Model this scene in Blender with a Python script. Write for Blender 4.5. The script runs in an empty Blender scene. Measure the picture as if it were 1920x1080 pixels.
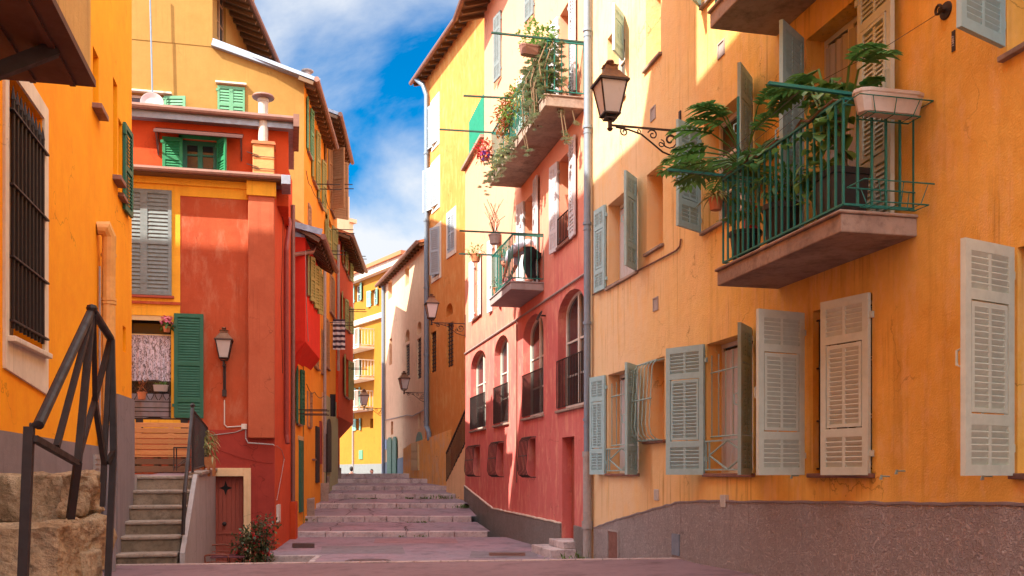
import bpy, bmesh, math, random
from mathutils import Vector, Matrix
from mathutils.geometry import tessellate_polygon
R = math.radians
rnd = random.Random(7)
F, CX, HY, EZ = 1800.0, 960.0, 888.0, 1.6
TH = math.atan(415/1800); CT, ST = math.cos(TH), math.sin(TH)
SC = bpy.context.scene
COL = SC.collection
# world: +Y runs up the street, camera turned TH to its right
def c2w(xc, yc, z): return Vector((xc*CT+yc*ST, -xc*ST+yc*CT, z))
def at(px, yc, py=None, z=0.0):
    return c2w((px-CX)/F*yc, yc, z if py is None else EZ+(HY-py)/F*yc)
def proj(p):
    xc = p[0]*CT-p[1]*ST; yc = p[0]*ST+p[1]*CT
    return CX+F*xc/yc, HY-F*(p[2]-EZ)/yc, yc

class Wall:
    """vertical plane; local x along the wall, local -y out of it, z up"""
    def __init__(s, a, b):
        s.a = Vector((a[0], a[1])); d = Vector((b[0]-a[0], b[1]-a[1])); s.L = d.length
        s.phi = math.atan2(d.y, d.x); s.u = d/s.L; s.n = Vector((s.u.y, -s.u.x))
        s.M = Matrix.Translation((a[0], a[1], 0)) @ Matrix.Rotation(s.phi, 4, 'Z')
    def at(s, px, py=888, d=0.0):
        r = c2w((px-CX)/F, 1, (HY-py)/F); o = s.a+s.n*d
        t = (o.x*s.n.x+o.y*s.n.y)/(r.x*s.n.x+r.y*s.n.y)
        p = Vector((r.x*t, r.y*t)); return (p-s.a).dot(s.u), EZ+r.z*t
    def U(s, px, d=0.0): return s.at(px, 888, d)[0]
    def Z(s, px, py, d=0.0): return s.at(px, py, d)[1]
    def px(s, u, d=0.0, z=EZ):
        p = s.a+s.u*u+s.n*d; return proj((p.x, p.y, z))
    def W(s, u, z, d=0.0):
        p = s.a+s.u*u+s.n*d; return Vector((p.x, p.y, z))
    def prot(s, u, px):       # how far out from the wall at u a point shows at px
        best = min((abs(s.px(u, i*.01)[0]-px), i*.01) for i in range(0, 250)); return best[1]

def rotm(z): return Matrix.Rotation(z, 4, 'Z')
def T(x, y, z): return Matrix.Translation((x, y, z))

class MB:
    def __init__(s): s.v = []; s.f = []; s.mi = []; s.c = 0; s.M = None
    def add(s, vs, fs):
        b = len(s.v)
        if s.M is not None: vs = [s.M @ Vector(v) for v in vs]
        s.v += [tuple(v) for v in vs]; s.f += [tuple(b+i for i in f) for f in fs]; s.mi += [s.c]*len(fs)
        return s
    def box(s, x0, x1, y0, y1, z0, z1):
        if x0 > x1: x0, x1 = x1, x0
        if y0 > y1: y0, y1 = y1, y0
        if z0 > z1: z0, z1 = z1, z0
        return s.add([(x0,y0,z0),(x1,y0,z0),(x1,y1,z0),(x0,y1,z0),(x0,y0,z1),(x1,y0,z1),(x1,y1,z1),(x0,y1,z1)],
              [(0,3,2,1),(4,5,6,7),(0,1,5,4),(1,2,6,5),(2,3,7,6),(3,0,4,7)])
    def bar(s, p, q, w, h, up=(0,0,1)):
        p = Vector(p); q = Vector(q); d = (q-p).normalized(); up = Vector(up)
        if abs(d.dot(up)) > .98: up = Vector((0,1,0))
        x = d.cross(up).normalized()*w/2; y = x.cross(d).normalized()*h/2
        vs = [p-x-y, p+x-y, p+x+y, p-x+y, q-x-y, q+x-y, q+x+y, q-x+y]
        return s.add(vs, [(0,3,2,1),(4,5,6,7),(0,1,5,4),(1,2,6,5),(2,3,7,6),(3,0,4,7)])
    def tube(s, pts, r, n=6, r2=None):
        pts = [Vector(p) for p in pts]; N = len(pts); vs = []; fs = []
        d0 = (pts[1]-pts[0]).normalized(); ref = Vector((0,0,1)) if abs(d0.z) < .9 else Vector((1,0,0))
        x = d0.cross(ref).normalized()
        for i, p in enumerate(pts):
            d = (pts[min(i+1,N-1)]-pts[max(i-1,0)]).normalized()
            x = (x-d*x.dot(d)).normalized(); y = d.cross(x)
            rr = r if r2 is None else r+(r2-r)*i/(N-1)
            k = 1.0
            if 0 < i < N-1:
                cs = (pts[i]-pts[i-1]).normalized().dot((pts[i+1]-pts[i]).normalized()); k = min(1.4, 1/max(.5, math.sqrt((1+cs)/2)))
            for j in range(n):
                a = 2*math.pi*j/n; vs.append(p+(x*math.cos(a)+y*math.sin(a))*rr*k)
        for i in range(N-1):
            for j in range(n):
                fs.append((i*n+j, i*n+(j+1)%n, (i+1)*n+(j+1)%n, (i+1)*n+j))
        fs.append(tuple(range(n))[::-1]); fs.append(tuple((N-1)*n+j for j in range(n)))
        return s.add(vs, fs)
    def lathe(s, prof, c=(0,0,0), n=14, sq=False, rot=0):
        vs = []; fs = []
        for r, z in prof:
            for j in range(n):
                a = 2*math.pi*j/n+rot; vs.append((c[0]+r*math.cos(a), c[1]+r*math.sin(a), c[2]+z))
        for i in range(len(prof)-1):
            for j in range(n): fs.append((i*n+j, i*n+(j+1)%n, (i+1)*n+(j+1)%n, (i+1)*n+j))
        fs.append(tuple(range(n))[::-1]); fs.append(tuple((len(prof)-1)*n+j for j in range(n)))
        return s.add(vs, fs)
    def prism(s, poly, y0, y1):      # poly in (x,z), extruded in y
        n = len(poly); tri = tessellate_polygon([[Vector((p[0], p[1], 0)) for p in poly]])
        vs = [(p[0], y0, p[1]) for p in poly]+[(p[0], y1, p[1]) for p in poly]
        fs = [tuple(t) for t in tri]+[tuple(n+i for i in t[::-1]) for t in tri]
        fs += [(i, (i+1)%n, n+(i+1)%n, n+i) for i in range(n)]
        return s.add(vs, fs)
    def hprism(s, poly, z0, z1):     # poly in (x,y), extruded in z
        n = len(poly); tri = tessellate_polygon([[Vector((p[0], p[1], 0)) for p in poly]])
        vs = [(p[0], p[1], z0) for p in poly]+[(p[0], p[1], z1) for p in poly]
        fs = [tuple(t) for t in tri]+[tuple(n+i for i in t[::-1]) for t in tri]
        fs += [(i, (i+1)%n, n+(i+1)%n, n+i) for i in range(n)]
        return s.add(vs, fs)
    def face(s, pts): return s.add(pts, [tuple(range(len(pts)))])
    def mesh(s, name, mats, smooth=False, recalc=True):
        me = bpy.data.meshes.new(name); me.from_pydata(s.v, [], s.f)
        for m in (mats if isinstance(mats, (list, tuple)) else [mats]): me.materials.append(m)
        me.polygons.foreach_set('material_index', s.mi)
        if smooth: me.polygons.foreach_set('use_smooth', [True]*len(s.f))
        if recalc:
            bm = bmesh.new(); bm.from_mesh(me); bmesh.ops.recalc_face_normals(bm, faces=bm.faces); bm.to_mesh(me); bm.free()
        me.update(); return me
    def build(s, name, mats, parent=None, M=None, smooth=False, recalc=True, bevel=0):
        o = bpy.data.objects.new(name, s.mesh(name, mats, smooth, recalc)); COL.objects.link(o)
        place(o, parent, M)
        if bevel:
            b = o.modifiers.new('bevel', 'BEVEL'); b.width = bevel; b.segments = 2; b.limit_method = 'ANGLE'
        return o
WM = {}
def place(o, parent, M):
    """M: world matrix wanted (None: same frame as the parent)"""
    PM = WM.get(parent.name) if parent else Matrix()
    if M is None: M = PM
    WM[o.name] = M.copy(); o.parent = parent
    o.matrix_basis = PM.inverted() @ M if parent else M
def thing(name, label, cat, M, group=None, kind=None):
    o = bpy.data.objects.new(name, None); COL.objects.link(o); o.empty_display_size = .2
    WM[o.name] = M.copy(); o.matrix_basis = M
    tag(o, label, cat, group, kind); return o
def tag(o, label=None, cat=None, group=None, kind=None):
    if label: o['label'] = label
    if cat: o['category'] = cat
    if group: o['group'] = group
    if kind: o['kind'] = kind
    return o
def inst(name, me, parent, M):
    o = bpy.data.objects.new(name, me); COL.objects.link(o); place(o, parent, M); return o
def dup(root, M, label, group=None):
    c = root.copy(); COL.objects.link(c); WM[c.name] = M.copy(); c.matrix_basis = M; tag(c, label, None, group)
    def rec(s, d):
        for ch in [q for q in COL.objects if q.parent == s]:
            k = ch.copy(); COL.objects.link(k); k.parent = d; WM[k.name] = WM[d.name] @ ch.matrix_basis; rec(ch, k)
    rec(root, c); return c

# ---------------------------------------------------------------- materials
MC = {}
def _mat(name):
    m = bpy.data.materials.new(name); m.use_nodes = True; nt = m.node_tree; b = nt.nodes['Principled BSDF']
    return m, nt, b
def N(nt, t, **k):
    n = nt.nodes.new(t)
    for a, v in k.items(): setattr(n, a, v)
    return n
def noise(nt, vec, scale, detail=5, rough=.55, mapping=None, dist=0):
    n = N(nt, 'ShaderNodeTexNoise'); n.inputs['Scale'].default_value = scale; n.inputs['Detail'].default_value = detail
    n.inputs['Roughness'].default_value = rough; n.inputs['Distortion'].default_value = dist
    if mapping:
        mp = N(nt, 'ShaderNodeMapping'); mp.inputs['Scale'].default_value = mapping; nt.links.new(vec, mp.inputs[0]); vec = mp.outputs[0]
    nt.links.new(vec, n.inputs['Vector']); return n.outputs['Fac']
def ramp(nt, fac, a, b, va=0, vb=1):
    r = N(nt, 'ShaderNodeMapRange'); r.inputs[1].default_value = a; r.inputs[2].default_value = b
    r.inputs[3].default_value = va; r.inputs[4].default_value = vb; nt.links.new(fac, r.inputs[0]); return r.outputs[0]
def mixc(nt, fac, a, b, mode='MIX'):
    m = N(nt, 'ShaderNodeMix', data_type='RGBA', blend_type=mode)
    if isinstance(fac, (int, float)): m.inputs[0].default_value = fac
    else: nt.links.new(fac, m.inputs[0])
    for i, c in ((6, a), (7, b)):
        if isinstance(c, (tuple, list)): m.inputs[i].default_value = (*c[:3], 1)
        else: nt.links.new(c, m.inputs[i])
    return m.outputs[2]
def mul(c, k): return tuple(min(1, x*k) for x in c)
def plaster(name, col, col2=None, dirt=.35, rough=.9, bump=.25, grain=55, coarse=0, big=.45, fade=None, zone=None):
    """painted lime render: cloudy tone, rain streaks, patches, fine grain"""
    if name in MC: return MC[name]
    m, nt, b = _mat(name); tc = N(nt, 'ShaderNodeTexCoord').outputs['Object']
    col2 = col2 or mul(col, .72)
    n1 = noise(nt, tc, big, 6, .6, dist=.4); n2 = noise(nt, tc, 3.1, 8, .65); n3 = noise(nt, tc, 1.0, 6, .6, (5, 5, .35))
    n4 = noise(nt, tc, 22, 4, .6)
    c = mixc(nt, ramp(nt, n1, .36, .66), col, col2)
    c = mixc(nt, ramp(nt, n2, .38, .7, 0, .55), c, mul(col, 1.18))
    c = mixc(nt, ramp(nt, n3, .52, .78, 0, dirt), c, mul(col2, .62))
    c = mixc(nt, ramp(nt, n4, .35, .75, 0, .22), c, mul(col, .7))
    if zone:      # older, paler coat along X; along Z, sunlight painted into the upper wall
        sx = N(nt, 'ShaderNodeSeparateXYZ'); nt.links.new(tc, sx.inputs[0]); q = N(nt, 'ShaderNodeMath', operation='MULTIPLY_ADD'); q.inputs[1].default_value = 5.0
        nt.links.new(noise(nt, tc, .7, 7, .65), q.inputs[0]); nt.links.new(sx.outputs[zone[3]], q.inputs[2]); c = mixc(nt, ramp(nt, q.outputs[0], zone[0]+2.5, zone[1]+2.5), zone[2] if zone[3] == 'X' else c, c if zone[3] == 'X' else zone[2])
    if fade: c = mixc(nt, ramp(nt, noise(nt, tc, 1.6, 8, .7, (2.2, 2.2, .8)), .5, .62, 0, .6), c, fade)
    st = noise(nt, tc, 1.0, 5, .65, (13, 13, .45), dist=.2); sm = noise(nt, tc, .55, 3, .5)      # rain drips, only where the big noise allows
    mm = N(nt, 'ShaderNodeMath', operation='MULTIPLY'); nt.links.new(ramp(nt, st, .54, .70, 0, min(1, dirt*1.5)), mm.inputs[0]); nt.links.new(ramp(nt, sm, .46, .60), mm.inputs[1])
    c = mixc(nt, mm.outputs[0], c, mul(col2, .5))
    vr = N(nt, 'ShaderNodeTexVoronoi', feature='DISTANCE_TO_EDGE'); vr.inputs['Scale'].default_value = .75; vd = N(nt, 'ShaderNodeVectorMath', operation='ADD')
    nz = N(nt, 'ShaderNodeTexNoise'); nz.inputs['Scale'].default_value = 2.2; nz.inputs['Detail'].default_value = 8; nt.links.new(tc, nz.inputs['Vector']); nt.links.new(tc, vd.inputs[0]); nt.links.new(nz.outputs['Color'], vd.inputs[1]); nt.links.new(vd.outputs[0], vr.inputs['Vector'])
    m2 = N(nt, 'ShaderNodeMath', operation='MULTIPLY'); nt.links.new(ramp(nt, vr.outputs['Distance'], .003, .008, .55, 0), m2.inputs[0]); nt.links.new(ramp(nt, noise(nt, tc, .8, 4, .5), .52, .6), m2.inputs[1])
    c = mixc(nt, m2.outputs[0], c, mul(col2, .35))
    n5 = noise(nt, tc, .9, 9, .72, (1.5, 1.5, 1.0), dist=1.2)
    c = mixc(nt, ramp(nt, n5, .6, .72, 0, .28), c, mul(col2, .8))
    nt.links.new(c, b.inputs['Base Color']); b.inputs['Roughness'].default_value = rough
    b.inputs['Specular IOR Level'].default_value = .25
    bp = N(nt, 'ShaderNodeBump'); bp.inputs['Strength'].default_value = bump; bp.inputs['Distance'].default_value = .02
    h = noise(nt, tc, grain, 4, .6); h2 = noise(nt, tc, 4.5, 4, .5)
    ad = N(nt, 'ShaderNodeMath', operation='MULTIPLY_ADD'); ad.inputs[1].default_value = 2.2; nt.links.new(h2, ad.inputs[0]); nt.links.new(h, ad.inputs[2])
    hh = ad.outputs[0]
    if coarse:
        vo = N(nt, 'ShaderNodeTexNoise'); vo.inputs['Scale'].default_value = 30; vo.inputs['Detail'].default_value = 3; vo.inputs['Distortion'].default_value = 1.5
        nt.links.new(tc, vo.inputs['Vector'])
        a2 = N(nt, 'ShaderNodeMath', operation='MULTIPLY_ADD'); a2.inputs[1].default_value = coarse; nt.links.new(ramp(nt, vo.outputs['Fac'], .4, .6), a2.inputs[0]); nt.links.new(hh, a2.inputs[2]); hh = a2.outputs[0]
        nt.links.new(mixc(nt, ramp(nt, vo.outputs['Fac'], .42, .58, .45, 0), c, mul(col2, .58)), b.inputs['Base Color'])
    nt.links.new(hh, bp.inputs['Height']); nt.links.new(bp.outputs[0], b.inputs['Normal'])
    MC[name] = m; return m
def paint(name, col, rough=.5, wear=.25, metal=0, bump=.1, scale=9, col2=None, stretch=(1,1,1)):
    if name in MC: return MC[name]
    m, nt, b = _mat(name); tc = N(nt, 'ShaderNodeTexCoord').outputs['Object']
    n1 = noise(nt, tc, scale, 7, .65, stretch); n2 = noise(nt, tc, scale*.25, 4, .5)
    c = mixc(nt, ramp(nt, n1, .42, .72, 0, wear), col, col2 or mul(col, .45))
    c = mixc(nt, ramp(nt, n2, .35, .7, 0, .4), c, mul(col, .82))
    oi = N(nt, 'ShaderNodeObjectInfo'); c = mixc(nt, ramp(nt, oi.outputs['Random'], 0, 1, 0, .45), c, mul(col, .72)) if name.startswith('shutter') else c
    nt.links.new(c, b.inputs['Base Color']); nt.links.new(ramp(nt, n1, .3, .7, rough, min(1, rough+.25)), b.inputs['Roughness'])
    b.inputs['Metallic'].default_value = metal
    if bump:
        bp = N(nt, 'ShaderNodeBump'); bp.inputs['Strength'].default_value = bump; bp.inputs['Distance'].default_value = .01
        nt.links.new(n1, bp.inputs['Height']); nt.links.new(bp.outputs[0], b.inputs['Normal'])
    MC[name] = m; return m
def glassy(name, col=(.02,.025,.03), rough=.06, tint=None):
    if name in MC: return MC[name]
    m, nt, b = _mat(name); b.inputs['Base Color'].default_value = (*col, 1); b.inputs['Roughness'].default_value = rough
    b.inputs['Specular IOR Level'].default_value = .8
    tc = N(nt, 'ShaderNodeTexCoord').outputs['Object']; bp = N(nt, 'ShaderNodeBump'); bp.inputs['Strength'].default_value = .05
    nt.links.new(noise(nt, tc, 2.5, 2), bp.inputs['Height']); nt.links.new(bp.outputs[0], b.inputs['Normal'])
    MC[name] = m; return m
def leafmat(name, col, col2, trans=.25):
    if name in MC: return MC[name]
    m, nt, b = _mat(name); g = N(nt, 'ShaderNodeNewGeometry').outputs['Random Per Island']
    tc = N(nt, 'ShaderNodeTexCoord').outputs['Object']
    c = mixc(nt, g, col, col2); c = mixc(nt, ramp(nt, noise(nt, tc, 14, 3), .4, .7, 0, .4), c, mul(col, .5))
    nt.links.new(c, b.inputs['Base Color']); b.inputs['Roughness'].default_value = .45
    tr = N(nt, 'ShaderNodeBsdfTranslucent'); nt.links.new(c, tr.inputs[0]); mx = N(nt, 'ShaderNodeMixShader'); mx.inputs[0].default_value = trans
    nt.links.new(b.outputs[0], mx.inputs[1]); nt.links.new(tr.outputs[0], mx.inputs[2])
    nt.links.new(mx.outputs[0], nt.nodes['Material Output'].inputs[0])
    MC[name] = m; return m
def stone(name, col, col2, sc=6, bump=.8, dark=(.03,.028,.02), moss=None, mossk=.6):
    if name in MC: return MC[name]
    m, nt, b = _mat(name); tc = N(nt, 'ShaderNodeTexCoord').outputs['Object']
    n1 = noise(nt, tc, sc*.3, 8, .65, dist=.5); n2 = noise(nt, tc, sc*4, 6, .7); n3 = noise(nt, tc, sc*.8, 8, .7)
    c = mixc(nt, ramp(nt, n1, .38, .62), col, col2)
    c = mixc(nt, ramp(nt, n3, .5, .68, 0, .7), c, mul(col2, .45))
    c = mixc(nt, ramp(nt, n2, .5, .75, 0, .6), c, dark)
    if moss: c = mixc(nt, ramp(nt, noise(nt, tc, 1.7, 6, .7), .56, .7, 0, mossk), c, moss)
    nt.links.new(c, b.inputs['Base Color']); b.inputs['Roughness'].default_value = .92; b.inputs['Specular IOR Level'].default_value = .2
    bp = N(nt, 'ShaderNodeBump'); bp.inputs['Strength'].default_value = bump; bp.inputs['Distance'].default_value = .03
    ad = N(nt, 'ShaderNodeMath', operation='ADD'); nt.links.new(n3, ad.inputs[0]); nt.links.new(n2, ad.inputs[1])
    nt.links.new(ad.outputs[0], bp.inputs['Height']); nt.links.new(bp.outputs[0], b.inputs['Normal'])
    MC[name] = m; return m
def wood(name, col, col2, rough=.6):
    if name in MC: return MC[name]
    m, nt, b = _mat(name); tc = N(nt, 'ShaderNodeTexCoord').outputs['Object']
    n1 = noise(nt, tc, 6, 8, .65, (1, 12, 12), dist=.8); g = N(nt, 'ShaderNodeNewGeometry').outputs['Random Per Island']
    c = mixc(nt, ramp(nt, n1, .35, .68), col, col2); c = mixc(nt, ramp(nt, g, 0, 1, 0, .55), c, mul(col2, .6))
    nt.links.new(c, b.inputs['Base Color']); b.inputs['Roughness'].default_value = rough
    MC[name] = m; return m

PL_YEL = plaster('plaster_ochre_yellow', (.76,.46,.11), (.68,.35,.055), .75, bump=.4, fade=(.76,.46,.19), zone=(2.0, 6.5, (.72,.50,.28), 'X'))
PL_ORANGE = plaster('plaster_deep_orange', (.95,.37,.005), (.86,.29,.004), .14, bump=.12)
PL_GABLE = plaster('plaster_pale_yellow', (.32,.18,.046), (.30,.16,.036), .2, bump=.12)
PL_YELLOW2 = plaster('plaster_bright_yellow', (.62,.25,.06), (.58,.21,.045), .2, bump=.12, fade=(.68,.40,.14))
PL_PINK = plaster('plaster_rose', (.58,.155,.135), (.52,.12,.105), .3, bump=.2, fade=(.72,.32,.22), zone=(4.5, 8.5, (.76,.36,.22), 'Z'))  # the Z zone paints the sunlit peach tone into the upper storeys
PL_RED = plaster('plaster_brick_red', (.43,.085,.032), (.36,.06,.024), .3, bump=.25, fade=(.46,.16,.09))
PL_RED2 = plaster('plaster_red_smooth', (.58,.078,.018), (.48,.055,.014), .2, bump=.1)
PL_REDLOW = plaster('plaster_dark_red', (.33,.045,.03), (.28,.035,.026), .2, bump=.12)
PL_BEIGE = plaster('plaster_sand', (.68,.48,.31), (.62,.42,.27), .3, bump=.12)
PL_CREAM = plaster('plaster_cream', (.75,.52,.3), (.7,.46,.25), .3, bump=.1)
PL_FARY = plaster('plaster_far_yellow', (.36,.15,.014), (.33,.13,.012), .2, bump=.05)
PL_ROWOR = plaster('plaster_amber', (.78,.34,.03), (.72,.28,.025), .3, bump=.1)
PL_WHITE = plaster('plaster_offwhite', (.72,.62,.5), (.64,.55,.45), .35, bump=.15)
PL_GREY = plaster('plaster_grey_base', (.24,.2,.21), (.2,.17,.18), .3, bump=.2)
PL_GREYWALL = plaster('plaster_grey_parapet', (.36,.31,.30), (.30,.265,.26), .5, bump=.3)
PL_ROUGH = plaster('roughcast_mauve', (.60,.51,.49), (.50,.41,.39), .3, bump=.9, grain=90, coarse=3.0)
PL_PATCH = plaster('plaster_patchy', (.82,.42,.12), (.7,.36,.14), .5, bump=.3, fade=(.6,.45,.36))
STONE_BLOCK = stone('stone_block', (.58,.43,.28), (.36,.24,.14), 7, 1.0, dark=(.05,.035,.02), moss=(.13,.11,.04), mossk=.6)
STONE_STEP = stone('stone_step', (.34,.25,.18), (.20,.15,.105), 4, .5, dark=(.05,.04,.03), moss=(.06,.048,.035), mossk=.85)
STONE_KERB = stone('stone_kerb', (.60,.49,.47), (.46,.37,.36), 4, .3, dark=(.12,.08,.08))
STONE_SLAB = stone('concrete_slab', (.38,.29,.23), (.27,.2,.165), 3, .3, dark=(.15,.1,.08), moss=(.16,.09,.05), mossk=.6)
ASPH = stone('asphalt_mauve', (.32,.205,.235), (.25,.20,.23), 1.6, .25, dark=(.12,.07,.072))
ASPH_NEAR = stone('asphalt_rose', (.24,.145,.155), (.21,.125,.135), 2, .2, dark=(.15,.08,.08))
SH_BLUE = paint('shutter_sage_blue', (.34,.52,.54), .55, .25, col2=(.17,.22,.2), bump=.06)
SH_SAGE = paint('shutter_sage_grey', (.56,.60,.50), .55, .25, col2=(.2,.23,.18), bump=.06)
SH_WHITE = paint('shutter_white', (.62,.6,.62), .5, .15, bump=.05)
SH_GREEN = paint('shutter_green', (.010,.125,.07), .45, .15, bump=.08)
SH_LGREEN = paint('shutter_light_green', (.10,.30,.15), .5, .25, bump=.05)
SH_OLIVE = paint('shutter_olive', (.33,.33,.10), .55, .3, bump=.05)
SH_GREY = paint('shutter_weathered_grey', (.20,.24,.245), .7, .55, col2=(.09,.1,.1), bump=.25)
SH_BROWN = paint('shutter_tan', (.38,.22,.11), .6, .4, bump=.05)
FRAME_W = paint('frame_white', (.66,.6,.52), .5, .15, bump=.05)
FRAME_Y = paint('frame_cream', (.62,.45,.22), .5, .2, bump=.05)
IRON = paint('iron_dark', (.035,.024,.022), .45, .4, .4, col2=(.09,.04,.025), bump=.15, scale=20)
IRON_BR = paint('iron_brown_paint', (.018,.008,.007), .5, .35, 0, col2=(.012,.009,.008), bump=.12, scale=12)
IRON_TEAL = paint('iron_teal', (.012,.17,.135), .45, .3, .1, scale=20)
IRON_SAGE = paint('iron_sage', (.28,.42,.40), .45, .25, .1, scale=20)
ROD = paint('rod_dark_green', (.012,.07,.05), .5, .3)
PIPE_GREY = paint('pipe_bluegrey', (.20,.25,.31), .4, .25, .3, bump=.05)
PIPE_LOW = paint('pipe_cast_grey', (.35,.3,.28), .6, .4)
PIPE_BROWN = paint('pipe_brown', (.25,.12,.09), .45, .4, .3)
PIPE_RED = paint('pipe_red', (.3,.04,.025), .45, .4)
PIPE_OCHRE = paint('pipe_ochre', (.72,.36,.10), .5, .35)
ZINC = paint('zinc_sheet', (.30,.34,.40), .4, .3, .5)
GUTTER = paint('gutter_copper_brown', (.26,.13,.095), .4, .5, .4, col2=(.09,.06,.05))
WOOD_DK = wood('eave_boards', (.20,.10,.035), (.12,.06,.025))
WOOD_BENCH = wood('bench_planks', (.62,.30,.11), (.42,.18,.06))
WOOD_DOOR = paint('door_brick_red', (.36,.065,.035), .6, .35, bump=.15, stretch=(8,8,1))
TILE = paint('roof_tile', (.5,.17,.07), .8, .5, scale=14, bump=.3)
TERRA = paint('terracotta', (.5,.17,.07), .75, .3)
POT_BLACK = paint('pot_black_plastic', (.009,.009,.01), .4, .2, bump=.03)
POT_WHITE = paint('planter_offwhite', (.58,.54,.48), .55, .3)
COPPER = paint('lamp_copper', (.17,.08,.045), .35, .45, .8, col2=(.07,.04,.03), scale=16)
LAMPGLASS = paint('lamp_frosted_glass', (.50,.46,.45), .25, .1, bump=.02)
GLASS = glassy('window_glass'); GLASS_B = glassy('window_glass_blue', (.03,.06,.11))
DARK = paint('interior_dark', (.012,.010,.010), .9, .1, bump=0)
CURTAIN = paint('curtain_cloth', (.45,.42,.42), .9, .15, stretch=(6,6,.5), bump=.2)
LEAF_D = leafmat('leaf_deep_green', (.06,.20,.045), (.15,.32,.07), .35)
LEAF_M = leafmat('leaf_mid_green', (.09,.22,.04), (.2,.32,.07), .35)
LEAF_Y = leafmat('leaf_yellow_green', (.22,.24,.06), (.34,.33,.10))
LEAF_S = leafmat('leaf_succulent', (.20,.30,.17), (.36,.40,.24), .1)
LEAF_R = leafmat('leaf_rust_red', (.30,.07,.03), (.42,.15,.03))
LEAF_DRY = leafmat('leaf_straw', (.40,.33,.14), (.25,.28,.08))
SH_PALE = paint('shutter_pale_grey', (.34,.40,.45), .5, .15, bump=.05)
STEM = paint('stem_brown', (.16,.10,.05), .8, .3)
FL_PINK = leafmat('petal_pink', (.75,.17,.28), (.85,.3,.4)); FL_RED = leafmat('petal_red', (.6,.02,.03), (.7,.05,.06))
SKIN = paint('skin', (.45,.2,.13), .5, .05, bump=0); HAIR = paint('hair_dark', (.02,.017,.015), .6, .2)
SHIRT = paint('cloth_white', (.5,.5,.58), .85, .1, scale=5, bump=.3); TROUSER = paint('cloth_black', (.018,.016,.02), .85, .2, scale=5, bump=.3)
GRASS = leafmat('weed_green', (.08,.14,.02), (.14,.2,.04))

# ---------------------------------------------------------------- camera, sun, sky
cam = bpy.data.cameras.new('camera'); co = bpy.data.objects.new('camera', cam); COL.objects.link(co); SC.camera = co
cam.sensor_width = 36; cam.lens = 36*F/1920; cam.shift_y = (HY-540)/1920; cam.clip_end = 3000; cam.clip_start = .1
co.location = (0, 0, EZ); co.rotation_euler = (R(90), 0, -TH)
SAZ, SEL = R(61.5), R(42.6)          # the light travels up the street and to the right
ldir = Vector((math.sin(SAZ)*math.cos(SEL), math.cos(SAZ)*math.cos(SEL), -math.sin(SEL)))
sun = bpy.data.lights.new('sun', 'SUN'); so = bpy.data.objects.new('sun', sun); COL.objects.link(so)
sun.energy = 4.9; sun.angle = R(.5); sun.color = (1, .93, .80)
so.rotation_euler = ldir.to_track_quat('-Z', 'Y').to_euler(); so.location = (-20, -10, 40)
w = bpy.data.worlds.new('World'); SC.world = w; w.use_nodes = True; nt = w.node_tree
bg = nt.nodes['Background']; sky = N(nt, 'ShaderNodeTexSky', sky_type='NISHITA'); sky.sun_disc = False
sky.sun_elevation = SEL; sd = -ldir; sky.sun_rotation = math.atan2(sd.x, sd.y)
sky.air_density = 1.25; sky.dust_density = .2; sky.ozone_density = 5.0; sky.altitude = 0
tc = N(nt, 'ShaderNodeTexCoord').outputs['Generated']
mp = N(nt, 'ShaderNodeMapping'); mp.inputs['Scale'].default_value = (1, 1, 1.7); mp.inputs['Location'].default_value = (.62, .1, .33); nt.links.new(tc, mp.inputs[0])
c1 = noise(nt, mp.outputs[0], 3.1, 12, .56, dist=.3); c2 = noise(nt, mp.outputs[0], 1.4, 4, .5)
ad = N(nt, 'ShaderNodeMath', operation='MULTIPLY_ADD'); ad.inputs[1].default_value = .55; nt.links.new(c2, ad.inputs[0]); nt.links.new(c1, ad.inputs[2])
dp_ = N(nt, 'ShaderNodeVectorMath', operation='DOT_PRODUCT'); nt.links.new(tc, dp_.inputs[0]); dp_.inputs[1].default_value = (ST, CT, 0)
away = ramp(nt, dp_.outputs['Value'], .82, .25)      # added out of view: thicker, brighter clouds off the camera axis fill the shade
ab = N(nt, 'ShaderNodeMath', operation='MULTIPLY_ADD'); ab.inputs[1].default_value = .42; nt.links.new(away, ab.inputs[0]); nt.links.new(ad.outputs[0], ab.inputs[2])
sx = N(nt, 'ShaderNodeSeparateXYZ'); nt.links.new(tc, sx.inputs[0]); ac = N(nt, 'ShaderNodeMath', operation='ADD'); nt.links.new(ab.outputs[0], ac.inputs[0]); nt.links.new(ramp(nt, sx.outputs['Z'], .36, .17, 0, .32), ac.inputs[1])
cl = ramp(nt, ac.outputs[0], .71, .95)
pw = N(nt, 'ShaderNodeMath', operation='POWER'); pw.inputs[1].default_value = 1.1; nt.links.new(cl, pw.inputs[0])
hs = N(nt, 'ShaderNodeHueSaturation'); hs.inputs['Saturation'].default_value = 1.55; hs.inputs['Value'].default_value = .44; nt.links.new(sky.outputs[0], hs.inputs['Color'])
nt.links.new(mixc(nt, pw.outputs[0], hs.outputs[0], mixc(nt, away, (2.3, 2.4, 2.55), (8.1, 8.4, 9.1))), bg.inputs[0]); bg.inputs[1].default_value = .15
SC.view_settings.view_transform = 'Standard'; SC.view_settings.look = 'None'; SC.view_settings.gamma = 1; SC.view_settings.exposure = 1.4
SC.cycles.max_bounces = 7; SC.cycles.diffuse_bounces = 5; SC.cycles.caustics_reflective = False; SC.cycles.caustics_refractive = False
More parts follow.
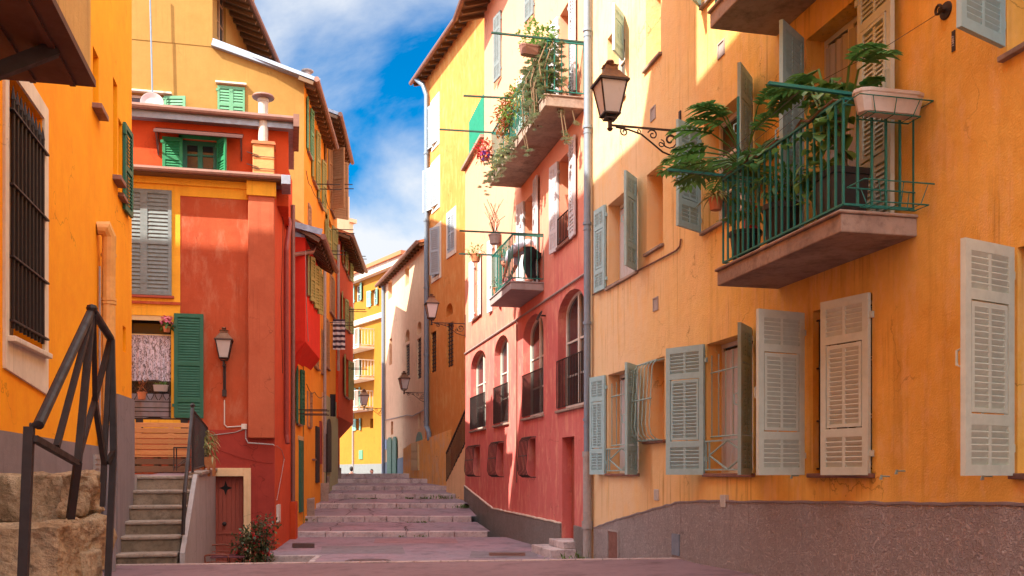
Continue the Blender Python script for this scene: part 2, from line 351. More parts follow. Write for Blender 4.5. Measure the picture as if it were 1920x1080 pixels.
# ---------------------------------------------------------------- building kit
def facade(W, outer, holes, thick, mat, name, parent, depth=.28, M=None, cut=None, bevel=0):
    """wall with real openings; outer/holes are (u,z) loops; reveals go `depth` in, body `thick` deep"""
    mb = MB(); loops = [[Vector((p[0], p[1], 0)) for p in outer]]+[[Vector((p[0], p[1], 0)) for p in h] for h in holes]
    pts = [p for l in loops for p in l]
    mb.add([(p.x, 0, p.y) for p in pts], [tuple(t) for t in tessellate_polygon(loops)])
    for h in holes:
        n = len(h); mb.add([(p[0], 0, p[1]) for p in h]+[(p[0], depth, p[1]) for p in h], [(i, (i+1)%n, n+(i+1)%n, n+i) for i in range(n)])
    n = len(outer)
    mb.add([(p[0], 0, p[1]) for p in outer]+[(p[0], thick, p[1]) for p in outer], [(i, (i+1)%n, n+(i+1)%n, n+i) for i in range(n)])
    tr = tessellate_polygon([loops[0]]); mb.add([(p[0], thick, p[1]) for p in outer], [tuple(t) for t in tr])
    return mb.build(name, mat, parent, M or W.M, recalc=False)
def rect(u0, u1, z0, z1): return [(u0, z0), (u1, z0), (u1, z1), (u0, z1)]
def prect(W, xl, xr, px, pt, pb, d=0):
    """rect from pixel columns xl,xr; heights read at column px"""
    return (W.U(xl, d), W.U(xr, d), W.Z(px, pb, d), W.Z(px, pt, d))
def archloop(u0, u1, z0, zc, rise=.35, n=10):
    pts = [(u0, z0), (u1, z0)]; cx = (u0+u1)/2; hw = (u1-u0)/2
    for i in range(n+1):
        a = math.pi*i/n; pts.append((cx+hw*math.cos(a), zc-rise+rise*math.sin(a)))
    return pts
def window(W, parent, u0, u1, z0, z1, depth=.2, cols=2, rows=3, fm=None, gm=None, fw=.055, arch=0, curtain=False, d0=0):
    fm = fm or FRAME_W; gm = gm or GLASS
    mb = MB(); y0, y1 = depth-.03, depth+.03
    zt = z1
    mb.box(u0, u0+fw, y0, y1, z0, zt-arch); mb.box(u1-fw, u1, y0, y1, z0, zt-arch); mb.box(u0+fw, u1-fw, y0, y1, z0, z0+fw*1.4)
    if arch:
        cx = (u0+u1)/2; hw = (u1-u0)/2; pr = None
        for i in range(13):
            a = math.pi*i/12; p = (cx+(hw-fw/2)*math.cos(a), depth, zt-arch+(arch-fw/2)*math.sin(a))
            if pr: mb.bar(pr, p, .06, fw, (0, 1, 0))
            pr = p
    else: mb.box(u0+fw, u1-fw, y0, y1, zt-fw, zt)
    iw = (u1-u0-2*fw)
    for i in range(1, cols):
        x = u0+fw+iw*i/cols; k = .05 if (cols == 2 or i*2 == cols) else .025
        cx = (u0+u1)/2; top = zt-fw if not arch else zt-arch+arch*math.sqrt(max(0, 1-((x-cx)/((u1-u0)/2))**2))-fw
        mb.box(x-k, x+k, y0-.008, y1, z0+fw*1.4, top)
    for j in range(1, rows):
        z = z0+(zt-arch*.6-z0)*j/rows; mb.box(u0+fw, u1-fw, y0+.006, y1-.01, z-.018, z+.018)
    f = mb.build('window', fm, parent, W.M)
    g = MB()
    if arch:
        cx = (u0+u1)/2; hw = (u1-u0)/2-.02
        g.face([(u0+.02, depth+.005, z0+.02), (u1-.02, depth+.005, z0+.02)]+[(cx+hw*math.cos(math.pi*i/12), depth+.005, zt-arch+(arch-.02)*math.sin(math.pi*i/12)) for i in range(13)])
    else: g.face([(u0+.02, depth+.005, z0+.02), (u1-.02, depth+.005, z0+.02), (u1-.02, depth+.005, zt-.02), (u0+.02, depth+.005, zt-.02)])
    g.build('pane', gm, f, W.M)
    if curtain:
        c = MB(); n = 24; zz0, zz1 = z0+.05, zt-.1-arch
        vs = []
        for i in range(n+1):
            x = u0+.06+(u1-u0-.12)*i/n; y = depth-.045+.012*math.sin(i*1.9)
            vs += [(x, y, zz0), (x, y, zz1)]
        c.add(vs, [(2*i, 2*i+2, 2*i+3, 2*i+1) for i in range(n)]); c.build('curtain', CURTAIN, f, W.M)
    return f
SHC = {}
def shutter_mesh(w, h, mat, sp=.045, style=3):
    key = (round(w, 2), round(h, 2), mat.name, sp, style)
    if key in SHC: return SHC[key]
    mb = MB(); t = .02; st = min(.07, w*.15); rl = .08
    mb.box(0, st, -t, t, 0, h); mb.box(w-st, w, -t, t, 0, h)
    if style == 3: cuts = [0, h*.24, h*.77, h]
    elif style == 2: cuts = [0, h*.5, h]
    elif style == 4: cuts = [0, h*.17, h*.52, h]
    else: cuts = [0, h]
    nc = 2 if style == 3 and w > .3 else 1
    for z in cuts:
        a, b = (z, z+rl) if z == 0 else ((z-rl, z) if z == h else (z-rl/2, z+rl/2))
        mb.box(st, w-st, -t, t, a, b)
    for k in range(len(cuts)-1):
        za = cuts[k]+(rl if k == 0 else rl/2); zb = cuts[k+1]-(rl if k == len(cuts)-2 else rl/2)
        x0, x1 = st, w-st
        if style == 3 and k == 1:          # the inset hinged flap
            i = .045
            for (a, b, c, d) in ((x0+.012, x0+i, za+.012, zb-.012), (x1-i, x1-.012, za+.012, zb-.012)): mb.box(a, b, -t-.008, t-.004, c, d)
            for (c, d) in ((za+.012, za+i), (zb-i, zb-.012)): mb.box(x0+i, x1-i, -t-.008, t-.004, c, d)
            x0 += i; x1 -= i; za += i; zb -= i
        if nc == 2: mb.box((x0+x1)/2-.018, (x0+x1)/2+.018, -t*.8, t*.8, za, zb)
        segs = [(x0, x1)] if nc == 1 else [(x0, (x0+x1)/2-.018), ((x0+x1)/2+.018, x1)]
        n = max(2, int((zb-za)/sp))
        for j in range(n):
            z = za+(zb-za)*(j+.5)/n; q = (zb-za)/n*.62
            for a, b in segs:
                mb.add([(a, -.016, z-q), (b, -.016, z-q), (b, .014, z+q), (a, .014, z+q), (a, -.010, z-q-.006), (b, -.010, z-q-.006), (b, .018, z+q-.008), (a, .018, z+q-.008)],
                       [(0,1,2,3),(4,7,6,5),(0,4,5,1),(2,6,7,3)])
    if style == 3 and h > 1.2:             # latch, handle, hinge blocks
        mb.tube([(w*.5, -.03, h*.235), (w*.5, -.05, h*.26), (w*.5, -.03, h*.285)], .009, 5)
        mb.tube([(w-.03, -.03, h*.46), (w-.03, -.07, h*.47), (w-.03, -.07, h*.53), (w-.03, -.03, h*.54)], .008, 5)
    for z in (h*.12, h*.88): mb.box(-.035, .03, -.03, .005, z-.03, z+.03)
    me = mb.mesh('shutter', mat); SHC[key] = me; return me
def shutter(W, parent, xh, xf, z0, z1, w, mat, sp=.045, style=3, label=None, lo=4, hi=176, d=.035):
    """hinged at pixel column xh on the wall, leaf `w` wide swung until its free edge shows at xf"""
    uh = W.U(xh); best = None
    for k in range(lo*2, hi*2+1):
        a = R(k/2); x = W.px(uh+w*math.cos(a), d+w*math.sin(a))[0]; e = abs(x-xf)
        if best is None or e < best[0]-.01: best = (e, a)
    a = best[1]
    o = inst('shutter', shutter_mesh(w, z1-z0, mat, sp, style), parent, W.M @ T(uh, -d, z0) @ rotm(-a))
    if label: o['label'] = label
    return o
def shutter_at(W, parent, u, z0, z1, w, ang, mat, sp=.06, style=2, d=.03):
    return inst('shutter', shutter_mesh(w, z1-z0, mat, sp, style), parent, W.M @ T(u, -d, z0) @ rotm(-R(ang)))
def sill(W, parent, u0, u1, z, out=.06, th=.05, mat=None, name='sill'):
    mb = MB(); mb.box(u0-.05, u1+.05, -out, .12, z-th, z); return mb.build(name, mat or STONE_SLAB, parent, W.M, bevel=.008)
def dark_back(mb, u0, u1, z0, z1, y): mb.face([(u0, y, z0), (u1, y, z0), (u1, y, z1), (u0, y, z1)])
def railing(W, parent, path, z0, z1, mat, sp=.11, r=.008, rail=.018, name='railing', mid=None):
    mb = MB()
    for k, (a, b) in enumerate(zip(path, path[1:])):
        a = Vector((*a, 0)); b = Vector((*b, 0)); L = (b-a).length; n = max(1, int(L/sp))
        for z, rr in ((z1, rail), (z0, rail*.8))+(((mid, rail*.6),) if mid else ()):
            mb.bar((a.x, a.y, z+.0007*k), (b.x, b.y, z+.0007*k), rr*2-.0011*k, rr*1.4)
        for i in range(1 if k else 0, n+1):
            p = a.lerp(b, i/n); mb.box(p.x-r, p.x+r, p.y-r, p.y+r, z0+.001, z1-.001)
    return mb.build(name, mat, parent, W.M)
def pipe(W, parent, pts, r, mat, name='downpipe', collars=(), n=10):
    mb = MB(); mb.tube(pts, r, n)
    for (p, q) in collars: mb.tube([p, q], r*1.25, n)
    return mb.build(name, mat, parent, W.M, smooth=False)
def eave(W, parent, u0, u1, z, out=.6, rise=.25, thick=.12, mat=None, gutter=None, raft=.45, name='roof', back=6, slope=.35):
    """sloping roof edge: tiles above, boards and rafter ends under, gutter at the lip"""
    mb = MB(); tm = TILE
    zt = z+.02; zo = z-out*slope
    mb.add([(u0,-out,zo+.06),(u1,-out,zo+.06),(u1,back,z+back*slope+.06),(u0,back,z+back*slope+.06),(u0,-out,zo+.16),(u1,-out,zo+.16),(u1,back,z+back*slope+.16),(u0,back,z+back*slope+.16)],
        [(0,3,2,1),(4,5,6,7),(0,1,5,4),(1,2,6,5),(2,3,7,6),(3,0,4,7)])
    ro = mb.build(name, mat or tm, parent, W.M)
    rb = MB(); n = max(2, int((u1-u0)/raft))
    for i in range(n+1):
        u = u0+.06+(u1-u0-.12)*i/n; rb.bar((u, .1, z-.02+.1*slope), (u, -out+.05, zo+.0), .08, .1)
    rb.add([(u0,-out+.02,zo+.05),(u1,-out+.02,zo+.05),(u1,0,z+.05),(u0,0,z+.05)], [(0,1,2,3)])
    rb.build('rafters', WOOD_DK, ro, W.M)
    g = MB(); g.tube([(u0-.05, -out-.05, zo+.08), (u1+.05, -out-.05, zo+.08)], .075, 8); g.build('gutter', gutter or GUTTER, ro, W.M)
    return ro

def lamp_parts(root, M, arm=1.04, s=1.0, scroll=True):
    """bracket lantern: local x=0 at the wall, reaching out along -y"""
    b = MB()
    if scroll:
        b.box(-.03, .03, -.02, .0, -.42, .28)
        b.bar((0, -.01, .0), (0, -arm, .0), .022, .026)
        def spiral(cy, cz, r0, turns, a0, sg, thick=.010):
            pts = []
            for i in range(15*1+1):
                t = i/15; a = a0+sg*turns*2*math.pi*t; r = r0*(1-.82*t); pts.append((0, cy+r*math.cos(a), cz+r*math.sin(a)))
            b.tube(pts, thick, 5)
        # lower sweep from the wall up to the arm, with scrolls inside
        sw = [(0, -.02, -.36), (0, -.12, -.36), (0, -.26*arm, -.31), (0, -.42*arm, -.19), (0, -.56*arm, -.09), (0, -.74*arm, -.04), (0, -.92*arm, -.02)]
        b.tube(sw, .012, 6)
        spiral(-.15*arm, -.14, .125, 1.4, R(200), 1); spiral(-.15*arm, -.14, .07, .9, R(20), 1, .008)
        spiral(-.40*arm, -.085, .075, 1.3, R(160), -1); spiral(-.60*arm, -.05, .04, 1.2, R(200), 1, .008)
        spiral(-.80*arm, -.075, .065, 1.4, R(80), 1); spiral(-.28*arm, -.20, .06, 1.2, R(90), -1, .008)
    else:
        b.box(-.035, .035, -.03, .0, -.75, .02); b.tube([(0, -.02, -.6), (0, -.1, -.35), (0, -.16, -.1), (0, -arm, 0)], .022, 7)
        b.box(-.05, .05, -.10, -.0, -.78, -.62)
    b.tube([(0, -arm, -.05), (0, -arm, .07)], .03, 8); b.lathe([(.02, 0), (.045, .03), (.02, .06)], (0, -arm, -.08), 8)
    b.build('bracket', IRON, root, M, smooth=False)
    f = MB(); y = -arm; z0 = .14; hb, ht = .105, .185; H = .42
    f.tube([(0, y, .06), (.0, y, .1)], .02, 6)
    for sx, sy in ((1,1),(1,-1),(-1,1),(-1,-1)):
        f.bar((sx*hb*.7, y+sy*hb*.7, .09), (sx*hb, y+sy*hb, z0), .012, .012)
        f.bar((sx*hb, y+sy*hb, z0), (sx*ht, y+sy*ht, z0+H), .018, .018)
    f.box(-hb-.015, hb+.015, y-hb-.015, y+hb+.015, z0-.012, z0+.01); f.box(-.08, .08, y-.08, y+.08, .075, .095)
    f.box(-ht-.03, ht+.03, y-ht-.03, y+ht+.03, z0+H, z0+H+.03)
    fr = f.build('lantern', IRON, root, M)
    g = MB(); k = .006
    g.add([(-hb+k,y-hb+k,z0),(hb-k,y-hb+k,z0),(hb-k,y+hb-k,z0),(-hb+k,y+hb-k,z0),(-ht+k,y-ht+k,z0+H),(ht-k,y-ht+k,z0+H),(ht-k,y+ht-k,z0+H),(-ht+k,y+ht-k,z0+H)],
          [(0,3,2,1),(4,5,6,7),(0,1,5,4),(1,2,6,5),(2,3,7,6),(3,0,4,7)])
    g.build('lamp_glass', LAMPGLASS, fr, M)
    c = MB(); zt = z0+H+.03
    c.lathe([(ht*1.6, 0), (ht*1.15, .07), (ht*.80, .14), (ht*.66, .15), (ht*.66, .21), (ht*.78, .215)], (0, y, zt), 4, rot=math.pi/4)
    c.lathe([(.10, 0), (.11, .02), (.07, .035), (.045, .05), (.06, .075), (.05, .095), (.01, .10)], (0, y, zt+.2), 12)
    c.build('lamp_cap', COPPER, fr, M)
def lamp(W, px, pyarm, arm, label, scroll=True, s=1.0):
    u, z = W.at(px, pyarm)
    M = W.M @ T(u, 0, z) @ Matrix.Scale(s, 4)
    r = thing('street_lamp', label, 'street lamp', M, 'wall lanterns along the street'); lamp_parts(r, M, arm, s, scroll); return r

# ---------------------------------------------------------------- plants
def leaf(mb, base, d, L, w, droop=.3, up=(0,0,1), seg=3):
    d = Vector(d).normalized(); s = d.cross(Vector(up)); s = s.normalized() if s.length > .05 else Vector((1,0,0)); nrm = s.cross(d).normalized()
    b = Vector(base); vs = [b]; row = []
    for i in range(1, seg+1):
        t = i/(seg+1); ww = w*math.sin(math.pi*(t**.8))*.5; c = b+d*L*t-Vector((0,0,1))*droop*L*t*t
        vs += [c-s*ww+nrm*ww*.3, c+s*ww+nrm*ww*.3]
    vs.append(b+d*L-Vector((0,0,1))*droop*L); n = len(vs)-1
    fs = [(0, 2, 1)]+[(2*i-1, 2*i, 2*i+2, 2*i+1) for i in range(1, seg)]+[(n-2, n-1, n)]
    mb.add(vs, fs)
def frond(mb, base, d, L, w=.5, lobes=6, droop=.5, wl=.05):
    """split-leaf blade: finger lobes either side of a midrib"""
    d = Vector(d).normalized(); s = d.cross(Vector((0,0,1))); s = s.normalized() if s.length > .05 else Vector((1,0,0))
    b = Vector(base)
    def P(t): return b+d*L*t-Vector((0,0,1))*droop*L*t*t
    pr = [(P(i/6)) for i in range(7)]
    mb.tube(pr, .007, 3)
    for i in range(6):
        t = (i+.3)/6; ww = .035*(1-t*.5); a, c = P(t), P(t+.16); mb.add([a-s*ww, a+s*ww, c+s*ww*.8, c-s*ww*.8], [(0,1,2,3)])
    for i in range(lobes):
        t = (i+.5)/lobes; p = P(t); ll = w*L*math.sin(math.pi*(.18+.72*t))*.8
        for sg in (-1, 1):
            dd = (s*sg+d*(.35+.6*t)+Vector((0,0,rnd.uniform(-.1,.25)))).normalized()
            leaf(mb, p, dd, ll, wl*1.6, .35, seg=2)
    leaf(mb, P(.93), (P(1)-P(.8)), L*.22, wl*1.6, .1, seg=2)
def blob(mb, c, r, n, L, w, flat=1.0, out=.6, droop=.2):
    """many small leaves spread through a ball"""
    for i in range(n):
        v = Vector((rnd.gauss(0,1), rnd.gauss(0,1), rnd.gauss(0,1))).normalized(); q = rnd.random()**.45
        p = Vector(c)+Vector((v.x*r[0], v.y*r[1], v.z*r[2]))*q
        dd = (v*out+Vector((rnd.gauss(0,.6), rnd.gauss(0,.6), rnd.gauss(0,.5)))).normalized()
        leaf(mb, p, dd, L*rnd.uniform(.6, 1.2), w*rnd.uniform(.7, 1.2), droop, seg=2)
def rosette(mb, c, r, n=9):
    for k in range(2):
        for i in range(n):
            a = 2*math.pi*(i+k*.5)/n; e = .25+.7*k
            leaf(mb, c, (math.cos(a), math.sin(a), e), r*(1-.25*k), r*.42, .05, seg=1)
def pot_mesh(mb, c, r, h, n=14, taper=.75, sq=False):
    nn = 4 if sq else n; ro = math.pi/4 if sq else 0
    mb.lathe([(r*taper, 0), (r*.97, h*.88), (r*1.06, h*.88), (r*1.06, h), (r*.9, h), (r*.86, h*.9)], c, nn, rot=ro)
def potplant(name, label, cat, P, potr, poth, potm, build, mats, sq=False, group=None, taper=.75, partlabel=None):
    """P: world point of the pot's foot; build(mb) draws foliage in local coords"""
    M = T(*P); r = thing(name, label, cat, M, group)
    if potr:
        p = MB(); pot_mesh(p, (0,0,0), potr, poth, sq=sq, taper=taper); p.build('pot', potm, r, M, bevel=0)
    for nm, fn, m in build:
        mb = MB(); fn(mb); mb.build(nm, m, r, M, recalc=False)
    return r
# ================================================================ RIGHT SIDE: near ochre house
XR = 5.33
WR = Wall((XR, 16.73), (XR, -9.0))
hy = thing('ochre_house', 'long yellow ochre house on the right with sage shutters and mauve roughcast base', 'house', WR.M)
U, Z = WR.U, WR.Z
g = lambda a: EZ+a
gz0, gz1 = g(.005), g(1.70); fz0, fz1 = g(3.2), g(4.62); tz0, tz1 = g(6.2), g(7.5)
def wside(u0, w): return rect(u0, u0+w, 0, 1)
# openings (u ranges from the photo's pixel columns on this wall)
g1 = (U(1140), U(1197)); g2 = (U(1325), U(1412)); g3 = (U(1524), U(1635)); g4 = (U(1908), U(1908)+1.0)
gr = (U(1211), U(1246)); a1 = (U(1140), U(1195)); a2 = (U(1213), U(1243)); a3 = (U(1320), U(1412)); bd = (U(1512), U(1616)); a4 = (U(1888), U(1888)+1.0)
b1 = (U(1139), U(1172)); b2 = (U(1211), U(1239)); b3 = (U(1319), U(1400)); bd2 = (U(1512), U(1616))
holes = [rect(*g1, gz0, gz1), rect(*g2, gz0, gz1), rect(*g3, gz0, gz1), rect(*g4, gz0, gz1), rect(*gr, g(.5), g(1.72)),
         rect(*a1, fz0, fz1), rect(*a2, g(3.38), g(4.58)), rect(*a3, fz0, fz1), rect(*bd, g(2.26), g(4.6)), rect(*a4, fz0, fz1),
         rect(*b1, tz0, tz1), rect(*b2, g(6.22), tz1), rect(*b3, tz0, tz1), rect(*bd2, g(5.1), tz1)]
facade(WR, rect(0.0, WR.L, -.6, 12.2), holes, 9, PL_YEL, 'wall', hy, .30)
eave(WR, hy, 0, WR.L, 12.2, out=.5)
for (a, b, z0, z1, cur) in ((*g1, gz0, gz1, 1), (*g2, gz0, gz1, 1), (*g3, gz0, gz1, 0), (*g4, gz0, gz1, 0), (*a1, fz0, fz1, 1), (*a3, fz0, fz1, 0), (*bd, g(2.26), g(4.6), 1), (*a4, fz0, fz1, 0), (*b1, tz0, tz1, 0), (*b3, tz0, tz1, 0), (*bd2, g(5.1), tz1, 0)):
    window(WR, hy, a+.003, b-.003, z0+.003, z1-.003, .24, 2, 3, FRAME_W, curtain=bool(cur))
for (a, b, z0, z1) in ((*gr, g(.5), g(1.72)), (*a2, g(3.38), g(4.58)), (*b2, g(6.22), tz1)): mb = MB(); dark_back(mb, a, b, z0, z1, .285); mb.build('blind_window', PL_YEL, hy, WR.M, recalc=False)
for (a, b, z) in ((*g1, gz0), (*g2, gz0), (*g3, gz0), (*g4, gz0), (*gr, g(.5)), (*a1, fz0), (*a2, g(3.38)), (*a3, fz0), (*a4, fz0), (*b1, tz0), (*b2, g(6.22)), (*b3, tz0)):
    sill(WR, hy, a, b, z-.002, .05, .045, GUTTER if z < g(1) else STONE_SLAB)
# shutters: hinge column, free-edge column
S = lambda xh, xf, z0, z1, w, m=SH_BLUE, **k: shutter(WR, hy, xh, xf, z0, z1, w, m, **k)
S(1138, 1107, gz0-.02, gz1+.0, .50, label='sage blue shutter beside the downpipe'); S(1197, 1174, gz0-.02, gz1, .50, lo=20, hi=150)
S(1325, 1250, gz0-.02, gz1, .62); S(1412, 1386, gz0-.02, gz1+.02, .50, lo=20, hi=120)
S(1512, 1420, gz0-.02, gz1, .62, SH_SAGE); S(1636, 1541, gz0-.02, gz1+.0, .60, SH_SAGE)
S(1905, 1806, gz0-.02, gz1, .60, SH_SAGE)
S(1138, 1115, fz0, fz1+.03, .46); S(1196, 1172, fz0, fz1+.03, .46, lo=20, hi=150)
S(1317, 1270, fz0, fz1-.05, .52); S(1413, 1386, fz0, fz1+.05, .50, lo=20, hi=120)
S(1510, 1464, g(2.27), g(4.62), .55); S(1617, 1692, g(2.27), g(4.8), .60, SH_SAGE, lo=5, hi=170)
S(1888, 1798, fz0+.05, fz1+.1, .60, SH_BLUE)
S(1172, 1150, tz0+.55, tz1, .45, SH_BLUE, lo=20, hi=150); S(1317, 1284, tz0, tz1, .5)
# belly grille at the blind window, white-green bars
mb = MB(); n = 5
for i in range(n+1):
    u = gr[0]+(gr[1]-gr[0])*i/n
    mb.tube([(u, -.0, g(1.68)), (u, -.13, g(1.66)), (u, -.19, g(1.58)), (u, -.22, g(1.1)), (u, -.24, g(.72)), (u, -.21, g(.58)), (u, -.12, g(.50)), (u, 0, g(.49))], .008, 5)
for z, y in ((1.66, -.13), (1.1, -.22), (.5, -.12)): mb.tube([(gr[0]-.03, y, g(z)), (gr[1]+.03, y, g(z))], .012, 5)
mb.build('window_grille', IRON_SAGE, hy, WR.M)
for (a, b) in (g1, g2):      # bars with a little cross-braced guard rail
    mb = MB(); k = 6; y = .06
    for i in range(k+1):
        u = a+.03+(b-a-.06)*i/k; mb.tube([(u, y, g(.48)), (u, y, g(1.55))], .008, 5)
    for z in (.48, 1.32): mb.tube([(a, y, g(z)), (b, y, g(z))], .010, 5)
    mb.bar((a, -.02, g(.42)), (b, -.02, g(.42)), .03, .02); mb.bar((a, -.02, g(.05)), (b, -.02, g(.05)), .03, .02)
    for i in range(3): u = a+.03+(b-a-.06)*[0, .08, 1][i]; mb.bar((u, -.02, g(.05)), (u, -.02, g(.42)), .018, .018)
    c = (a+b)/2; q = (b-a)*.40; zc = g(.235)
    for s in ((c-q, zc, c, zc+.18), (c, zc+.18, c+q, zc), (c+q, zc, c, zc-.18), (c, zc-.18, c-q, zc)): mb.bar((s[0], -.02, s[1]), (s[2], -.02, s[3]), .018, .018)
    mb.build('guard_rail', IRON_SAGE, hy, WR.M)
mb = MB()                      # bars at the third window
for i in range(6): u = g3[0]+.05+(g3[1]-g3[0]-.1)*i/5; mb.tube([(u, .05, g(.05)), (u, .05, g(1.6))], .009, 5)
for z in (.05, .55, 1.1, 1.6): mb.tube([(g3[0], .05, g(z)), (g3[1], .05, g(z))], .010, 5)
mb.build('window_grille', IRON, hy, WR.M)
# roughcast plinth, its top running down with the street
top = [(U(1113, .035), Z(1113, 990, .035)), (U(1160), Z(1160, 974)), (U(1280), Z(1280, 941)), (U(1330), Z(1330, 939.5)), (U(1600), Z(1600, 943)), (U(1920), Z(1920, 946)), (WR.L, Z(1920, 946)+.05)]
def ragged(pts, st=.16, j=.009):
    out = []
    for p, q in zip(pts, pts[1:]):
        n = max(1, int(abs(q[0]-p[0])/st))
        for i in range(n): t = i/n; out.append((p[0]+(q[0]-p[0])*t, p[1]+(q[1]-p[1])*t+rnd.uniform(-j, j)))
    return out+[pts[-1]]
top = ragged(top)
mb = MB(); mb.prism([(U(1113, .035), -.6)]+top+[(WR.L, -.6)], -.035, .0); mb.build('plinth', PL_ROUGH, hy, WR.M)
mb = MB()
for p, q in zip(top, top[1:]): mb.bar((p[0], -.018, p[1]+.004), (q[0], -.018, q[1]+.004), .05, .022)
mb.build('plinth_edge', PL_GREY, hy, WR.M)
def plate(x0, x1, yt, yb, m, name, fr=None, d=.05, W=WR, par=hy):
    a, b, z0, z1 = W.U(x0), W.U(x1), W.Z((x0+x1)/2, yb), W.Z((x0+x1)/2, yt); mb = MB(); mb.c = 0
    mb.box(a, b, -d, 0, z0, z1)
    if fr: 
        mb.c = 1; t = .025
        mb.box(a-t, a, -d-.012, 0, z0-t, z1+t); mb.box(b, b+t, -d-.012, 0, z0-t, z1+t); mb.box(a, b, -d-.012, 0, z1, z1+t)
    return mb.build(name, [m, fr] if fr else m, par, W.M)
plate(1146, 1164, 997, 1056, PIPE_BROWN, 'meter_hatch', PIPE_LOW); plate(1265, 1279, 1001, 1041, PIPE_GREY, 'metal_cover')
# louvred terracotta vents, small square vents
for (x0, x1, yt, yb, lean) in ((1229, 1235, 919, 937, 0), (1358, 1365, 930, 949, .03)):
    a, b = U(x0), U(x1); z0, z1 = Z(x0, yb), Z(x0, yt); mb = MB()
    mb.box(a-.015, b+.015, -.012-lean, .0, z0-.01, z0); mb.box(a-.015, b+.015, -.02-lean, .0, z1, z1+.015)
    mb.box(a-.02, a, -.02-lean, 0, z0, z1); mb.box(b, b+.02, -.02-lean, 0, z0, z1)
    for i in range(9): z = z0+(z1-z0)*(i+.5)/9; mb.box(a, b, -.015-lean, -.005, z-.006, z+.006)
    mb.build('wall_vent', POT_WHITE, hy, WR.M)
for (x, y) in ((1353, 92), (1225, 213), (1230, 570)):
    u, z = WR.at(x, y); mb = MB()
    for (p, q, r_, s_) in ((-.08, .08, .08, .10), (-.08, .08, -.10, -.08), (-.10, -.08, -.10, .10), (.08, .10, -.10, .10)): mb.box(u+p, u+q, -.015, 0, z+r_, z+s_)
    mb.box(u-.08, u+.08, -.004, 0, z-.08, z+.08)
    mb.build('square_vent', [PIPE_LOW], hy, WR.M)
# conduit along the wall
pts = [(U(x), -.02, Z(x, y)) for x, y in ((1113, 553), (1180, 517), (1270, 470), (1277, 462), (1279, 448))]
pipe(WR, hy, pts, .013, PIPE_BROWN, 'conduit', n=6)
# number plate, ring bolt, shutter stays
u, z = WR.at(1788.5, 77); cu = bpy.data.curves.new('t', 'FONT'); cu.body = '13807'; cu.size = .075; cu.align_x = 'CENTER'; cu.align_y = 'CENTER'; cu.extrude = .002
ot = bpy.data.objects.new('t', cu); COL.objects.link(ot); bpy.context.view_layer.update()
me = bpy.data.meshes.new_from_object(ot.evaluated_get(bpy.context.evaluated_depsgraph_get())); bpy.data.objects.remove(ot)
me.materials.clear(); me.materials.append(SH_WHITE)
mb = MB(); mb.box(u-.02, u+.02, -.008, 0, z-.085, z+.085); npl = mb.build('number_plate', IRON_BR, hy, WR.M)
inst('digits', me, npl, WR.M @ T(u+.0, -.0085, z) @ Matrix.Rotation(R(90), 4, 'X') @ Matrix.Rotation(R(90), 4, 'Z') @ Matrix.Scale(.5, 4))
u, z = WR.at(1774, 20); mb = MB(); mb.M = T(u, 0, z) @ Matrix.Rotation(R(90), 4, 'X'); mb.lathe([(.075, 0), (.07, .012), (.02, .02)], n=16); mb.lathe([(.018, 0), (.018, .07)], n=8)
mb.M = None; mb.tube([(u-.0+.035*math.cos(R(a)), -.075-.0*a, z+.035*math.sin(R(a))) for a in range(0, 361, 30)], .012, 6)
rb = mb.build('ring_bolt', IRON, hy, WR.M)
for (x, y) in ((1668, 893), (1498, 892), (1697, 883), (1860, 893), (1100, 300)):
    if x < 1110: continue
    u, z = WR.at(x, y); mb = MB(); mb.tube([(u, 0, z), (u, -.09, z), (u, -.10, z-.03)], .007, 5); mb.tube([(u, -.085, z+.012), (u, -.085, z-.03)], .011, 5); mb.build('shutter_stay', IRON_SAGE, hy, WR.M)
# ---- balconies
uf, un = U(1459), U(1720)
pr = WR.prot(un, 1578)
def slab(W, par, u0, u1, p, z0, z1, mat, name='balcony'):
    mb = MB(); mb.box(u0, u1, -p, 0, z0, z1-.03); mb.box(u0-.02, u1+.02, -p-.025, 0, z1-.03, z1); return mb.build(name, mat, par, W.M, bevel=.012)
zb = g(2.07)
bal = slab(WR, hy, uf, un, pr, zb, zb+.19, STONE_SLAB)
bal['label'] = 'concrete balcony crowded with potted plants'
zr = zb+.19
i_ = .05
railing(WR, bal, [(uf+i_, -.0), (uf+i_, -pr+i_), (un-i_, -pr+i_), (un-i_, -.0)], zr+.06, zr+.97, IRON_TEAL, .115, .009, .016)
mb = MB()
for (u, ln) in ((un-i_, .82), (uf+i_, .75)): mb = MB(); mb.bar((u, -.0, zr+1.0), (u, -pr-ln*.8, zr+1.04), .036, .026); mb.build('laundry_rod', IRON_TEAL, bal, WR.M)
uq = U(1384, pr-i_); mb = MB(); mb.tube([(uq, -pr+i_, zr), (uq, -pr+i_, zr+1.75)], .016, 6); mb.build('tall_post', IRON_TEAL, bal, WR.M)
ub0 = U(1456); zb2 = g(4.92)
pr2 = WR.prot(ub0, 1330)
b2_ = slab(WR, hy, ub0, ub0+2.7, pr2, zb2, zb2+.2, STONE_SLAB); b2_['label'] = 'upper concrete balcony cut off by the top of the view'
railing(WR, b2_, [(ub0+i_, 0), (ub0+i_, -pr2+i_), (ub0+2.65, -pr2+i_), (ub0+2.65, 0)], zb2+.26, zb2+1.17, IRON_TEAL, .115, .009, .016)
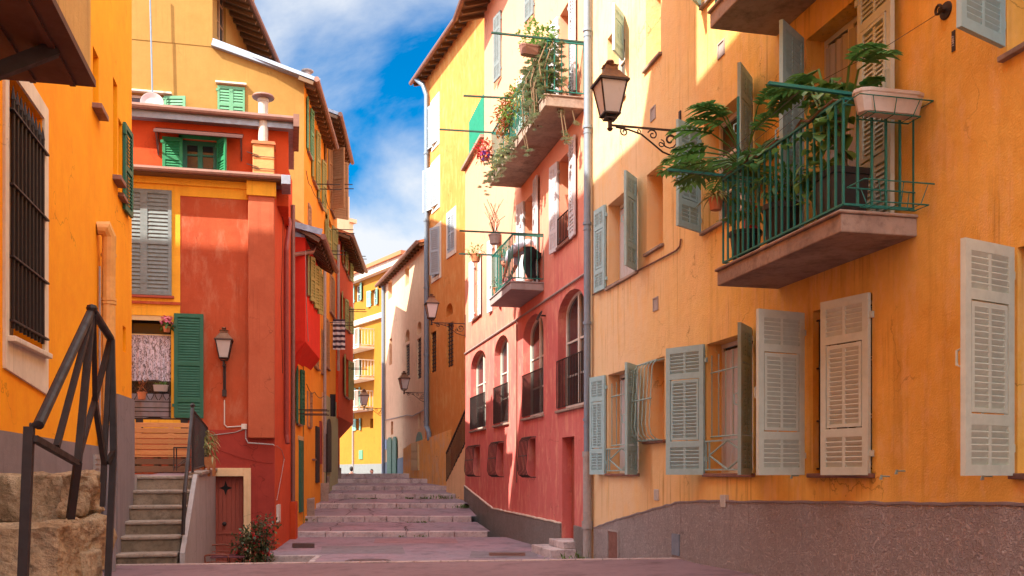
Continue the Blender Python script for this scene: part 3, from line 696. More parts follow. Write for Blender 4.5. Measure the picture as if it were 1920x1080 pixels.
# thin wires from the ring bolt to the laundry rods
mb = MB(); ur, zrb = WR.at(1774, 24)
mb.tube([(ur-.03, -.07, zrb-.01), ((ur+un)/2, -.4, zrb-.22), (un-1.3, -pr, zrb-.25)], .003, 3)
for k in range(4): y = -pr+.0-.12*k; mb.tube([(un-i_, y, zr+1.0), ((uf+un)/2, y, zr+.93), (uf+i_, y, zr+1.0)], .003, 3)
tag(mb.build('clothes_line', IRON, None, WR.M), 'thin dark clothes lines strung along the plant filled balcony', 'clothes line')
# white planter on the side rail, empty wire basket
def planter_box(mb, L, wt, wb, h):
    n = 5
    def ring(L, w, z):
        pts = []
        for sx in (1, -1):
            for k in range(n):
                a = R(-90+180*k/(n-1)) if sx > 0 else R(90+180*k/(n-1)); pts.append((sx*(L/2-w/2)+w/2*math.cos(a), w/2*math.sin(a), z))
        return pts
    rs = [ring(L*.86, wb, 0), ring(L*.97, wt*.93, h*.82), ring(L, wt, h*.84), ring(L, wt, h), ring(L*.95, wt*.86, h), ring(L*.9, wt*.8, h*.7)]
    m = len(rs[0]); vs = [p for r_ in rs for p in r_]; fs = [(i*m+j, i*m+(j+1)%m, (i+1)*m+(j+1)%m, (i+1)*m+j) for i in range(5) for j in range(m)]
    fs += [tuple(range(m))[::-1], tuple(5*m+j for j in range(m))]; mb.add(vs, fs)
M = WR.M @ T(un+.10, -pr*.48, zr+.80) @ rotm(R(90))
pl = thing('planter', 'long empty off-white plastic planter hooked on the near end of the green balcony rail', 'planter', M)
mb = MB(); planter_box(mb, .66, .2, .15, .19); mb.build('trough', POT_WHITE, pl, M, bevel=.006)
def basket(mb, L, w, h):
    for z, k in ((h, 1), (.0, .72)):
        mb.tube([(-L/2*k, -w/2*k, z), (L/2*k, -w/2*k, z), (L/2*k, w/2*k, z), (-L/2*k, w/2*k, z), (-L/2*k, -w/2*k, z)], .005, 4)
    for x in (-.32, 0, .32): mb.tube([(x*L, -w/2, h), (x*L*.8, -w/2*.72, 0), (x*L*.8, w/2*.72, 0), (x*L, w/2, h)], .004, 4)
mb = MB(); mb.M = T(0, 0, -.02); basket(mb, .7, .24, .13); mb.build('holder', IRON_TEAL, pl, M)
M = WR.M @ T(un+.10, -pr*.40, zr+.03) @ rotm(R(90))
bk = MB(); basket(bk, .74, .26, .17); o = bk.build('wire_basket', IRON_TEAL, None, M); tag(o, 'empty green wire basket hooked low on the near end of the balcony rail', 'basket')
# plants on the balcony
def P_(px, d, z=zr): return WR.W(U(px, d), z, d)
def philo(cn, L, n, h0, spread, bias=(0, 0)):
    def fn(mb):
        for i in range(n):
            a = 2*math.pi*i/n+rnd.uniform(-.3, .3); e = rnd.uniform(.25, .9)
            d = Vector((math.cos(a)*spread+bias[0], math.sin(a)*spread+bias[1], e)).normalized(); st = L*rnd.uniform(.6, 1.1)
            b = Vector((0, 0, h0)); t = b+d*st; mid = b+d*st*.5+Vector((0, 0, .06)); mb.tube([b, mid, t], .009, 4)
            frond(mb, t, Vector((d.x, d.y, d.z*.2)), cn*rnd.uniform(.8, 1.15), .66, 8, .22, .042)
    return fn
mb = None
# far tall plant reaching over the rod
P = P_(1398, pr-.22)
def far_foliage(mb):
    philo(.46, .60, 22, 1.05, .8, (-.15, .45))(mb)
def far_broad(mb):
    for i in range(30):
        a = rnd.uniform(0, 6.28); leaf(mb, (rnd.uniform(-.18,.18), rnd.uniform(-.18,.18), rnd.uniform(.38, .85)), (math.cos(a), math.sin(a), rnd.uniform(-.6, .2)), rnd.uniform(.12, .2), .12, .3)
pp = potplant('potted_plant', 'tall split-leaf plant in a black pot at the far end of the green balcony', 'plant', P, .17, .36, POT_BLACK, [('leaves', far_foliage, LEAF_D), ('broad_leaves', far_broad, LEAF_M)], 0, group='pots on the green balcony')
P = P_(1392, pr-.30, zr+.36)
def bag(mb):
    mb.lathe([(.05, 0), (.085, .05), (.08, .18), (.10, .26), (.05, .30), (.07, .34)], (.10, -.02, .0), 9)
mb = MB(); bag(mb); o = mb.build('plastic_bag', FL_RED, None, T(*P)); tag(o, 'crumpled red plastic bag stuffed among the balcony plants', 'bag')
P = P_(1466, pr-.24)
def shrub_f(mb): blob(mb, (0, 0, .66), (.24, .24, .2), 260, .085, .05, out=.8)
def shrub_s(mb):
    for i in range(5): mb.tube([(0, 0, .4), (rnd.uniform(-.08,.08), rnd.uniform(-.08,.08), .5), (rnd.uniform(-.18,.18), rnd.uniform(-.18,.18), .7)], .014, 5)
potplant('potted_plant', 'rounded small-leaved jade shrub in the middle black pot of the green balcony', 'plant', P, .19, .44, POT_BLACK, [('leaves', shrub_f, LEAF_D), ('stems', shrub_s, STEM)], 0, group='pots on the green balcony')
P = P_(1577, pr-.26)
def big_f(mb):
    # arching crown up high: reaches left over the rod and right
    for (dx, dy, dz, ln) in ((.0, -.55, 1.28, .44), (.12, .2, 1.32, .5), (-.1, .55, 1.5, .46), (.1, .5, 1.42, .42), (-.12, .75, 1.42, .46), (-.05, -.35, 1.35, .5), (-.3, .15, 1.24, .4), (.1, -.1, 1.15, .34), (-.05, .1, 1.0, .3), (-.1, .95, 1.44, .4), (.0, .75, 1.55, .4)):
        t = Vector((dx, dy*.72, dz)); mb.tube([(0, 0, .4), (dx*.2, dy*.1, .8), (dx*.6, dy*.5, dz*1.0), t], .010, 4)
        frond(mb, t, (dx*.6, dy, .08), ln*.85, .62, 8, .35, .05)
def big_s(mb): mb.tube([(0, 0, .35), (.03, .02, .6), (-.02, .04, .85), (.02, 0, 1.05)], .045, 7)
def ivy(mb):
    for i in range(150):
        t = rnd.random(); y = -.1+.25*rnd.random(); z = .25+1.1*t
        leaf(mb, (rnd.uniform(-.22, .10), y+.12*math.sin(z*5)+.12, z), (rnd.gauss(0,1), rnd.gauss(0,1), rnd.uniform(-1,.1)), rnd.uniform(.08, .15), .12, .2)
potplant('potted_plant', 'huge split-leaf plant with ivy in the square black corner pot of the green balcony', 'plant', P, .25, .46, POT_BLACK, [('leaves', big_f, LEAF_D), ('trunk', big_s, STEM), ('ivy', ivy, LEAF_M)], 0, sq=True, group='pots on the green balcony', taper=.84)
# ivy along the rail
mb = MB(); L = un-uf
for i in range(60):
    t = rnd.random(); u = uf+i_+(L-2*i_)*t; leaf(mb, (u, -pr+i_+rnd.uniform(-.06,.06), zr+.97+rnd.uniform(-.12, .1+.1*math.sin(t*9))), (rnd.gauss(0,1), rnd.gauss(0,1), rnd.uniform(-1,.4)), rnd.uniform(.07,.14), .10, .2)
vine = MB(); vine.tube([(uf+i_+(L-2*i_)*k/14, -pr+i_+.03*math.sin(k), zr+.99+.04*math.sin(k*2.1)) for k in range(15)], .012, 5)
vr = thing('climbing_vine', 'dark leafy vine twisting along the top rail of the green balcony', 'vine', WR.M)
mb.build('leaves', LEAF_D, vr, WR.M, recalc=False); vine.build('stem', STEM, vr, WR.M)
P = WR.W(uf+.1, zr+.62, pr+.06)
def spider(mb):
    for i in range(46):
        a = rnd.uniform(0, 6.28); leaf(mb, (0, 0, .14), (math.cos(a), math.sin(a), rnd.uniform(.2, 1.2)), rnd.uniform(.2, .32), .02, .8, seg=3)
potplant('hanging_plant', 'spiky spider plant in a terracotta pot hung outside the far rail of the green balcony', 'plant', P, .08, .13, TERRA, [('leaves', spider, LEAF_Y)], 0)

# ================================================================ pink house
WP = Wall((XR, 29.66), (XR, 16.80)); U, Z = WP.U, WP.Z
hp = thing('pink_house', 'rose pink house with four arched windows and a planted upper balcony', 'house', WP.M)
arches = []
for (xl, xr, yc, yb, xs) in ((883, 911, 660, 804, 897), (927, 954, 629, 794, 940), (981, 1019, 587, 780, 1000), (1046, 1096, 543, 765, 1071)):
    arches.append((U(xl), U(xr), WP.Z((xl+xr)/2+ (xr-xl)*.1, yb), WP.Z((xl+xr)/2, yc)))
az0 = sum(a[2] for a in arches)/4; az1 = sum(a[3] for a in arches)/4
holes = [archloop(a[0], a[1], az0, az1, .42) for a in arches]
base = [(U(a), U(b), Z((a+b)/2, 893), Z((a+b)/2, yt)) for a, b, yt in ((886, 900, 836), (931, 944, 830), (990, 1004, 820))]
bz0, bz1 = g(-.06), g(.80)
holes += [rect(a, b, bz0, bz1) for a, b, _, _ in base]
dr = (U(1054), U(1077), 0.05, Z(1065, 819)); holes.append(rect(*dr))
# first floor: windows c1..c5 ; z from the pixel rows
cz0, cz1 = g(4.6), g(6.35)
C1 = (U(890), U(899)); C2 = (U(924), U(936)); C3 = (U(985), U(1003)); C4 = (U(1049), U(1071))
holes += [rect(*C1, cz0, cz1), rect(*C2, cz0-.2, cz1), rect(*C3, g(3.98), cz1), rect(*C4, cz0, cz1)]
# second floor
D1 = (U(880), U(906)); D3 = (U(985), U(1003)); D4 = (U(1050), U(1071))
holes += [rect(*D3, g(7.3), g(9.3)), rect(*D4, g(7.2), g(9.3)), rect(U(926), U(941), g(10.3), g(12.0)), rect(U(984), U(1003), g(10.3), g(12.0)), rect(U(1050), U(1071), g(10.3), g(12.0))]
ptop = 14.6
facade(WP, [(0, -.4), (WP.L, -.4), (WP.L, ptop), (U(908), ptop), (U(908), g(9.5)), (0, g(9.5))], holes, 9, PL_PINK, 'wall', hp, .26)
eave(WP, hp, U(906), WP.L, ptop, out=.75, slope=.3)
for a in arches:
    f = window(WP, hp, a[0]+.003, a[1]-.003, az0+.003, az1-.003, .20, 2, 3, FRAME_W, arch=.417, fw=.07)
    railing(WP, hp, [(a[0]+.02, -.03), (a[1]-.02, -.03)], az0+.05, az0+1.0, IRON_BR, .10, .008, .012, 'guard_rail')
    sill(WP, hp, a[0], a[1], az0-.002, .06, .05, STONE_SLAB)
for a, b, _, _ in base:
    window(WP, hp, a+.003, b-.003, bz0+.003, bz1-.003, .25, 1, 1, FRAME_W, GLASS)
    mb = MB(); w = b-a
    for i in range(7):
        u = a-.05+(w+.1)*i/6
        mb.tube([(u, 0, bz1+.02), (u, -.13, bz1+.02), (u, -.19, bz1-.07), (u, -.22, bz1-.45), (u, -.24, bz0+.16), (u, -.2, bz0+.03), (u, -.12, bz0-.02), (u, 0, bz0-.02)], .011, 5)
    mb.tube([(a-.05, -.22, bz1-.4), (b+.05, -.22, bz1-.4)], .012, 5); mb.tube([(a-.05, -.13, bz1+.02), (b+.05, -.13, bz1+.02)], .012, 5)
    mb.build('window_grille', IRON, hp, WP.M)
mb = MB(); mb.box(dr[0]+.003, dr[1]-.003, .20, .25, dr[2], dr[3]-.003); d_ = mb.build('door', WOOD_DOOR, hp, WP.M)
for c in (C1, C2, C3, C4): window(WP, hp, c[0]+.003, c[1]-.003, (g(3.98) if c is C3 else cz0-.2 if c is C2 else cz0)+.003, cz1-.003, .22, 2, 3, FRAME_W)
for c in (D3, D4): window(WP, hp, c[0]+.003, c[1]-.003, g(7.3)+.003, g(9.3)-.003, .22, 2, 3, FRAME_W)
for (x0, x1) in ((926, 941), (984, 1003), (1050, 1071)): window(WP, hp, U(x0)+.003, U(x1)-.003, g(10.3)+.003, g(12)-.003, .3, 2, 3, FRAME_W)
for c in (C1, C4): sill(WP, hp, c[0], c[1], cz0-.002, .07, .06, GUTTER)
S = lambda xh, xf, z0, z1, w, m=SH_WHITE, **k: shutter(WP, hp, xh, xf, z0, z1, w, m, sp=.06, **k)
S(890, 880, cz0-.05, cz1, .42, lo=100); S(899, 905, cz0-.05, cz1, .42, hi=80)
S(924, 917, cz0-.2, cz1, .4, lo=100); S(936, 951, cz0-.2, cz1, .4, lo=20, hi=100)
S(985, 974, g(4.0), cz1, .42, lo=60, hi=170); S(1003, 1017, g(4.0), cz1+.2, .45, hi=100)
S(1049, 1031, cz0-.05, cz1, .45, lo=60, hi=176); S(1071, 1090, cz0-.05, cz1+.1, .45, hi=110)
S(985, 974, g(7.3), g(9.3), .42, lo=60, hi=170); S(1003, 1017, g(7.3), g(9.3), .45, hi=100)
S(1049, 1031, g(7.3), g(9.3), .45, lo=60, hi=176); S(1071, 1090, g(7.3), g(9.3), .45, hi=110)
S(941, 926, g(10.3), g(12), .50, SH_GREY, lo=150, style=3); S(1003, 984, g(10.3), g(12), .5, SH_GREY, lo=150)
S(1071, 1090, g(10.2), g(12), .5, hi=110)
railing(WP, hp, [(C4[0]+.03, -.05), (C4[1]-.03, -.05)], cz0+.04, cz0+.55, IRON, .11, .008, .012, 'guard_rail')
# grey plinth with a stepped line, string cable
pt = ragged([(0, Z(872, 911)), (U(925), Z(925, 953)), (U(1053), Z(1053, 981))])
mb = MB(); mb.prism([(0, -.4)]+pt+[(U(1053), -.4)], -.04, 0); mb.prism([(U(1079), -.4), (U(1079), Z(1079, 985)), (WP.L, Z(1108, 993)), (WP.L, -.4)], -.04, 0)
mb.build('plinth', PL_GREYWALL if 0 else plaster('roughcast_grey', (.34,.30,.28), (.28,.24,.22), .3, bump=.8, grain=90, coarse=2.2), hp, WP.M)
mb = MB()
for p, q in zip(pt, pt[1:]): mb.bar((p[0], -.022, p[1]+.004), (q[0], -.022, q[1]+.004), .055, .03)
mb.build('plinth_edge', PL_WHITE, hp, WP.M)
mb = MB(); mb.box(dr[0]-.35, dr[1]+.28, -.55, -.045, -.05, .16); mb.box(dr[0]+.0, dr[1]+.2, -.28, .19, .16, .30); mb.build('doorstep', STONE_KERB, hp, WP.M, bevel=.015)
pipe(WP, hp, [(0.02, -.03, Z(872, 664)), (U(1000), -.03, Z(1000, 580)), (WP.L-.05, -.03, Z(1100, 513))], .022, PIPE_LOW, 'conduit', n=6)
pipe(WP, hp, [(U(970), -.02, Z(970, 598)), (U(970), -.02, Z(970, 905))], .014, PIPE_BROWN, 'conduit', n=6)
# big grey downpipe on the joint of the two houses
u = WP.U(1101, .10)
pp_ = [(u, -.1, 14.4), (u, -.1, 1.95)]
dp = MB(); dp.tube(pp_, .062, 14)
for z in (13.2, 11.4, 9.6, 7.85, 6.1, 4.3, 2.55): dp.tube([(u, -.1, z), (u, -.1, z+.05)], .078, 14); dp.tube([(u, -.1, z-.10), (u, -.1, z-.07)], .07, 14)
o = dp.build('downpipe', PIPE_GREY, hp, WP.M)
dp = MB(); dp.tube([(u, -.1, 1.98), (u, -.1, -.1)], .078, 14); dp.tube([(u, -.1, .60), (u, -.1, .74)], .10, 14); dp.tube([(u, -.1, 1.9), (u, -.1, 2.0)], .092, 14); dp.build('pipe_foot', PIPE_LOW, o, WP.M)
# small balcony
us0, us1 = U(957), U(1020)
p3 = WP.prot(us1, 957); zs = Z(1020, 545); us0 = None
for k in range(0, 400):
    uu = us1-k*.02
    if WP.px(uu, p3)[0] < 918.5: us0 = uu; break
sb = slab(WP, hp, us0, us1, p3, zs, zs+.18, PL_GREYWALL); sb['label'] = 'small grey balcony with green iron rail'
zt = zs+.18
railing(WP, sb, [(us0+.05, 0), (us0+.05, -p3+.05), (us1-.05, -p3+.05), (us1-.05, 0)], zt+.08, zt+1.0, IRON_TEAL, .13, .009, .018, mid=None)
mb = MB(); mb.bar((us1-.05, 0, zt+1.04), (us1-.05, -p3-1.1, zt+1.02), .038, .03); mb.build('laundry_rod', ROD, sb, WP.M); mb = MB(); mb.bar((us0+.05, 0, zt+1.04), (us0+.05, -p3-.75, zt+1.02), .038, .03); mb.build('laundry_rod', ROD, sb, WP.M)
# big upper balcony
ubn = U(1096); p4 = WP.prot(ubn, 1022); zq = Z(1096, 200)
ubf = None
for k in range(0, 600):
    uu = ubn-k*.02
    if WP.px(uu, p4)[0] < 918: ubf = uu; break
zq = (zq+WP.Z(917, 353, p4))/2
sb2 = slab(WP, hp, ubf, ubn, p4, zq, zq+.22, STONE_SLAB); sb2['label'] = 'long upper balcony hung with succulents'
z4 = zq+.22
railing(WP, sb2, [(ubf+.05, 0), (ubf+.05, -p4+.05), (ubn-.05, -p4+.05), (ubn-.05, 0)], z4+.08, z4+1.0, IRON_TEAL, .13, .009, .018)
mb = MB(); mb.bar((ubn-.05, 0, z4+1.04), (ubn-.05, -p4-1.0, z4+1.04), .038, .03); um_ = ubf+(ubn-ubf)*.42
mb.build('laundry_rod', ROD, sb2, WP.M)
for (a_, b_) in (((um_, -p4+.05, z4+1.04), (um_, -p4-1.0, z4+1.0)), ((ubf+.05, 0, z4+1.04), (ubf+.05, -p4-1.2, z4+1.0))): mb = MB(); mb.bar(a_, b_, .038, .03); mb.build('laundry_rod', ROD, sb2, WP.M)
print('pink balconies p', pr, pr2, p3, p4, 'z', zs, zq, 'u', us0, us1, ubf, ubn)
# green screen panel on a ledge left of the balcony
mb = MB(); u0, u1 = U(880), U(907); z0 = g(9.6)
mb.box(u0, u1, -.01, .02, g(9.62), g(10.75))
for i in range(14): uu = u0+(u1-u0)*(i+.5)/14; mb.box(uu-.02, uu+.02, -.025, .03, g(9.62), g(10.75))
mb.build('balcony_screen', paint('screen_green', (.015,.28,.17), .5, .2), hp, WP.M)
mb = MB(); mb.box(-.1, U(908)-.01, -.12, .3, g(9.5)+.003, g(9.6)); mb.build('ledge', STONE_SLAB, hp, WP.M, bevel=.01)
# plants on the big balcony
def succ(mb, cs, n, r, dz, L=.10):
    for i in range(n):
        c = Vector(rnd.choice(cs))+Vector((rnd.gauss(0, r[0]), rnd.gauss(0, r[1]), rnd.gauss(0, r[2]))); rosette(mb, c, L*rnd.uniform(.7, 1.3), 7)
def trail(mb, start, n, ln, m2=None):
    for i in range(n):
        p = Vector(start)+Vector((rnd.uniform(-.5,.5), rnd.uniform(-.12,.12), 0)); q = p+Vector((rnd.uniform(-.15,.15), rnd.uniform(-.1,.05), -ln*rnd.uniform(.5, 1.1)))
        mb.tube([p, (p+q)/2+Vector((rnd.uniform(-.08,.08), -.08, 0)), q], .012, 4)
        m2.append(q)
Mb = WP.M @ T(ubn-.4, -p4+.1, z4)
t1 = thing('succulent_cascade', 'mass of grey-green succulents tumbling over the near corner of the high pink balcony', 'plant', Mb)
ends = []; mb = MB()
for k in range(24):
    p = Vector((rnd.uniform(-.8, .4), rnd.uniform(-.1,.15), rnd.uniform(.6, 1.2))); q = p+Vector((rnd.uniform(-.1,.1), -.12, -rnd.uniform(.5, 1.2))); mb.tube([p, (p+q)/2+Vector((0, -.1, 0)), q], .013, 4); ends.append(q)
for (x, y, z) in ((.33, .35, -.75), (.36, .5, -.5), (.30, .2, -.3), (-.75, -.12, -.75), (-.95, -.12, -.6), (.35, .3, -.9)):
    mb.tube([(x*.8, y*.7, .1), (x*1.02, y-.08, z*.4), (x, y, z)], .012, 4); ends.append(Vector((x, y, z)))
mb.build('stems', STEM, t1, Mb)
mb = MB()
for e in ends:
    for k in range(3): rosette(mb, e+Vector((rnd.uniform(-.07,.07), rnd.uniform(-.07,.07), rnd.uniform(-.07,.1))), rnd.uniform(.07, .12), 7)
for i in range(380): rosette(mb, (rnd.uniform(-1.2, .42), rnd.uniform(-.22, .3), rnd.uniform(.05, 1.0)), rnd.uniform(.06, .12), 7)
mb.build('rosettes', LEAF_S, t1, Mb, recalc=False)
mb = MB(); blob(mb, (-.15, 0, 1.15), (.7, .3, .28), 420, .10, .05); blob(mb, (-.4, .05, .4), (.8, .2, .35), 420, .09, .05); blob(mb, (-.75, -.1, 1.55), (.5, .25, .3), 160, .10, .06); mb.build('shrub_leaves', LEAF_M, t1, Mb, recalc=False)
def bushy(name, label, u, d, z, rr, n, m, L=.1, w=.06, extra=None, kind='plant'):
    M = WP.M @ T(u, -d, z); t = thing(name, label, kind, M); mb = MB(); blob(mb, (0, 0, 0), rr, n, L, w); mb.build('leaves', m, t, M, recalc=False)
    if extra: extra(t, M)
    return t
Lb = ubn-ubf
bushy('leafy_plant', 'rust and green leafy bush on the far half of the high pink balcony', ubf+Lb*.33, p4-.05, z4+.85, (.9, .28, .42), 420, LEAF_R, .12, .06, lambda t, M: (lambda mb: (blob(mb, (.4, 0, .0), (.7, .25, .4), 300, .13, .05), mb.build('green_leaves', LEAF_M, t, M, recalc=False)))(MB()))
def flw(t, M):
    mb = MB(); blob(mb, (0, -.05, .05), (.28, .2, .2), 90, .08, .07); mb.build('flowers', FL_RED, t, M, recalc=False)
    mb = MB(); pot_mesh(mb, (0, 0, -.2), .12, .18); mb.build('pot', paint('pot_purple', (.16,.05,.45), .4, .1), t, M)
bushy('flower_pot', 'red flowering plant in a purple pot at the far end of the high pink balcony', ubf+.1, p4+.12, z4+.55, (.35, .25, .3), 170, LEAF_R, .11, .05, flw, 'flower pot')
def ste(t, M):
    mb = MB(); succ(mb, [(x*.3-1.4, -.05, -.1-.25*abs(math.sin(x*1.3))) for x in range(0, 10)], 110, (.12, .07, .12), 0, .085); mb.build('rosettes', LEAF_S, t, M, recalc=False)
bushy('trailing_plant', 'yellow-green trailing plant spilling over the far edge of the high pink balcony', ubf+1.45, p4+.03, z4+.05, (1.4, .08, .22), 260, LEAF_Y, .07, .04, ste)
bushy('bushy_plant', 'fine leafed green bush beside the green bars at the middle of the high pink balcony', ubf+Lb*.58, p4-.1, z4+.85, (.55, .2, .4), 380, LEAF_Y, .08, .04)
# window box tipped on the end rod
M = WP.M @ T(ubn-.25, -p4-.22, z4+.78) @ rotm(R(8)); t = thing('window_box', 'dark brown window box hooked outside the high pink balcony under the clothes rod', 'planter', M)
mb = MB(); mb.M = rotm(R(90)); planter_box(mb, .45, .2, .15, .18); mb.build('trough', PIPE_BROWN, t, M)
# pots on the small balcony
def sm(u, d, z, label, m=LEAF_M, pm=TERRA):
    P = WP.W(u, z, d)
    potplant('rail_pot', label, 'flower pot', P, .12, .18, pm, [('leaves', lambda mb: blob(mb, (0, 0, .28), (.2, .2, .14), 90, .12, .03), m)], 0, group='pots on the small pink balcony')
sm(us0+.05, p3+.35, zt+.85, 'terracotta pot with a green plant on the far rod of the small pink balcony')
sm(us0+1.1, p3-.15, zt+.62, 'terracotta pot with pale leaves inside the rail of the small pink balcony', LEAF_Y)
sm(us0+.35, p3-.12, zt+.02, 'round grey-green plant on the floor at the far corner of the small pink balcony', LEAF_S)
P = WP.W(us1-.05, zt+.78, p3+.34)
potplant('hanging_pot', 'grey pot with bare twigs hung from the near rod of the small pink balcony', 'flower pot', P, .13, .2, PIPE_LOW, [('twigs', lambda mb: [mb.tube([(0, 0, .2), (rnd.uniform(-.1,.1), rnd.uniform(-.1,.1), .45), (rnd.uniform(-.25,.25), rnd.uniform(-.25,.25), rnd.uniform(.6, .95))], .006, 3) for _ in range(14)], STEM)], 0)
M = WP.M @ T(us1-.9, -p3+.15, zt+.1); t = thing('flowering_plant', 'low magenta flowers on the floor of the small pink balcony', 'flowers', M); mb = MB(); blob(mb, (0, 0, .05), (.5, .12, .1), 130, .07, .06); mb.build('flowers', FL_PINK, t, M, recalc=False)
# hoop bolts
u, z = WP.at(1023, 592)
mb = MB(); mb.tube([(u+.09*math.cos(R(a)), -.14+.05*math.sin(R(a)), z+.09*math.sin(R(a))) for a in range(0, 361, 30)], .015, 5); mb.tube([(u, 0, z), (u, -.1, z)], .018, 6); mb.build('ring_bolt', IRON, hp, WP.M)

# ================================================================ tall yellow house and sand coloured house beyond
WY = Wall(at(797, 36.4)[:2], at(915, 29.77)[:2]); U, Z = WY.U, WY.Z
ht = thing('tall_yellow_house', 'tall bright yellow house with white shutters behind the pink house', 'house', WY.M)
ytop = EZ+14.9
ops = []
def wz(x, y): return Z(x, y)
w1 = (U(812), U(822), Z(812, 275), Z(812, 195)); w2 = (U(812), U(823), Z(812, 392), Z(812, 312)); w3 = (U(840), U(853), Z(846, 472), Z(846, 402)); w4 = (U(811), U(825), Z(818, 518), Z(818, 430))
s1 = (U(808), U(818), Z(813, 698), Z(813, 622)); s2 = (U(838), U(850), Z(844, 688), Z(844, 605)); n1 = (U(836), U(849), Z(842, 592), Z(842, 569))
facade(WY, rect(0, WY.L, -.5, ytop), [rect(*q) for q in (w1, w2, w3, w4, s1, s2)]+[archloop(*n1[:3], n1[3], .32)], 10, PL_YELLOW2, 'wall', ht, .35)
eave(WY, ht, -.3, WY.L+3, ytop, out=.42, slope=.3, raft=.5)
for q in (w1, w2, w3, w4): window(WY, ht, q[0]+.003, q[1]-.003, q[2]+.003, q[3]-.003, .2, 2, 3, FRAME_W, fw=.08)
mb = MB()
for q in (w1, w2, w3, w4):
    t_ = .16; mb.box(q[0]-t_, q[0], -.02, 0, q[2]-t_, q[3]+t_); mb.box(q[1], q[1]+t_, -.02, 0, q[2]-t_, q[3]+t_); mb.box(q[0], q[1], -.02, 0, q[3], q[3]+t_); mb.box(q[0], q[1], -.03, 0, q[2]-t_, q[2])
mb.build('window_surround', PL_WHITE, ht, WY.M)
for q, ang in ((w1, 172), (w2, 165)):
    shutter_at(WY, ht, q[0], q[2], q[3], (q[1]-q[0])*.9, ang, SH_PALE, .07); shutter_at(WY, ht, q[1], q[2], q[3], (q[1]-q[0])*.85, 172, SH_PALE, .07)
hw = (w3[1]-w3[0])/2
shutter_at(WY, ht, w3[0], w3[2], w3[3], hw, 3, SH_PALE, .07, d=.0); shutter_at(WY, ht, w3[1], w3[2], w3[3], hw, 177, SH_PALE, .07, d=.0)
hw = (w4[1]-w4[0])/2
shutter_at(WY, ht, w4[0], w4[2], w4[3], hw, 5, SH_PALE, .07, d=.0); shutter_at(WY, ht, w4[1], w4[2], w4[3], hw, 150, SH_PALE, .07, d=.02)
def slitbars(W, par, q, n=3, m=11):
    mb = MB(); y = .06
    for i in range(n): u = q[0]+(q[1]-q[0])*(i+.5)/n; mb.tube([(u, y, q[2]), (u, y, q[3])], .018, 5)
    for j in range(m): z = q[2]+(q[3]-q[2])*(j+.5)/m; mb.tube([(q[0], y, z), (q[1], y, z)], .018, 5)
    mb.build('window_bars', IRON, par, W.M)
    mb = MB(); dark_back(mb, q[0], q[1], q[2], q[3], .33); mb.build('pane', GLASS, par, W.M, recalc=False)
slitbars(WY, ht, s1); slitbars(WY, ht, s2)
mb = MB(); dark_back(mb, n1[0], n1[1], n1[2], n1[3], .345); mb.build('niche_back', PL_YELLOW2, ht, WY.M, recalc=False)
WB = Wall(at(720, 44.6)[:2], at(797, 36.4)[:2]); U, Z = WB.U, WB.Z
hb = thing('sand_house', 'sand coloured house with arched niches and barred slit windows behind the ramp', 'house', WB.M)
btop = EZ+8.75
sl1 = (U(761), U(768), Z(764, 705), Z(764, 646)); sl2 = (U(782), U(790), Z(786, 710), Z(786, 634)); nA = (U(760), U(768), Z(764, 641), Z(764, 618)); nB = (U(782), U(790), Z(786, 626), Z(786, 603))
o1 = (U(730), U(735), Z(732, 684), Z(732, 635)); o2 = (U(728), U(735), Z(731, 560), Z(731, 527)); o3 = (U(760), U(767), Z(764, 534), Z(764, 500)); o4 = (U(733), U(737), Z(735, 815), Z(735, 790)); o5 = (U(784), U(789), Z(786, 803), Z(786, 773))
gd = (U(782), U(793), Z(787, 836), Z(787, 810))
facade(WB, rect(0, WB.L+.02, -1.2, btop), [rect(*q) for q in (sl1, sl2, o1, o2, o3, o4, o5)]+[archloop(*nA[:3], nA[3], .25), archloop(*nB[:3], nB[3], .25)], 9, PL_BEIGE, 'wall', hb, .35)
eave(WB, hb, -.2, WB.L, btop, out=.28, slope=.3, raft=.5)
slitbars(WB, hb, sl1); slitbars(WB, hb, sl2)
mb = MB()
for q in (o1, o2, o3, o4, o5, nA, nB): dark_back(mb, q[0], q[1], q[2], q[3], .345)
mb.build('niche_back', PL_CREAM, hb, WB.M, recalc=False)
mb = MB(); mb.prism([(U(720), -1.2), (U(720), Z(720, 868)), (U(797), Z(797, 845)), (U(797), -1.2)], -.03, 0); mb.build('plinth', paint('base_blue_grey', (.17,.21,.27), .8, .3), hb, WB.M)
for (x0, x1, yt, yb) in ((729, 737, 820, 888), (739, 746, 820, 888)):
    mb = MB(); mb.prism(archloop(U(x0), U(x1), Z(733, yb+8), Z(733, yt), .3), -.09, -.035); mb.build('door', paint('door_green', (.06,.16,.11), .5, .3), hb, WB.M)
mb = MB(); mb.prism(archloop(gd[0], gd[1], gd[2], gd[3], .5), -.06, 0); mb.build('door', MC['door_green'], hb, WB.M)
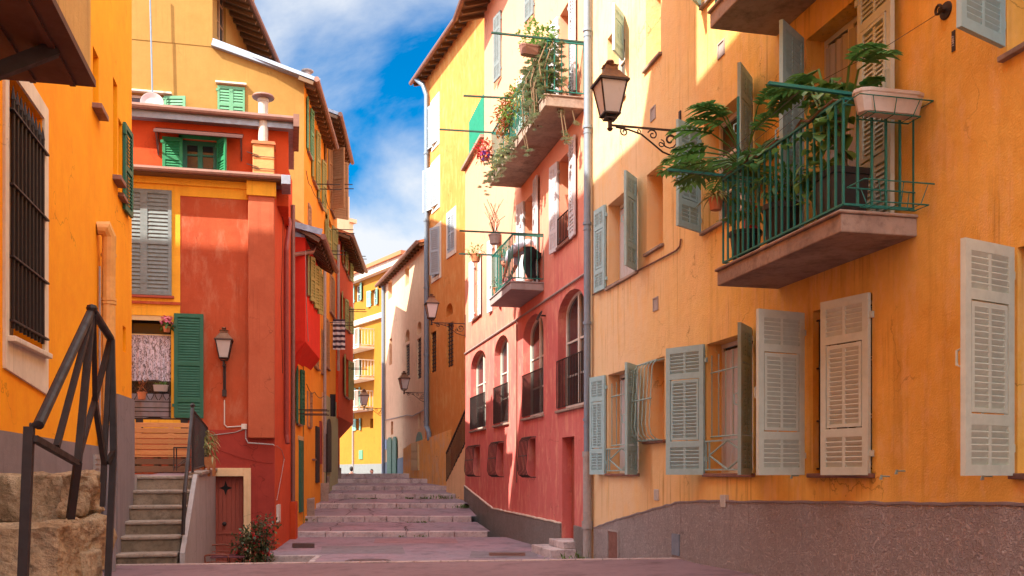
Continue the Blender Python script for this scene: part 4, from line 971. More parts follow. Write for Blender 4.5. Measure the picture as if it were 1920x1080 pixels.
# corner downpipe, far downpipe, chimney
u = WY.U(799.5, .12); mb = MB(); mb.tube([(u-.35, -.42, ytop-.1), (u-.1, -.22, ytop-.4), (u, -.12, ytop-.8), (u, -.12, WY.Z(800, 800)), (u+.35, -.13, WY.Z(803, 812)), (u+.45, -.14, WY.Z(806, 826))], .085, 9)
for z in (3.5, 6, 8.5, 11, 13.5): mb.tube([(u, -.12, z), (u, -.12, z+.06)], .11, 9)
mb.build('downpipe', PIPE_GREY, ht, WY.M)
u = WB.U(718.5, .1); mb = MB(); mb.tube([(u, -.1, btop-.1), (u, -.1, -1)], .08, 8); mb.build('downpipe', PIPE_GREY, hb, WB.M)
u = WB.U(762); mb = MB(); mb.box(u, u+.8, 1.2, 2.0, btop, btop+1.2); mb.box(u-.15, u+.95, 1.05, 2.15, btop+1.2, btop+1.32); mb.build('chimney', TILE, hb, WB.M)
pipe(WB, hb, [(WB.U(x), -.03, WB.Z(x, y)) for x, y in ((722, 788), (745, 783), (765, 778), (775, 780), (790, 772), (797, 768))], .02, PIPE_LOW, 'cable', n=5)
# sloping ramp wall and stair with rail against the pink house end
WQ = Wall(at(756, 38.2)[:2], at(842, 33.4)[:2]); U, Z = WQ.U, WQ.Z
rw = thing('ramp_wall', 'low patchy orange wall rising to the right in front of the sand house', 'wall', WQ.M)
mb = MB(); mb.prism([(U(756), -.5), (U(838), -.5), (U(845), Z(845, 805)), (U(800), Z(800, 822)), (U(770), Z(770, 832)), (U(756), Z(756, 842))], 0, .35); mb.build('wall', PL_PATCH, rw, WQ.M)
mb = MB(); a, b = U(772), U(786); mb.box(a, b, -.03, 0, Z(779, 882), Z(779, 834))
for i in range(3): zz = Z(779, 880)+(Z(779, 836)-Z(779, 880))*i/3; mb.box(a+.06, b-.06, -.045, -.03, zz+.06, zz+.42)
mb.build('door', FRAME_Y, rw, WQ.M)
WS = Wall(at(837, 32.6)[:2], at(875, 30.4)[:2]); U, Z = WS.U, WS.Z
sw = thing('side_stair', 'pale stair flank with stepped edge and dark mesh rail against the pink house', 'staircase', WS.M)
a0, b0 = Z(837, 905), Z(872, 832); n = 9; poly = [(0, -.4), (WS.L, -.4), (WS.L, b0)]
for i in range(n):
    t0 = 1-i/n; t1_ = 1-(i+1)/n; zt_ = a0+(b0-a0)*t1_; poly += [(WS.L*t0-.001, zt_+.0), (WS.L*t1_, zt_-.004)] if 0 else [(WS.L*t1_+.0, a0+(b0-a0)*t0), (WS.L*t1_, a0+(b0-a0)*t1_)]
mb = MB(); mb.prism(poly[:-1]+[(0, a0)], 0, .9); mb.build('flank', PL_CREAM, sw, WS.M)
mb = MB(); L = WS.L
mb.bar((0, -.0, a0+.05), (L, 0, b0+.1), .03, .03); mb.bar((0, 0, a0+1.0), (L, 0, b0+1.15), .05, .04)
for i in range(19): t_ = i/18; mb.box(L*t_-.015, L*t_+.015, -.01, .01, a0+(b0-a0)*t_+.05, a0+(b0-a0)*t_+1.02+.12*t_)
mb.build('railing', IRON_BR, sw, WS.M)
# lamps
lamp(WR, 1276, 246, 1.04, 'large near copper-capped lantern on a scrolled bracket in front of the ochre house')
lamp(WP, 873, 607, 1.07, 'lantern on a scrolled bracket at the far left corner of the pink house')
lamp(WY, 799, 737, .95, 'small lantern low on the joint between the sand and the tall yellow house', s=.9)
lamp(WB, 721, 766, .95, 'farthest and smallest lantern, in front of the yellow balconies at the street end', s=1.0)
# ================================================================ LEFT: orange house
WLp = at(247, 15.4)
XL = WLp.x; YE = WLp.y
WL = Wall((XL, -9.0), (XL, YE)); U, Z = WL.U, WL.Z
ho = thing('orange_house', 'deep orange house at the left edge with barred window and grey base', 'house', WL.M)
u = lambda x: U(x)
bw = (U(12), U(79), Z(79, 662), Z(79, 222)); v1 = (U(174), U(185), Z(180, 205), Z(180, 98)); v2 = (U(212), U(220), Z(216, 335), Z(216, 152)); v3 = (U(230), U(236), Z(233, 660), Z(233, 612)); v4 = (U(222), U(229), Z(226, 368), Z(226, 228)); v5 = (U(233), U(241), Z(237, 20), Z(237, -100))
OT = EZ+13.45
prof = [(0, -.6), (WL.L, -.6), (WL.L, OT), (8.9+8.9, OT)]
yo = lambda y: y+9.0       # street coordinate to u
prof = [(0, -.6), (WL.L, -.6), (WL.L, OT-.65), (WL.L-1.6, OT), (yo(9.1), OT), (yo(8.2), OT+.7), (yo(8.12), OT+3.5), (yo(7.80), OT+3.5), (yo(7.79), OT), (yo(6.2), OT+.15), (yo(5.2), OT-.1), (0, OT-.1)]
facade(WL, prof, [rect(*q) for q in (bw, v1, v2, v3, v4)], 9, PL_ORANGE, 'wall', ho, .28)
mb = MB(); t_ = .28; q = bw
mb.prism([(q[0]-.12, q[2]-.30), (q[1]+.16, q[2]-.42), (q[1]+.16, q[3]+.15), (q[0]-.12, q[3]+.22), (q[0]-.12, q[3]), (q[1], q[3]), (q[1], q[2]), (q[0], q[2]), (q[0], q[3]-.02), (q[0]-.12, q[3]-.02)], -.025, 0)
mb.build('window_surround', PL_WHITE, ho, WL.M)
sill(WL, ho, q[0], q[1], q[2]-.002, .09, .05, PL_WHITE)
mb = MB(); dark_back(mb, q[0], q[1], q[2], q[3], .27); mb.build('pane', paint('old_shutter_board', (.16,.11,.07), .7, .5, stretch=(8,1,.3)), ho, WL.M, recalc=False)
mb = MB()
for i in range(9): uu = q[0]+.1+(q[1]-q[0]-.2)*i/8; mb.tube([(uu, -.03, q[2]+.08), (uu, -.03, q[3]-.25)], .018, 6); mb.tube([(uu, -.03, q[3]-.25), (uu, -.03, q[3]-.12)], .024, 5, .002)
for k in (.06, .30, .57, .85): z = q[2]+(q[3]-q[2])*k; mb.bar((q[0], -.035, z), (q[1]+.05, -.035, z), .05, .018)
mb.build('window_bars', IRON_BR, ho, WL.M)
for q in (v1, v2): window(WL, ho, q[0]+.003, q[1]-.003, q[2]+.003, q[3]-.003, .2, 1, 2, FRAME_Y); sill(WL, ho, q[0], q[1], q[2]-.002, .12, .07, PIPE_BROWN)
for q in (v3, v4): window(WL, ho, q[0]+.003, q[1]-.003, q[2]+.003, q[3]-.003, .2, 1, 2, FRAME_Y)
shutter(WL, ho, 241, 247, v4[2]-.1, v4[3]+.05, .5, SH_GREEN, .05, 2, lo=100) if 0 else shutter_at(WL, ho, v4[1], v4[2]-.15, v4[3]+.05, .55, 3, SH_GREEN, .05)
sill(WL, ho, v4[0], v4[1], v4[2]-.002, .08, .06, PIPE_BROWN)
mb = MB(); ua = U(214)
mb.prism([(0, -.6), (ua, -.6), (ua, Z(183, 838)), (0, Z(0, 803)+.06)], -.03, 0); mb.prism([(ua, -.6), (WL.L, -.6), (WL.L, Z(240, 746)), (ua, Z(214, 738))], -.045, 0)
mb.build('plinth', PL_GREY, ho, WL.M)
# ochre vent pipe
uu = U(203, .12); mb = MB()
pts = [(uu-.12, 0, Z(199, 428, .12)), (uu-.1, -.10, Z(199, 426, .12)), (uu-.05, -.14, Z(199, 440, .12)), (uu-.02, -.13, Z(200, 480, .12)), (uu+.02, -.12, Z(203, 520, .12)), (uu+.02, -.12, Z(203, 800, .12))]
mb.tube(pts, .088, 12)
for z in (Z(203, 500), Z(203, 580), Z(203, 586)): mb.tube([(uu+.02, -.12, z), (uu+.02, -.12, z+.035)], .10, 12)
mb.build('vent_pipe', PIPE_OCHRE, ho, WL.M, smooth=False)
mb = MB(); mb.tube([(uu+.02, -.12, Z(203, 800, .12)+.02), (uu+.02, -.12, .2)], .093, 12); mb.build('pipe_foot', PL_GREY, ho, WL.M)
pipe(WL, ho, [(U(187, .03), -.03, Z(188, 505)), (U(187, .03), -.03, 1.0)], .014, PIPE_LOW, 'conduit', n=5)
mb = MB(); a, b = U(170), U(180); z0, z1 = Z(175, 888), Z(175, 852); mb.box(a, b, -.05, -.031, z0, z1)
for i in range(4): z = z0+(z1-z0)*(i+.5)/4; mb.box(a+.03, b-.03, -.062, -.05, z-.03, z+.01)
mb.build('vent_grille', PIPE_LOW, ho, WL.M)
# bay overhead with raking strut
db = 7.0; c = at(170, db); yb_ = yo(c.y); pb = c.x-XL; zb_ = EZ+(HY-160)/F*db
mb = MB(); mb.box(yb_-4.2, yb_, -pb, 0, zb_+.05, zb_+3.0); o = mb.build('bay', plaster('plaster_bay', (.62,.4,.14), (.5,.3,.1), .4), ho, WL.M)
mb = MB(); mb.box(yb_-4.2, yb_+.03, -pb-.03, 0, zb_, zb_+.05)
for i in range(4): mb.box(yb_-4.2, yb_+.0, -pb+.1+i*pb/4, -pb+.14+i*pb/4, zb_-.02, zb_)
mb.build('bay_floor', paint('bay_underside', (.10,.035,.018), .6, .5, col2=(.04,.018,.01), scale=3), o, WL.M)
a = at(104, 6.4, 142); 
mb = MB(); M_ = WL.M.inverted(); p = M_ @ Vector((a.x, a.y, a.z)); mb.bar((p.x, p.y, zb_), (p.x-.3, 0, zb_-.65), .09, .09); mb.build('strut', IRON_BR, o, WL.M)

# ================================================================ red house
pR = at(515, 20.0)
WF = Wall((pR.x-4.6, pR.y), (pR.x, pR.y)); U, Z = WF.U, WF.Z
hr = thing('red_house', 'brick red house facing the viewer with pilaster, ledges and grey shutters', 'house', WF.M)
zl = Z(400, 340)      # ledge height
gw = (U(246), U(322), Z(300, 553), Z(300, 358)); fw_ = (U(243), U(321), Z(300, 784), Z(300, 592)); dr = (U(392), U(457), -.9, Z(430, 893))
depthR = 9
p1 = at(515, 20.0); p2 = at(548, 24.0)
facade(WF, rect(0, WF.L, -1.5, zl), [rect(*gw), rect(*fw_), rect(*dr)], depthR*.4, PL_RED, 'wall', hr, .25)
mb = MB()                                 # yellow framing, proud of the red; lower red zone set back is the thin lower coat
e = .012
x0, x1 = 0, U(338)
mb.prism([(x0, Z(300, 785)), (x0, Z(300, 356)), (gw[0], Z(300, 356)), (gw[0], gw[2]), (fw_[0], fw_[3]+.0), (fw_[0], fw_[2])], -e, 0) if 0 else None
zt0 = Z(300, 785)
mb.box(x0, x1, -e, 0, gw[3], zl); mb.box(gw[1], x1, -e, 0, gw[2], gw[3]); mb.box(x0, gw[0], -e, 0, gw[2], gw[3]); mb.box(x0, x1, -e, 0, fw_[3], gw[2]); mb.box(fw_[1], U(329), -e, 0, zt0, fw_[3]); mb.box(x0, fw_[0], -e, 0, zt0, fw_[3])
mb.box(x1, U(466), -e*1.5, 0, Z(400, 371), zl)
mb.build('window_band', plaster('plaster_ochre_band', (.80,.42,.04), (.74,.34,.03), .3, bump=.15), hr, WF.M)
mb = MB(); mb.box(x0, x1, -.05, -e, Z(300, 571), Z(300, 566)); mb.build('string_course', PL_RED, hr, WF.M)
# cornice bands under the ledge, pilaster with its foot
pl0, pl1 = U(466), WF.L; zp = Z(490, 822)
mb = MB(); mb.prism([(pl0, zp), (pl1, zp), (pl1, zl), (pl0, zl)], -.18, 0); mb.build('pilaster', plaster('plaster_pilaster', (.45,.115,.055), (.38,.08,.035), .3, bump=.2), hr, WF.M, bevel=.02)
mb = MB(); mb.box(0, pl0, -.07, -e*1.5, Z(400, 352), zl); mb.box(pl0-.03, pl1+.03, -.22, 0, Z(490, 372), zl); mb.build('cornice', MC['plaster_ochre_band'], hr, WF.M)
mb = MB(); mb.box(U(392), pl1+.004, -.004, 0, -1.5, Z(430, 806)); 
lo = MB(); dL = .02
lo.box(U(382), dr[0], -dL, 0, dr[3], Z(430, 806)-.0); lo.box(dr[0], dr[1], -dL, 0, dr[3], Z(430, 806)); lo.box(dr[1], pl1+.002, -dL, 0, -1.5, Z(430, 806)); lo.build('lower_coat', PL_REDLOW, hr, WF.M)
mb = MB(); mb.box(dr[0]-.01, dr[1], -.06, 0, dr[3], dr[3]+.17); mb.box(dr[1], dr[1]+.145, -.06, 0, -1.5, dr[3]+.17); mb.build('door_surround', PL_CREAM, hr, WF.M, bevel=.006)
mb = MB(); n = 8; w_ = (dr[1]-dr[0])/n
for i in range(n): mb.box(dr[0]+i*w_+.004, dr[0]+(i+1)*w_-.004, .17, .21, dr[2], dr[3]-.003)
mb.box(dr[0], dr[1], .205, .23, dr[2], dr[3]-.003); mb.box(dr[0], dr[1], .15, .172, Z(430, 1002), Z(430, 997)); do = mb.build('door', WOOD_DOOR, hr, WF.M)
mb = MB(); cu, cz = WF.at(423, 915, -.16); r_ = .135; pts = []
for k in range(8): a = math.pi*k/4; rr = r_*1.0 if k%2 == 0 else r_*.36; pts.append((cu+rr*math.cos(a), cz+rr*math.sin(a)*1.15))
mb.prism(pts, .162, .169); mb.build('star_opening', DARK, do, WF.M)
mb = MB(); cu, cz = WF.at(421, 982, -.16); mb.M = T(cu, .17, cz) @ Matrix.Rotation(R(90), 4, 'X'); mb.lathe([(.02, 0), (.02, .03), (.045, .05), (.045, .07), (.02, .085)], n=10); mb.build('door_knob', IRON, do, WF.M)
# grey closed shutters (two leaves) and french window
mid = U(270)
for a, b in ((gw[0]-.2, mid), (mid, gw[1])):
    w_ = b-a; inst('shutter', shutter_mesh(w_, gw[3]-gw[2]+.02, SH_GREY, .075, 2), hr, WF.M @ T(a, -.03, gw[2]-.01))
mb = MB(); dark_back(mb, gw[0], gw[1], gw[2], gw[3], .2); mb.build('window', DARK, hr, WF.M, recalc=False)
sill(WF, hr, gw[0], gw[1], gw[2]-.02, .07, .05, WOOD_DOOR)
mb = MB(); dark_back(mb, *fw_, .24); mb.build('window', GLASS, hr, WF.M, recalc=False)
zt1 = Z(300, 628); mb = MB(); mb.box(fw_[0], fw_[1], -.0, .03, Z(300, 628)-.01, Z(300, 628)+.01); mb.box(fw_[0], fw_[1], .0, .04, fw_[3]-.1, fw_[3]-.003)
mb.build('window_transom', FRAME_Y, hr, WF.M); mb = MB()
for s_ in (fw_[0]+.02, fw_[1]-.03): mb.bar((s_, -.05, Z(300, 716)), (s_, -.05, Z(300, 782)), .018, .018)
for z in (Z(300, 716), Z(300, 754), Z(300, 765), Z(300, 772), Z(300, 782)): mb.bar((fw_[0], -.05, z), (fw_[1], -.05, z), .018, .018)
for i in range(5):
    uc = fw_[0]+(fw_[1]-fw_[0])*(i+.5)/5; zc = Z(300, 735)
    for s_ in (-1, 1): mb.tube([(uc+s_*(.01+.06*math.sin(t*.5))*1.0, -.05, zc-.17+.34*t/8) for t in range(9)], .007, 4)
    mb.tube([(uc+.035*math.cos(t*.8), -.05, zc+.035*math.sin(t*.8)) for t in range(9)], .006, 4)
mb.build('window_guard', IRON, hr, WF.M)
# lace curtain pegged on a line
lace = bpy.data.materials.new('lace'); lace.use_nodes = True; nt = lace.node_tree; b = nt.nodes['Principled BSDF']
tc = N(nt, 'ShaderNodeTexCoord').outputs['Object']; v = noise(nt, tc, 17, 6, .7, (1.6, 1, .55), dist=2.0); v2 = noise(nt, tc, 90, 2, .5)
mm = N(nt, 'ShaderNodeMath', operation='MULTIPLY_ADD'); mm.inputs[1].default_value = .3; nt.links.new(v2, mm.inputs[0]); nt.links.new(v, mm.inputs[2])
nt.links.new(ramp(nt, mm.outputs[0], .60, .68, .22, 1), b.inputs['Alpha']); b.inputs['Base Color'].default_value = (.62, .56, .66, 1); b.inputs['Roughness'].default_value = .9
def drape(mb, u0, u1, z0, z1, y, n=40, amp=.02, fr=1.3):
    vs = []
    for j in range(5):
        z = z1+(z0-z1)*j/4
        for i in range(n+1): vs.append((u0+(u1-u0)*i/n, y+amp*(.3+j/5)*math.sin(i*fr+.4*math.sin(i*.37+j)), z-.02*math.sin(i*.2)*(j == 4)))
    mb.add(vs, [(j*(n+1)+i, j*(n+1)+i+1, (j+1)*(n+1)+i+1, (j+1)*(n+1)+i) for j in range(4) for i in range(n)])
mb = MB(); drape(mb, fw_[0], fw_[1]-.02, Z(300, 714), zt1, .06); o = mb.build('lace_curtain', lace, None, WF.M, recalc=False); tag(o, 'white lace curtain pegged across the open window of the red house', 'curtain')
mb = MB(); drape(mb, fw_[0], fw_[1]-.02, Z(300, 783), Z(300, 738), .08, amp=.015, fr=.8); o = mb.build('cloth', paint('cloth_grey_white', (.36,.33,.37), .9, .3, scale=7, bump=.5), None, WF.M, recalc=False); tag(o, 'crumpled pale cloth below the lace curtain behind the black window guard', 'cloth')
inst('shutter', shutter_mesh(U(382)-U(327), Z(350, 588)-Z(350, 783), SH_GREEN, .05, 4), hr, WF.M @ T(U(327), -.06, Z(350, 784)))['label'] = 'tall deep green shutter folded open'
# planks under the window
mb = MB(); zz0, zz1 = Z(300, 812), Z(300, 787)
for i in range(8): a = U(240)+(U(352)-U(240))*i/8; mb.c = i % 2 if i < 2 or i > 6 else 0; mb.box(a+.012, a+.15, -.05, -.015, zz0, zz1)
mb.c = 1; mb.box(U(240), U(358), -.04, -.0, zz1, zz1+.03); mb.build('plank_skirt', [MC['plaster_ochre_band'], IRON_BR], hr, WF.M)
# gutters/ledge with brown tin, right end turned
yl0, yl1 = Z(400, 341), Z(400, 328)
mb = MB(); mb.box(-.2, U(526), -.34, .0, zl, zl+.05); g1o = mb.build('ledge', WOOD_DK, hr, WF.M)
mb = MB(); mb.tube([(-.2, -.36, zl+.07), (U(528), -.36, zl+.07)], .06, 9); mb.build('gutter', GUTTER, g1o, WF.M)
mb = MB(); mb.box(-.2, U(530), -.33, .6, zl+.05, zl+.085); mb.box(U(528), U(545), -.45, .3, zl-.09, zl+.10); mb.build('flashing', ZINC, g1o, WF.M, bevel=.01)
# upper storey set back
sb_ = .45; WF2 = Wall((pR.x-4.9, pR.y+sb_), (pR.x+.28, pR.y+sb_)); U2, Z2 = WF2.U, WF2.Z
zu = Z2(400, 236); up = (U2(341), U2(408), zl+.1, Z2(375, 262))
facade(WF2, rect(0, WF2.L, zl-.3, zu), [rect(*up)], depthR*.4, PL_RED2, 'upper_wall', hr, .22)
wo = window(WF2, hr, up[0]+.003, up[1]-.003, up[2]+.003, up[3]-.003, .12, 2, 3, SH_GREEN, GLASS, fw=.09)
hsh = up[3]-up[2]-.02
inst('shutter', shutter_mesh(.40, hsh, paint('shutter_bright_green', (.012,.22,.08), .5, .3, col2=(.01,.08,.03)), .05, 2), hr, WF2.M @ T(U2(305), -.06, up[2]+.01))
inst('shutter', shutter_mesh(.40, hsh, MC['shutter_bright_green'], .05, 2), hr, WF2.M @ T(up[1], -.03, up[2]+.01) @ rotm(R(-62)))
mb = MB(); mb.box(up[0]-.06, up[0], -.03, 0, up[2], up[3]+.05); mb.box(up[0]-.06, up[1]+.06, -.03, 0, up[3], up[3]+.07); mb.build('window_casing', MC['shutter_bright_green'], hr, WF2.M)
a, b = U2(288, .4), U2(455, .4); za = Z2(370, 244, .4)
mb = MB(); mb.add([(a, -.42, za-.09), (b, -.42, za-.09), (b, 0, za+.09), (a, 0, za+.09), (a, -.42, za-.05), (b, -.42, za-.05), (b, 0, za+.13), (a, 0, za+.13)], [(0,3,2,1),(4,5,6,7),(0,1,5,4),(1,2,6,5),(2,3,7,6),(3,0,4,7)])
mb.bar((a, -.42, za-.08), (b, -.42, za-.08), .04, .05)
for x in (a+.04, b-.04): mb.bar((x, -.38, za-.1), (x, -.02, za-.42), .025, .025); mb.bar((x, -.02, za+.05), (x, -.02, za-.45), .025, .025)
mb.build('canopy', paint('canopy_brown', (.10,.03,.022), .5, .4), hr, WF2.M)
# flat roof edge: grey fascia, brown gutter
mb = MB(); mb.box(-.3, WF2.L+.12, -.22, 2.6, zu, zu+.05); mb.box(-.3, WF2.L+.12, -.26, -.22, zu-.02, zu+.17); mb.box(-.3, WF2.L+.12, -.22, 2.6, zu+.14, zu+.2); mb.build('roof', ZINC, hr, WF2.M)
mb = MB(); mb.tube([(-.3, -.32, zu+.2), (WF2.L+.10, -.32, zu+.16)], .065, 9); mb.box(WF2.L+.10, WF2.L+.22, -.42, 1.2, zu-.02, zu+.24); mb.build('gutter', GUTTER, hr, WF2.M)
# chimney block + flues
yA = -sb_+.08
a, b = U2(474, .35), U2(514, .35); z0, z1 = zl+.09, Z2(495, 272, .35)
mb = MB(); mb.box(a, b, -.40, .0, z0, z1); ch = mb.build('chimney', plaster('plaster_chimney', (.74,.36,.14), (.6,.24,.09), .5, bump=.4), hr, WF2.M, bevel=.01)
mb = MB(); mb.box(a-.03, b+.03, -.43, .03, z1, z1+.035); mb.box(a-.015, b+.015, -.415, .015, z1+.035, z1+.07); mb.box(a-.02, b+.02, -.42, .0, z0, z0+.03); mb.build('brick_cap', TERRA, ch, WF2.M)
mb = MB()
for z in (.25, .5): mb.bar((a-.12, -.42, z0+z+.08), (a+.12, -.42, z0+z+.02), .02, .012); mb.bar((a-.02, -.42, z0+z), (b+.02, -.42, z0+z), .012, .012)
mb.build('iron_strap', IRON, ch, WF2.M)
cx = (a+b)/2-.01; zf = Z2(495, 192, .2)
mb = MB(); mb.lathe([(.10, 0), (.10, zf-z1-.07), (.115, zf-z1-.065), (.115, zf-z1), (.05, zf-z1), (.05, zf-z1+.06)], (cx, -.2, z1+.07), 16); mb.build('flue', POT_WHITE, ch, WF2.M)
mb = MB(); mb.lathe([(.02, .0), (.22, .03), (.235, .05), (.21, .09), (.12, .125), (.01, .14)], (cx, -.2, zf+.05), 18); mb.build('cowl', PIPE_BROWN, ch, WF2.M)
cx = U2(514, -1.5); z0 = zu+.2
mb = MB(); mb.lathe([(.12, 0), (.12, .05), (.09, .08), (.09, .32), (.11, .33), (.11, .36)], (cx, 1.5, z0), 14); mb.lathe([(.02, .40), (.14, .42), (.14, .44), (.03, .5)], (cx, 1.5, z0), 14)
mb.tube([(cx, 1.5, z0+.3), (cx, 1.5, z0+.42)], .03, 6); mb.build('flue', PIPE_LOW, hr, WF2.M)
# right flank of the red house
WFS = Wall((p1.x, p1.y), (p2.x, p2.y)); US, ZS = WFS.U, WFS.Z
facade(WFS, rect(0, WFS.L, -1.5, zl), [], .3, PL_RED2, 'flank', hr)
mb = MB(); e_ = WFS.at(515, 20)[0]
z1 = WFS.Z(546, 238); facade(WFS, rect(.45, WFS.L, zl, zu), [], .3, PL_RED2, 'flank', hr)
red = [(US(541, .07), -.07, ZS(541, 410, .07)), (US(543, .1), -.1, ZS(543, 425, .07)), (US(537, .07), -.07, ZS(537, 470, .07)), (US(537, .07), -.07, ZS(537, 815, .07)), (US(539, .1), -.1, ZS(538, 832, .07))]
pipe(WFS, hr, red, .055, PIPE_RED, 'downpipe')
gp = [(US(556, .12), -.1, zl-.25), (US(549, .12), -.1, zl-.6), (US(548, .12), -.1, .5)]
mb = MB(); a, b = WFS.at(520, 960); mb.box(US(518), US(522), -.05, 0, ZS(520, 980), ZS(520, 946)); mb.build('meter_box', FRAME_W, hr, WFS.M)
mb = MB(); mb.box(US(543.5), US(547.5), -.14, 0, -.2, ZS(546, 940)); mb.build('utility_box', PL_RED2, hr, WFS.M, bevel=.01)
# cable run
pipe(WF, hr, [(U(421), -.02, Z(421, 750)), (U(421), -.02, Z(421, 796)), (U(426), -.02, Z(426, 801)), (U(455), -.02, Z(455, 799))], .012, FRAME_W, 'conduit', n=6)
mb = MB(); a, b = WF.at(458, 800); mb.box(a-.055, a+.055, -.06, 0, b-.055, b+.055); mb.build('junction_box', FRAME_W, hr, WF.M, bevel=.006)
pipe(WF, hr, [(U(461), -.02, Z(461, 806)), (U(461), -.03, Z(461, 822)), (U(466), -.2, Z(466, 831)), (U(512), -.2, Z(512, 834)), (U(515), -.2, Z(515, 836))], .012, PIPE_LOW, 'conduit', n=6)
pipe(WF, hr, [(U(392), -.03, Z(392, 817)), (U(440), -.03, Z(440, 811)), (U(457), -.03, Z(457, 805))], .010, PIPE_LOW, 'conduit', n=5)
lamp(WF, 421, 684, .22, 'short-armed lantern on the red wall left of the pilaster', scroll=False, s=.84)
# pink flowers hanging in the window, two rail pots
P = WF.W(U(314), Z(314, 624), .10)
potplant('hanging_flower_pot', 'pink flowers in a small terracotta pot hanging in the window of the red house', 'flower pot', P, .075, .11, TERRA, [('flowers', lambda mb: blob(mb, (0, 0, .24), (.12, .1, .08), 70, .07, .07), FL_PINK), ('leaves', lambda mb: blob(mb, (0, 0, .13), (.13, .1, .07), 60, .08, .05), LEAF_D)], 0)
P = WF.W(U(268), Z(268, 750), .14)
potplant('rail_flower_pot', 'terracotta pot with a dry reddish plant on the black window guard', 'flower pot', P, .09, .15, TERRA, [('leaves', lambda mb: blob(mb, (0, 0, .24), (.09, .09, .13), 60, .10, .025), LEAF_R)], 0)
P = WF.W(U(303), Z(303, 735), .14)
M = T(*P); t = thing('window_trough', 'small dark trough with grassy plant on the right of the black window guard', 'planter', M); mb = MB(); planter_box(mb, .3, .15, .12, .13); mb.build('trough', PIPE_LOW, t, M)
mb = MB(); [leaf(mb, (rnd.uniform(-.1,.1), 0, .12), (rnd.gauss(0,.6), rnd.gauss(0,.5), 1), rnd.uniform(.12,.2), .02, .5) for _ in range(34)]; mb.build('leaves', LEAF_M, t, M, recalc=False)

# slack cables on the flank and along the row
def sag(W, par, pts, r=.007, d=.05, mat=None, name='cable', s=.12):
    P = []
    Q = [(W.U(x, d), -d, W.Z(x, y, d)) for x, y in pts]
    for a, b in zip(Q, Q[1:]):
        for k in range(6):
            t = k/6; P.append(tuple(a[i]+(b[i]-a[i])*t-(s*4*t*(1-t) if i == 2 else 0) for i in range(3)))
    P.append(Q[-1]); mb = MB(); mb.tube(P, r, 4); return mb.build(name, mat or PIPE_LOW, par, W.M)
sag(WF, hr, [(398, 835), (430, 850), (470, 862), (512, 868)], .006, .03, PL_REDLOW, s=.02)
sag(WFS, hr, [(519, 836), (528, 843), (533, 860), (528, 890), (519, 938)], .007, .03, s=.0)
sag(WFS, hr, [(524, 340), (531, 420), (527, 560), (530, 700)], .007, .03, IRON, s=.0)
# ================================================================ pale yellow gable house and the row up the street
pG = at(570, 26.3)
WG = Wall((pG.x-10.0, pG.y), (pG.x, pG.y)); U, Z = WG.U, WG.Z
hg = thing('gable_house', 'pale yellow gabled house behind the red house with green closed shutters', 'house', WG.M)
zg1 = Z(570, 148); zr0 = Z(398, 88)
# upper left block: taller, its own flank going back from x=400
ga = (U(408), U(459), Z(434, 232), Z(434, 163)); gb = (U(240), U(308), Z(280, 225), Z(280, 178))
facade(WG, [(0, -1), (WG.L, -1), (WG.L, zg1), (U(400), zr0), (0, zr0)], [rect(*ga), rect(*gb)], 4, PL_GABLE, 'wall', hg, .22)
window(WG, hg, gb[0]+.003, gb[1]-.003, gb[2]+.003, gb[3]-.003, .12, 3, 1, FRAME_W, GLASS_B, fw=.07)
mg = (ga[0]+ga[1])/2
for a, b in ((ga[0], mg), (mg, ga[1])): inst('shutter', shutter_mesh(b-a, ga[3]-ga[2], SH_LGREEN, .07, 2), hg, WG.M @ T(a, -.03, ga[2]))
inst('shutter', shutter_mesh(U(351)-U(309), Z(330, 183)-Z(330, 226), SH_LGREEN, .07, 1), hg, WG.M @ T(gb[1], -.05, Z(330, 226)) @ rotm(R(-12)))
sill(WG, hg, ga[0], ga[1], ga[3]+.1, .12, .05, PL_WHITE, 'lintel_slab'); sill(WG, hg, gb[0], gb[1]+.15, gb[3]+.08, .14, .05, PL_WHITE, 'lintel_slab')
mb = MB(); mb.bar((U(398), 1.9, zr0+.06), (WG.L+.42, 1.9, zg1+.02-.1), 4.1, .14, (0,0,1)); mb.build('roof', ZINC, hg, WG.M)
mb = MB(); mb.lathe([(.10, 0), (.10, .25), (.13, .28), (.13, .34), (.10, .36), (.10, .42), (.17, .45), (.17, .48), (.02, .53)], (U(577), .6, zg1+.0), 12); mb.build('flue', PIPE_LOW, hg, WG.M)
# upper block (left of x=400): front flush a touch proud, roof overhang seen from below
pU = at(400, 26.05); WU = Wall((pU.x-6.4, pG.y-.012), (pU.x, pG.y-.012))
facade(WU, rect(0, WU.L, Z(400, 88), EZ+16), [], 5.2, PL_GABLE, 'upper_wall', hg)
WUS = Wall((WU.W(WU.L, 0).x, WU.W(WU.L, 0).y), (WU.W(WU.L, 0).x+.9, WU.W(WU.L, 0).y+5.2))
zz = EZ+13.0
facade(WUS, rect(0, WUS.L, Z(400, 88), EZ+16), [rect(.5, 1.5, zr0+.5, zr0+2.3)], .2, PL_GABLE, 'upper_wall', hg, .1)
window(WUS, hg, .503, 1.497, zr0+.503, zr0+2.297, .1, 2, 3, SH_BROWN, DARK)
mb = MB(); zE = EZ+13.3
zt_ = zE
eave(WUS, hg, -.35, WUS.L+.3, zt_, out=.8, slope=.35, raft=.45, back=3, mat=TILE)
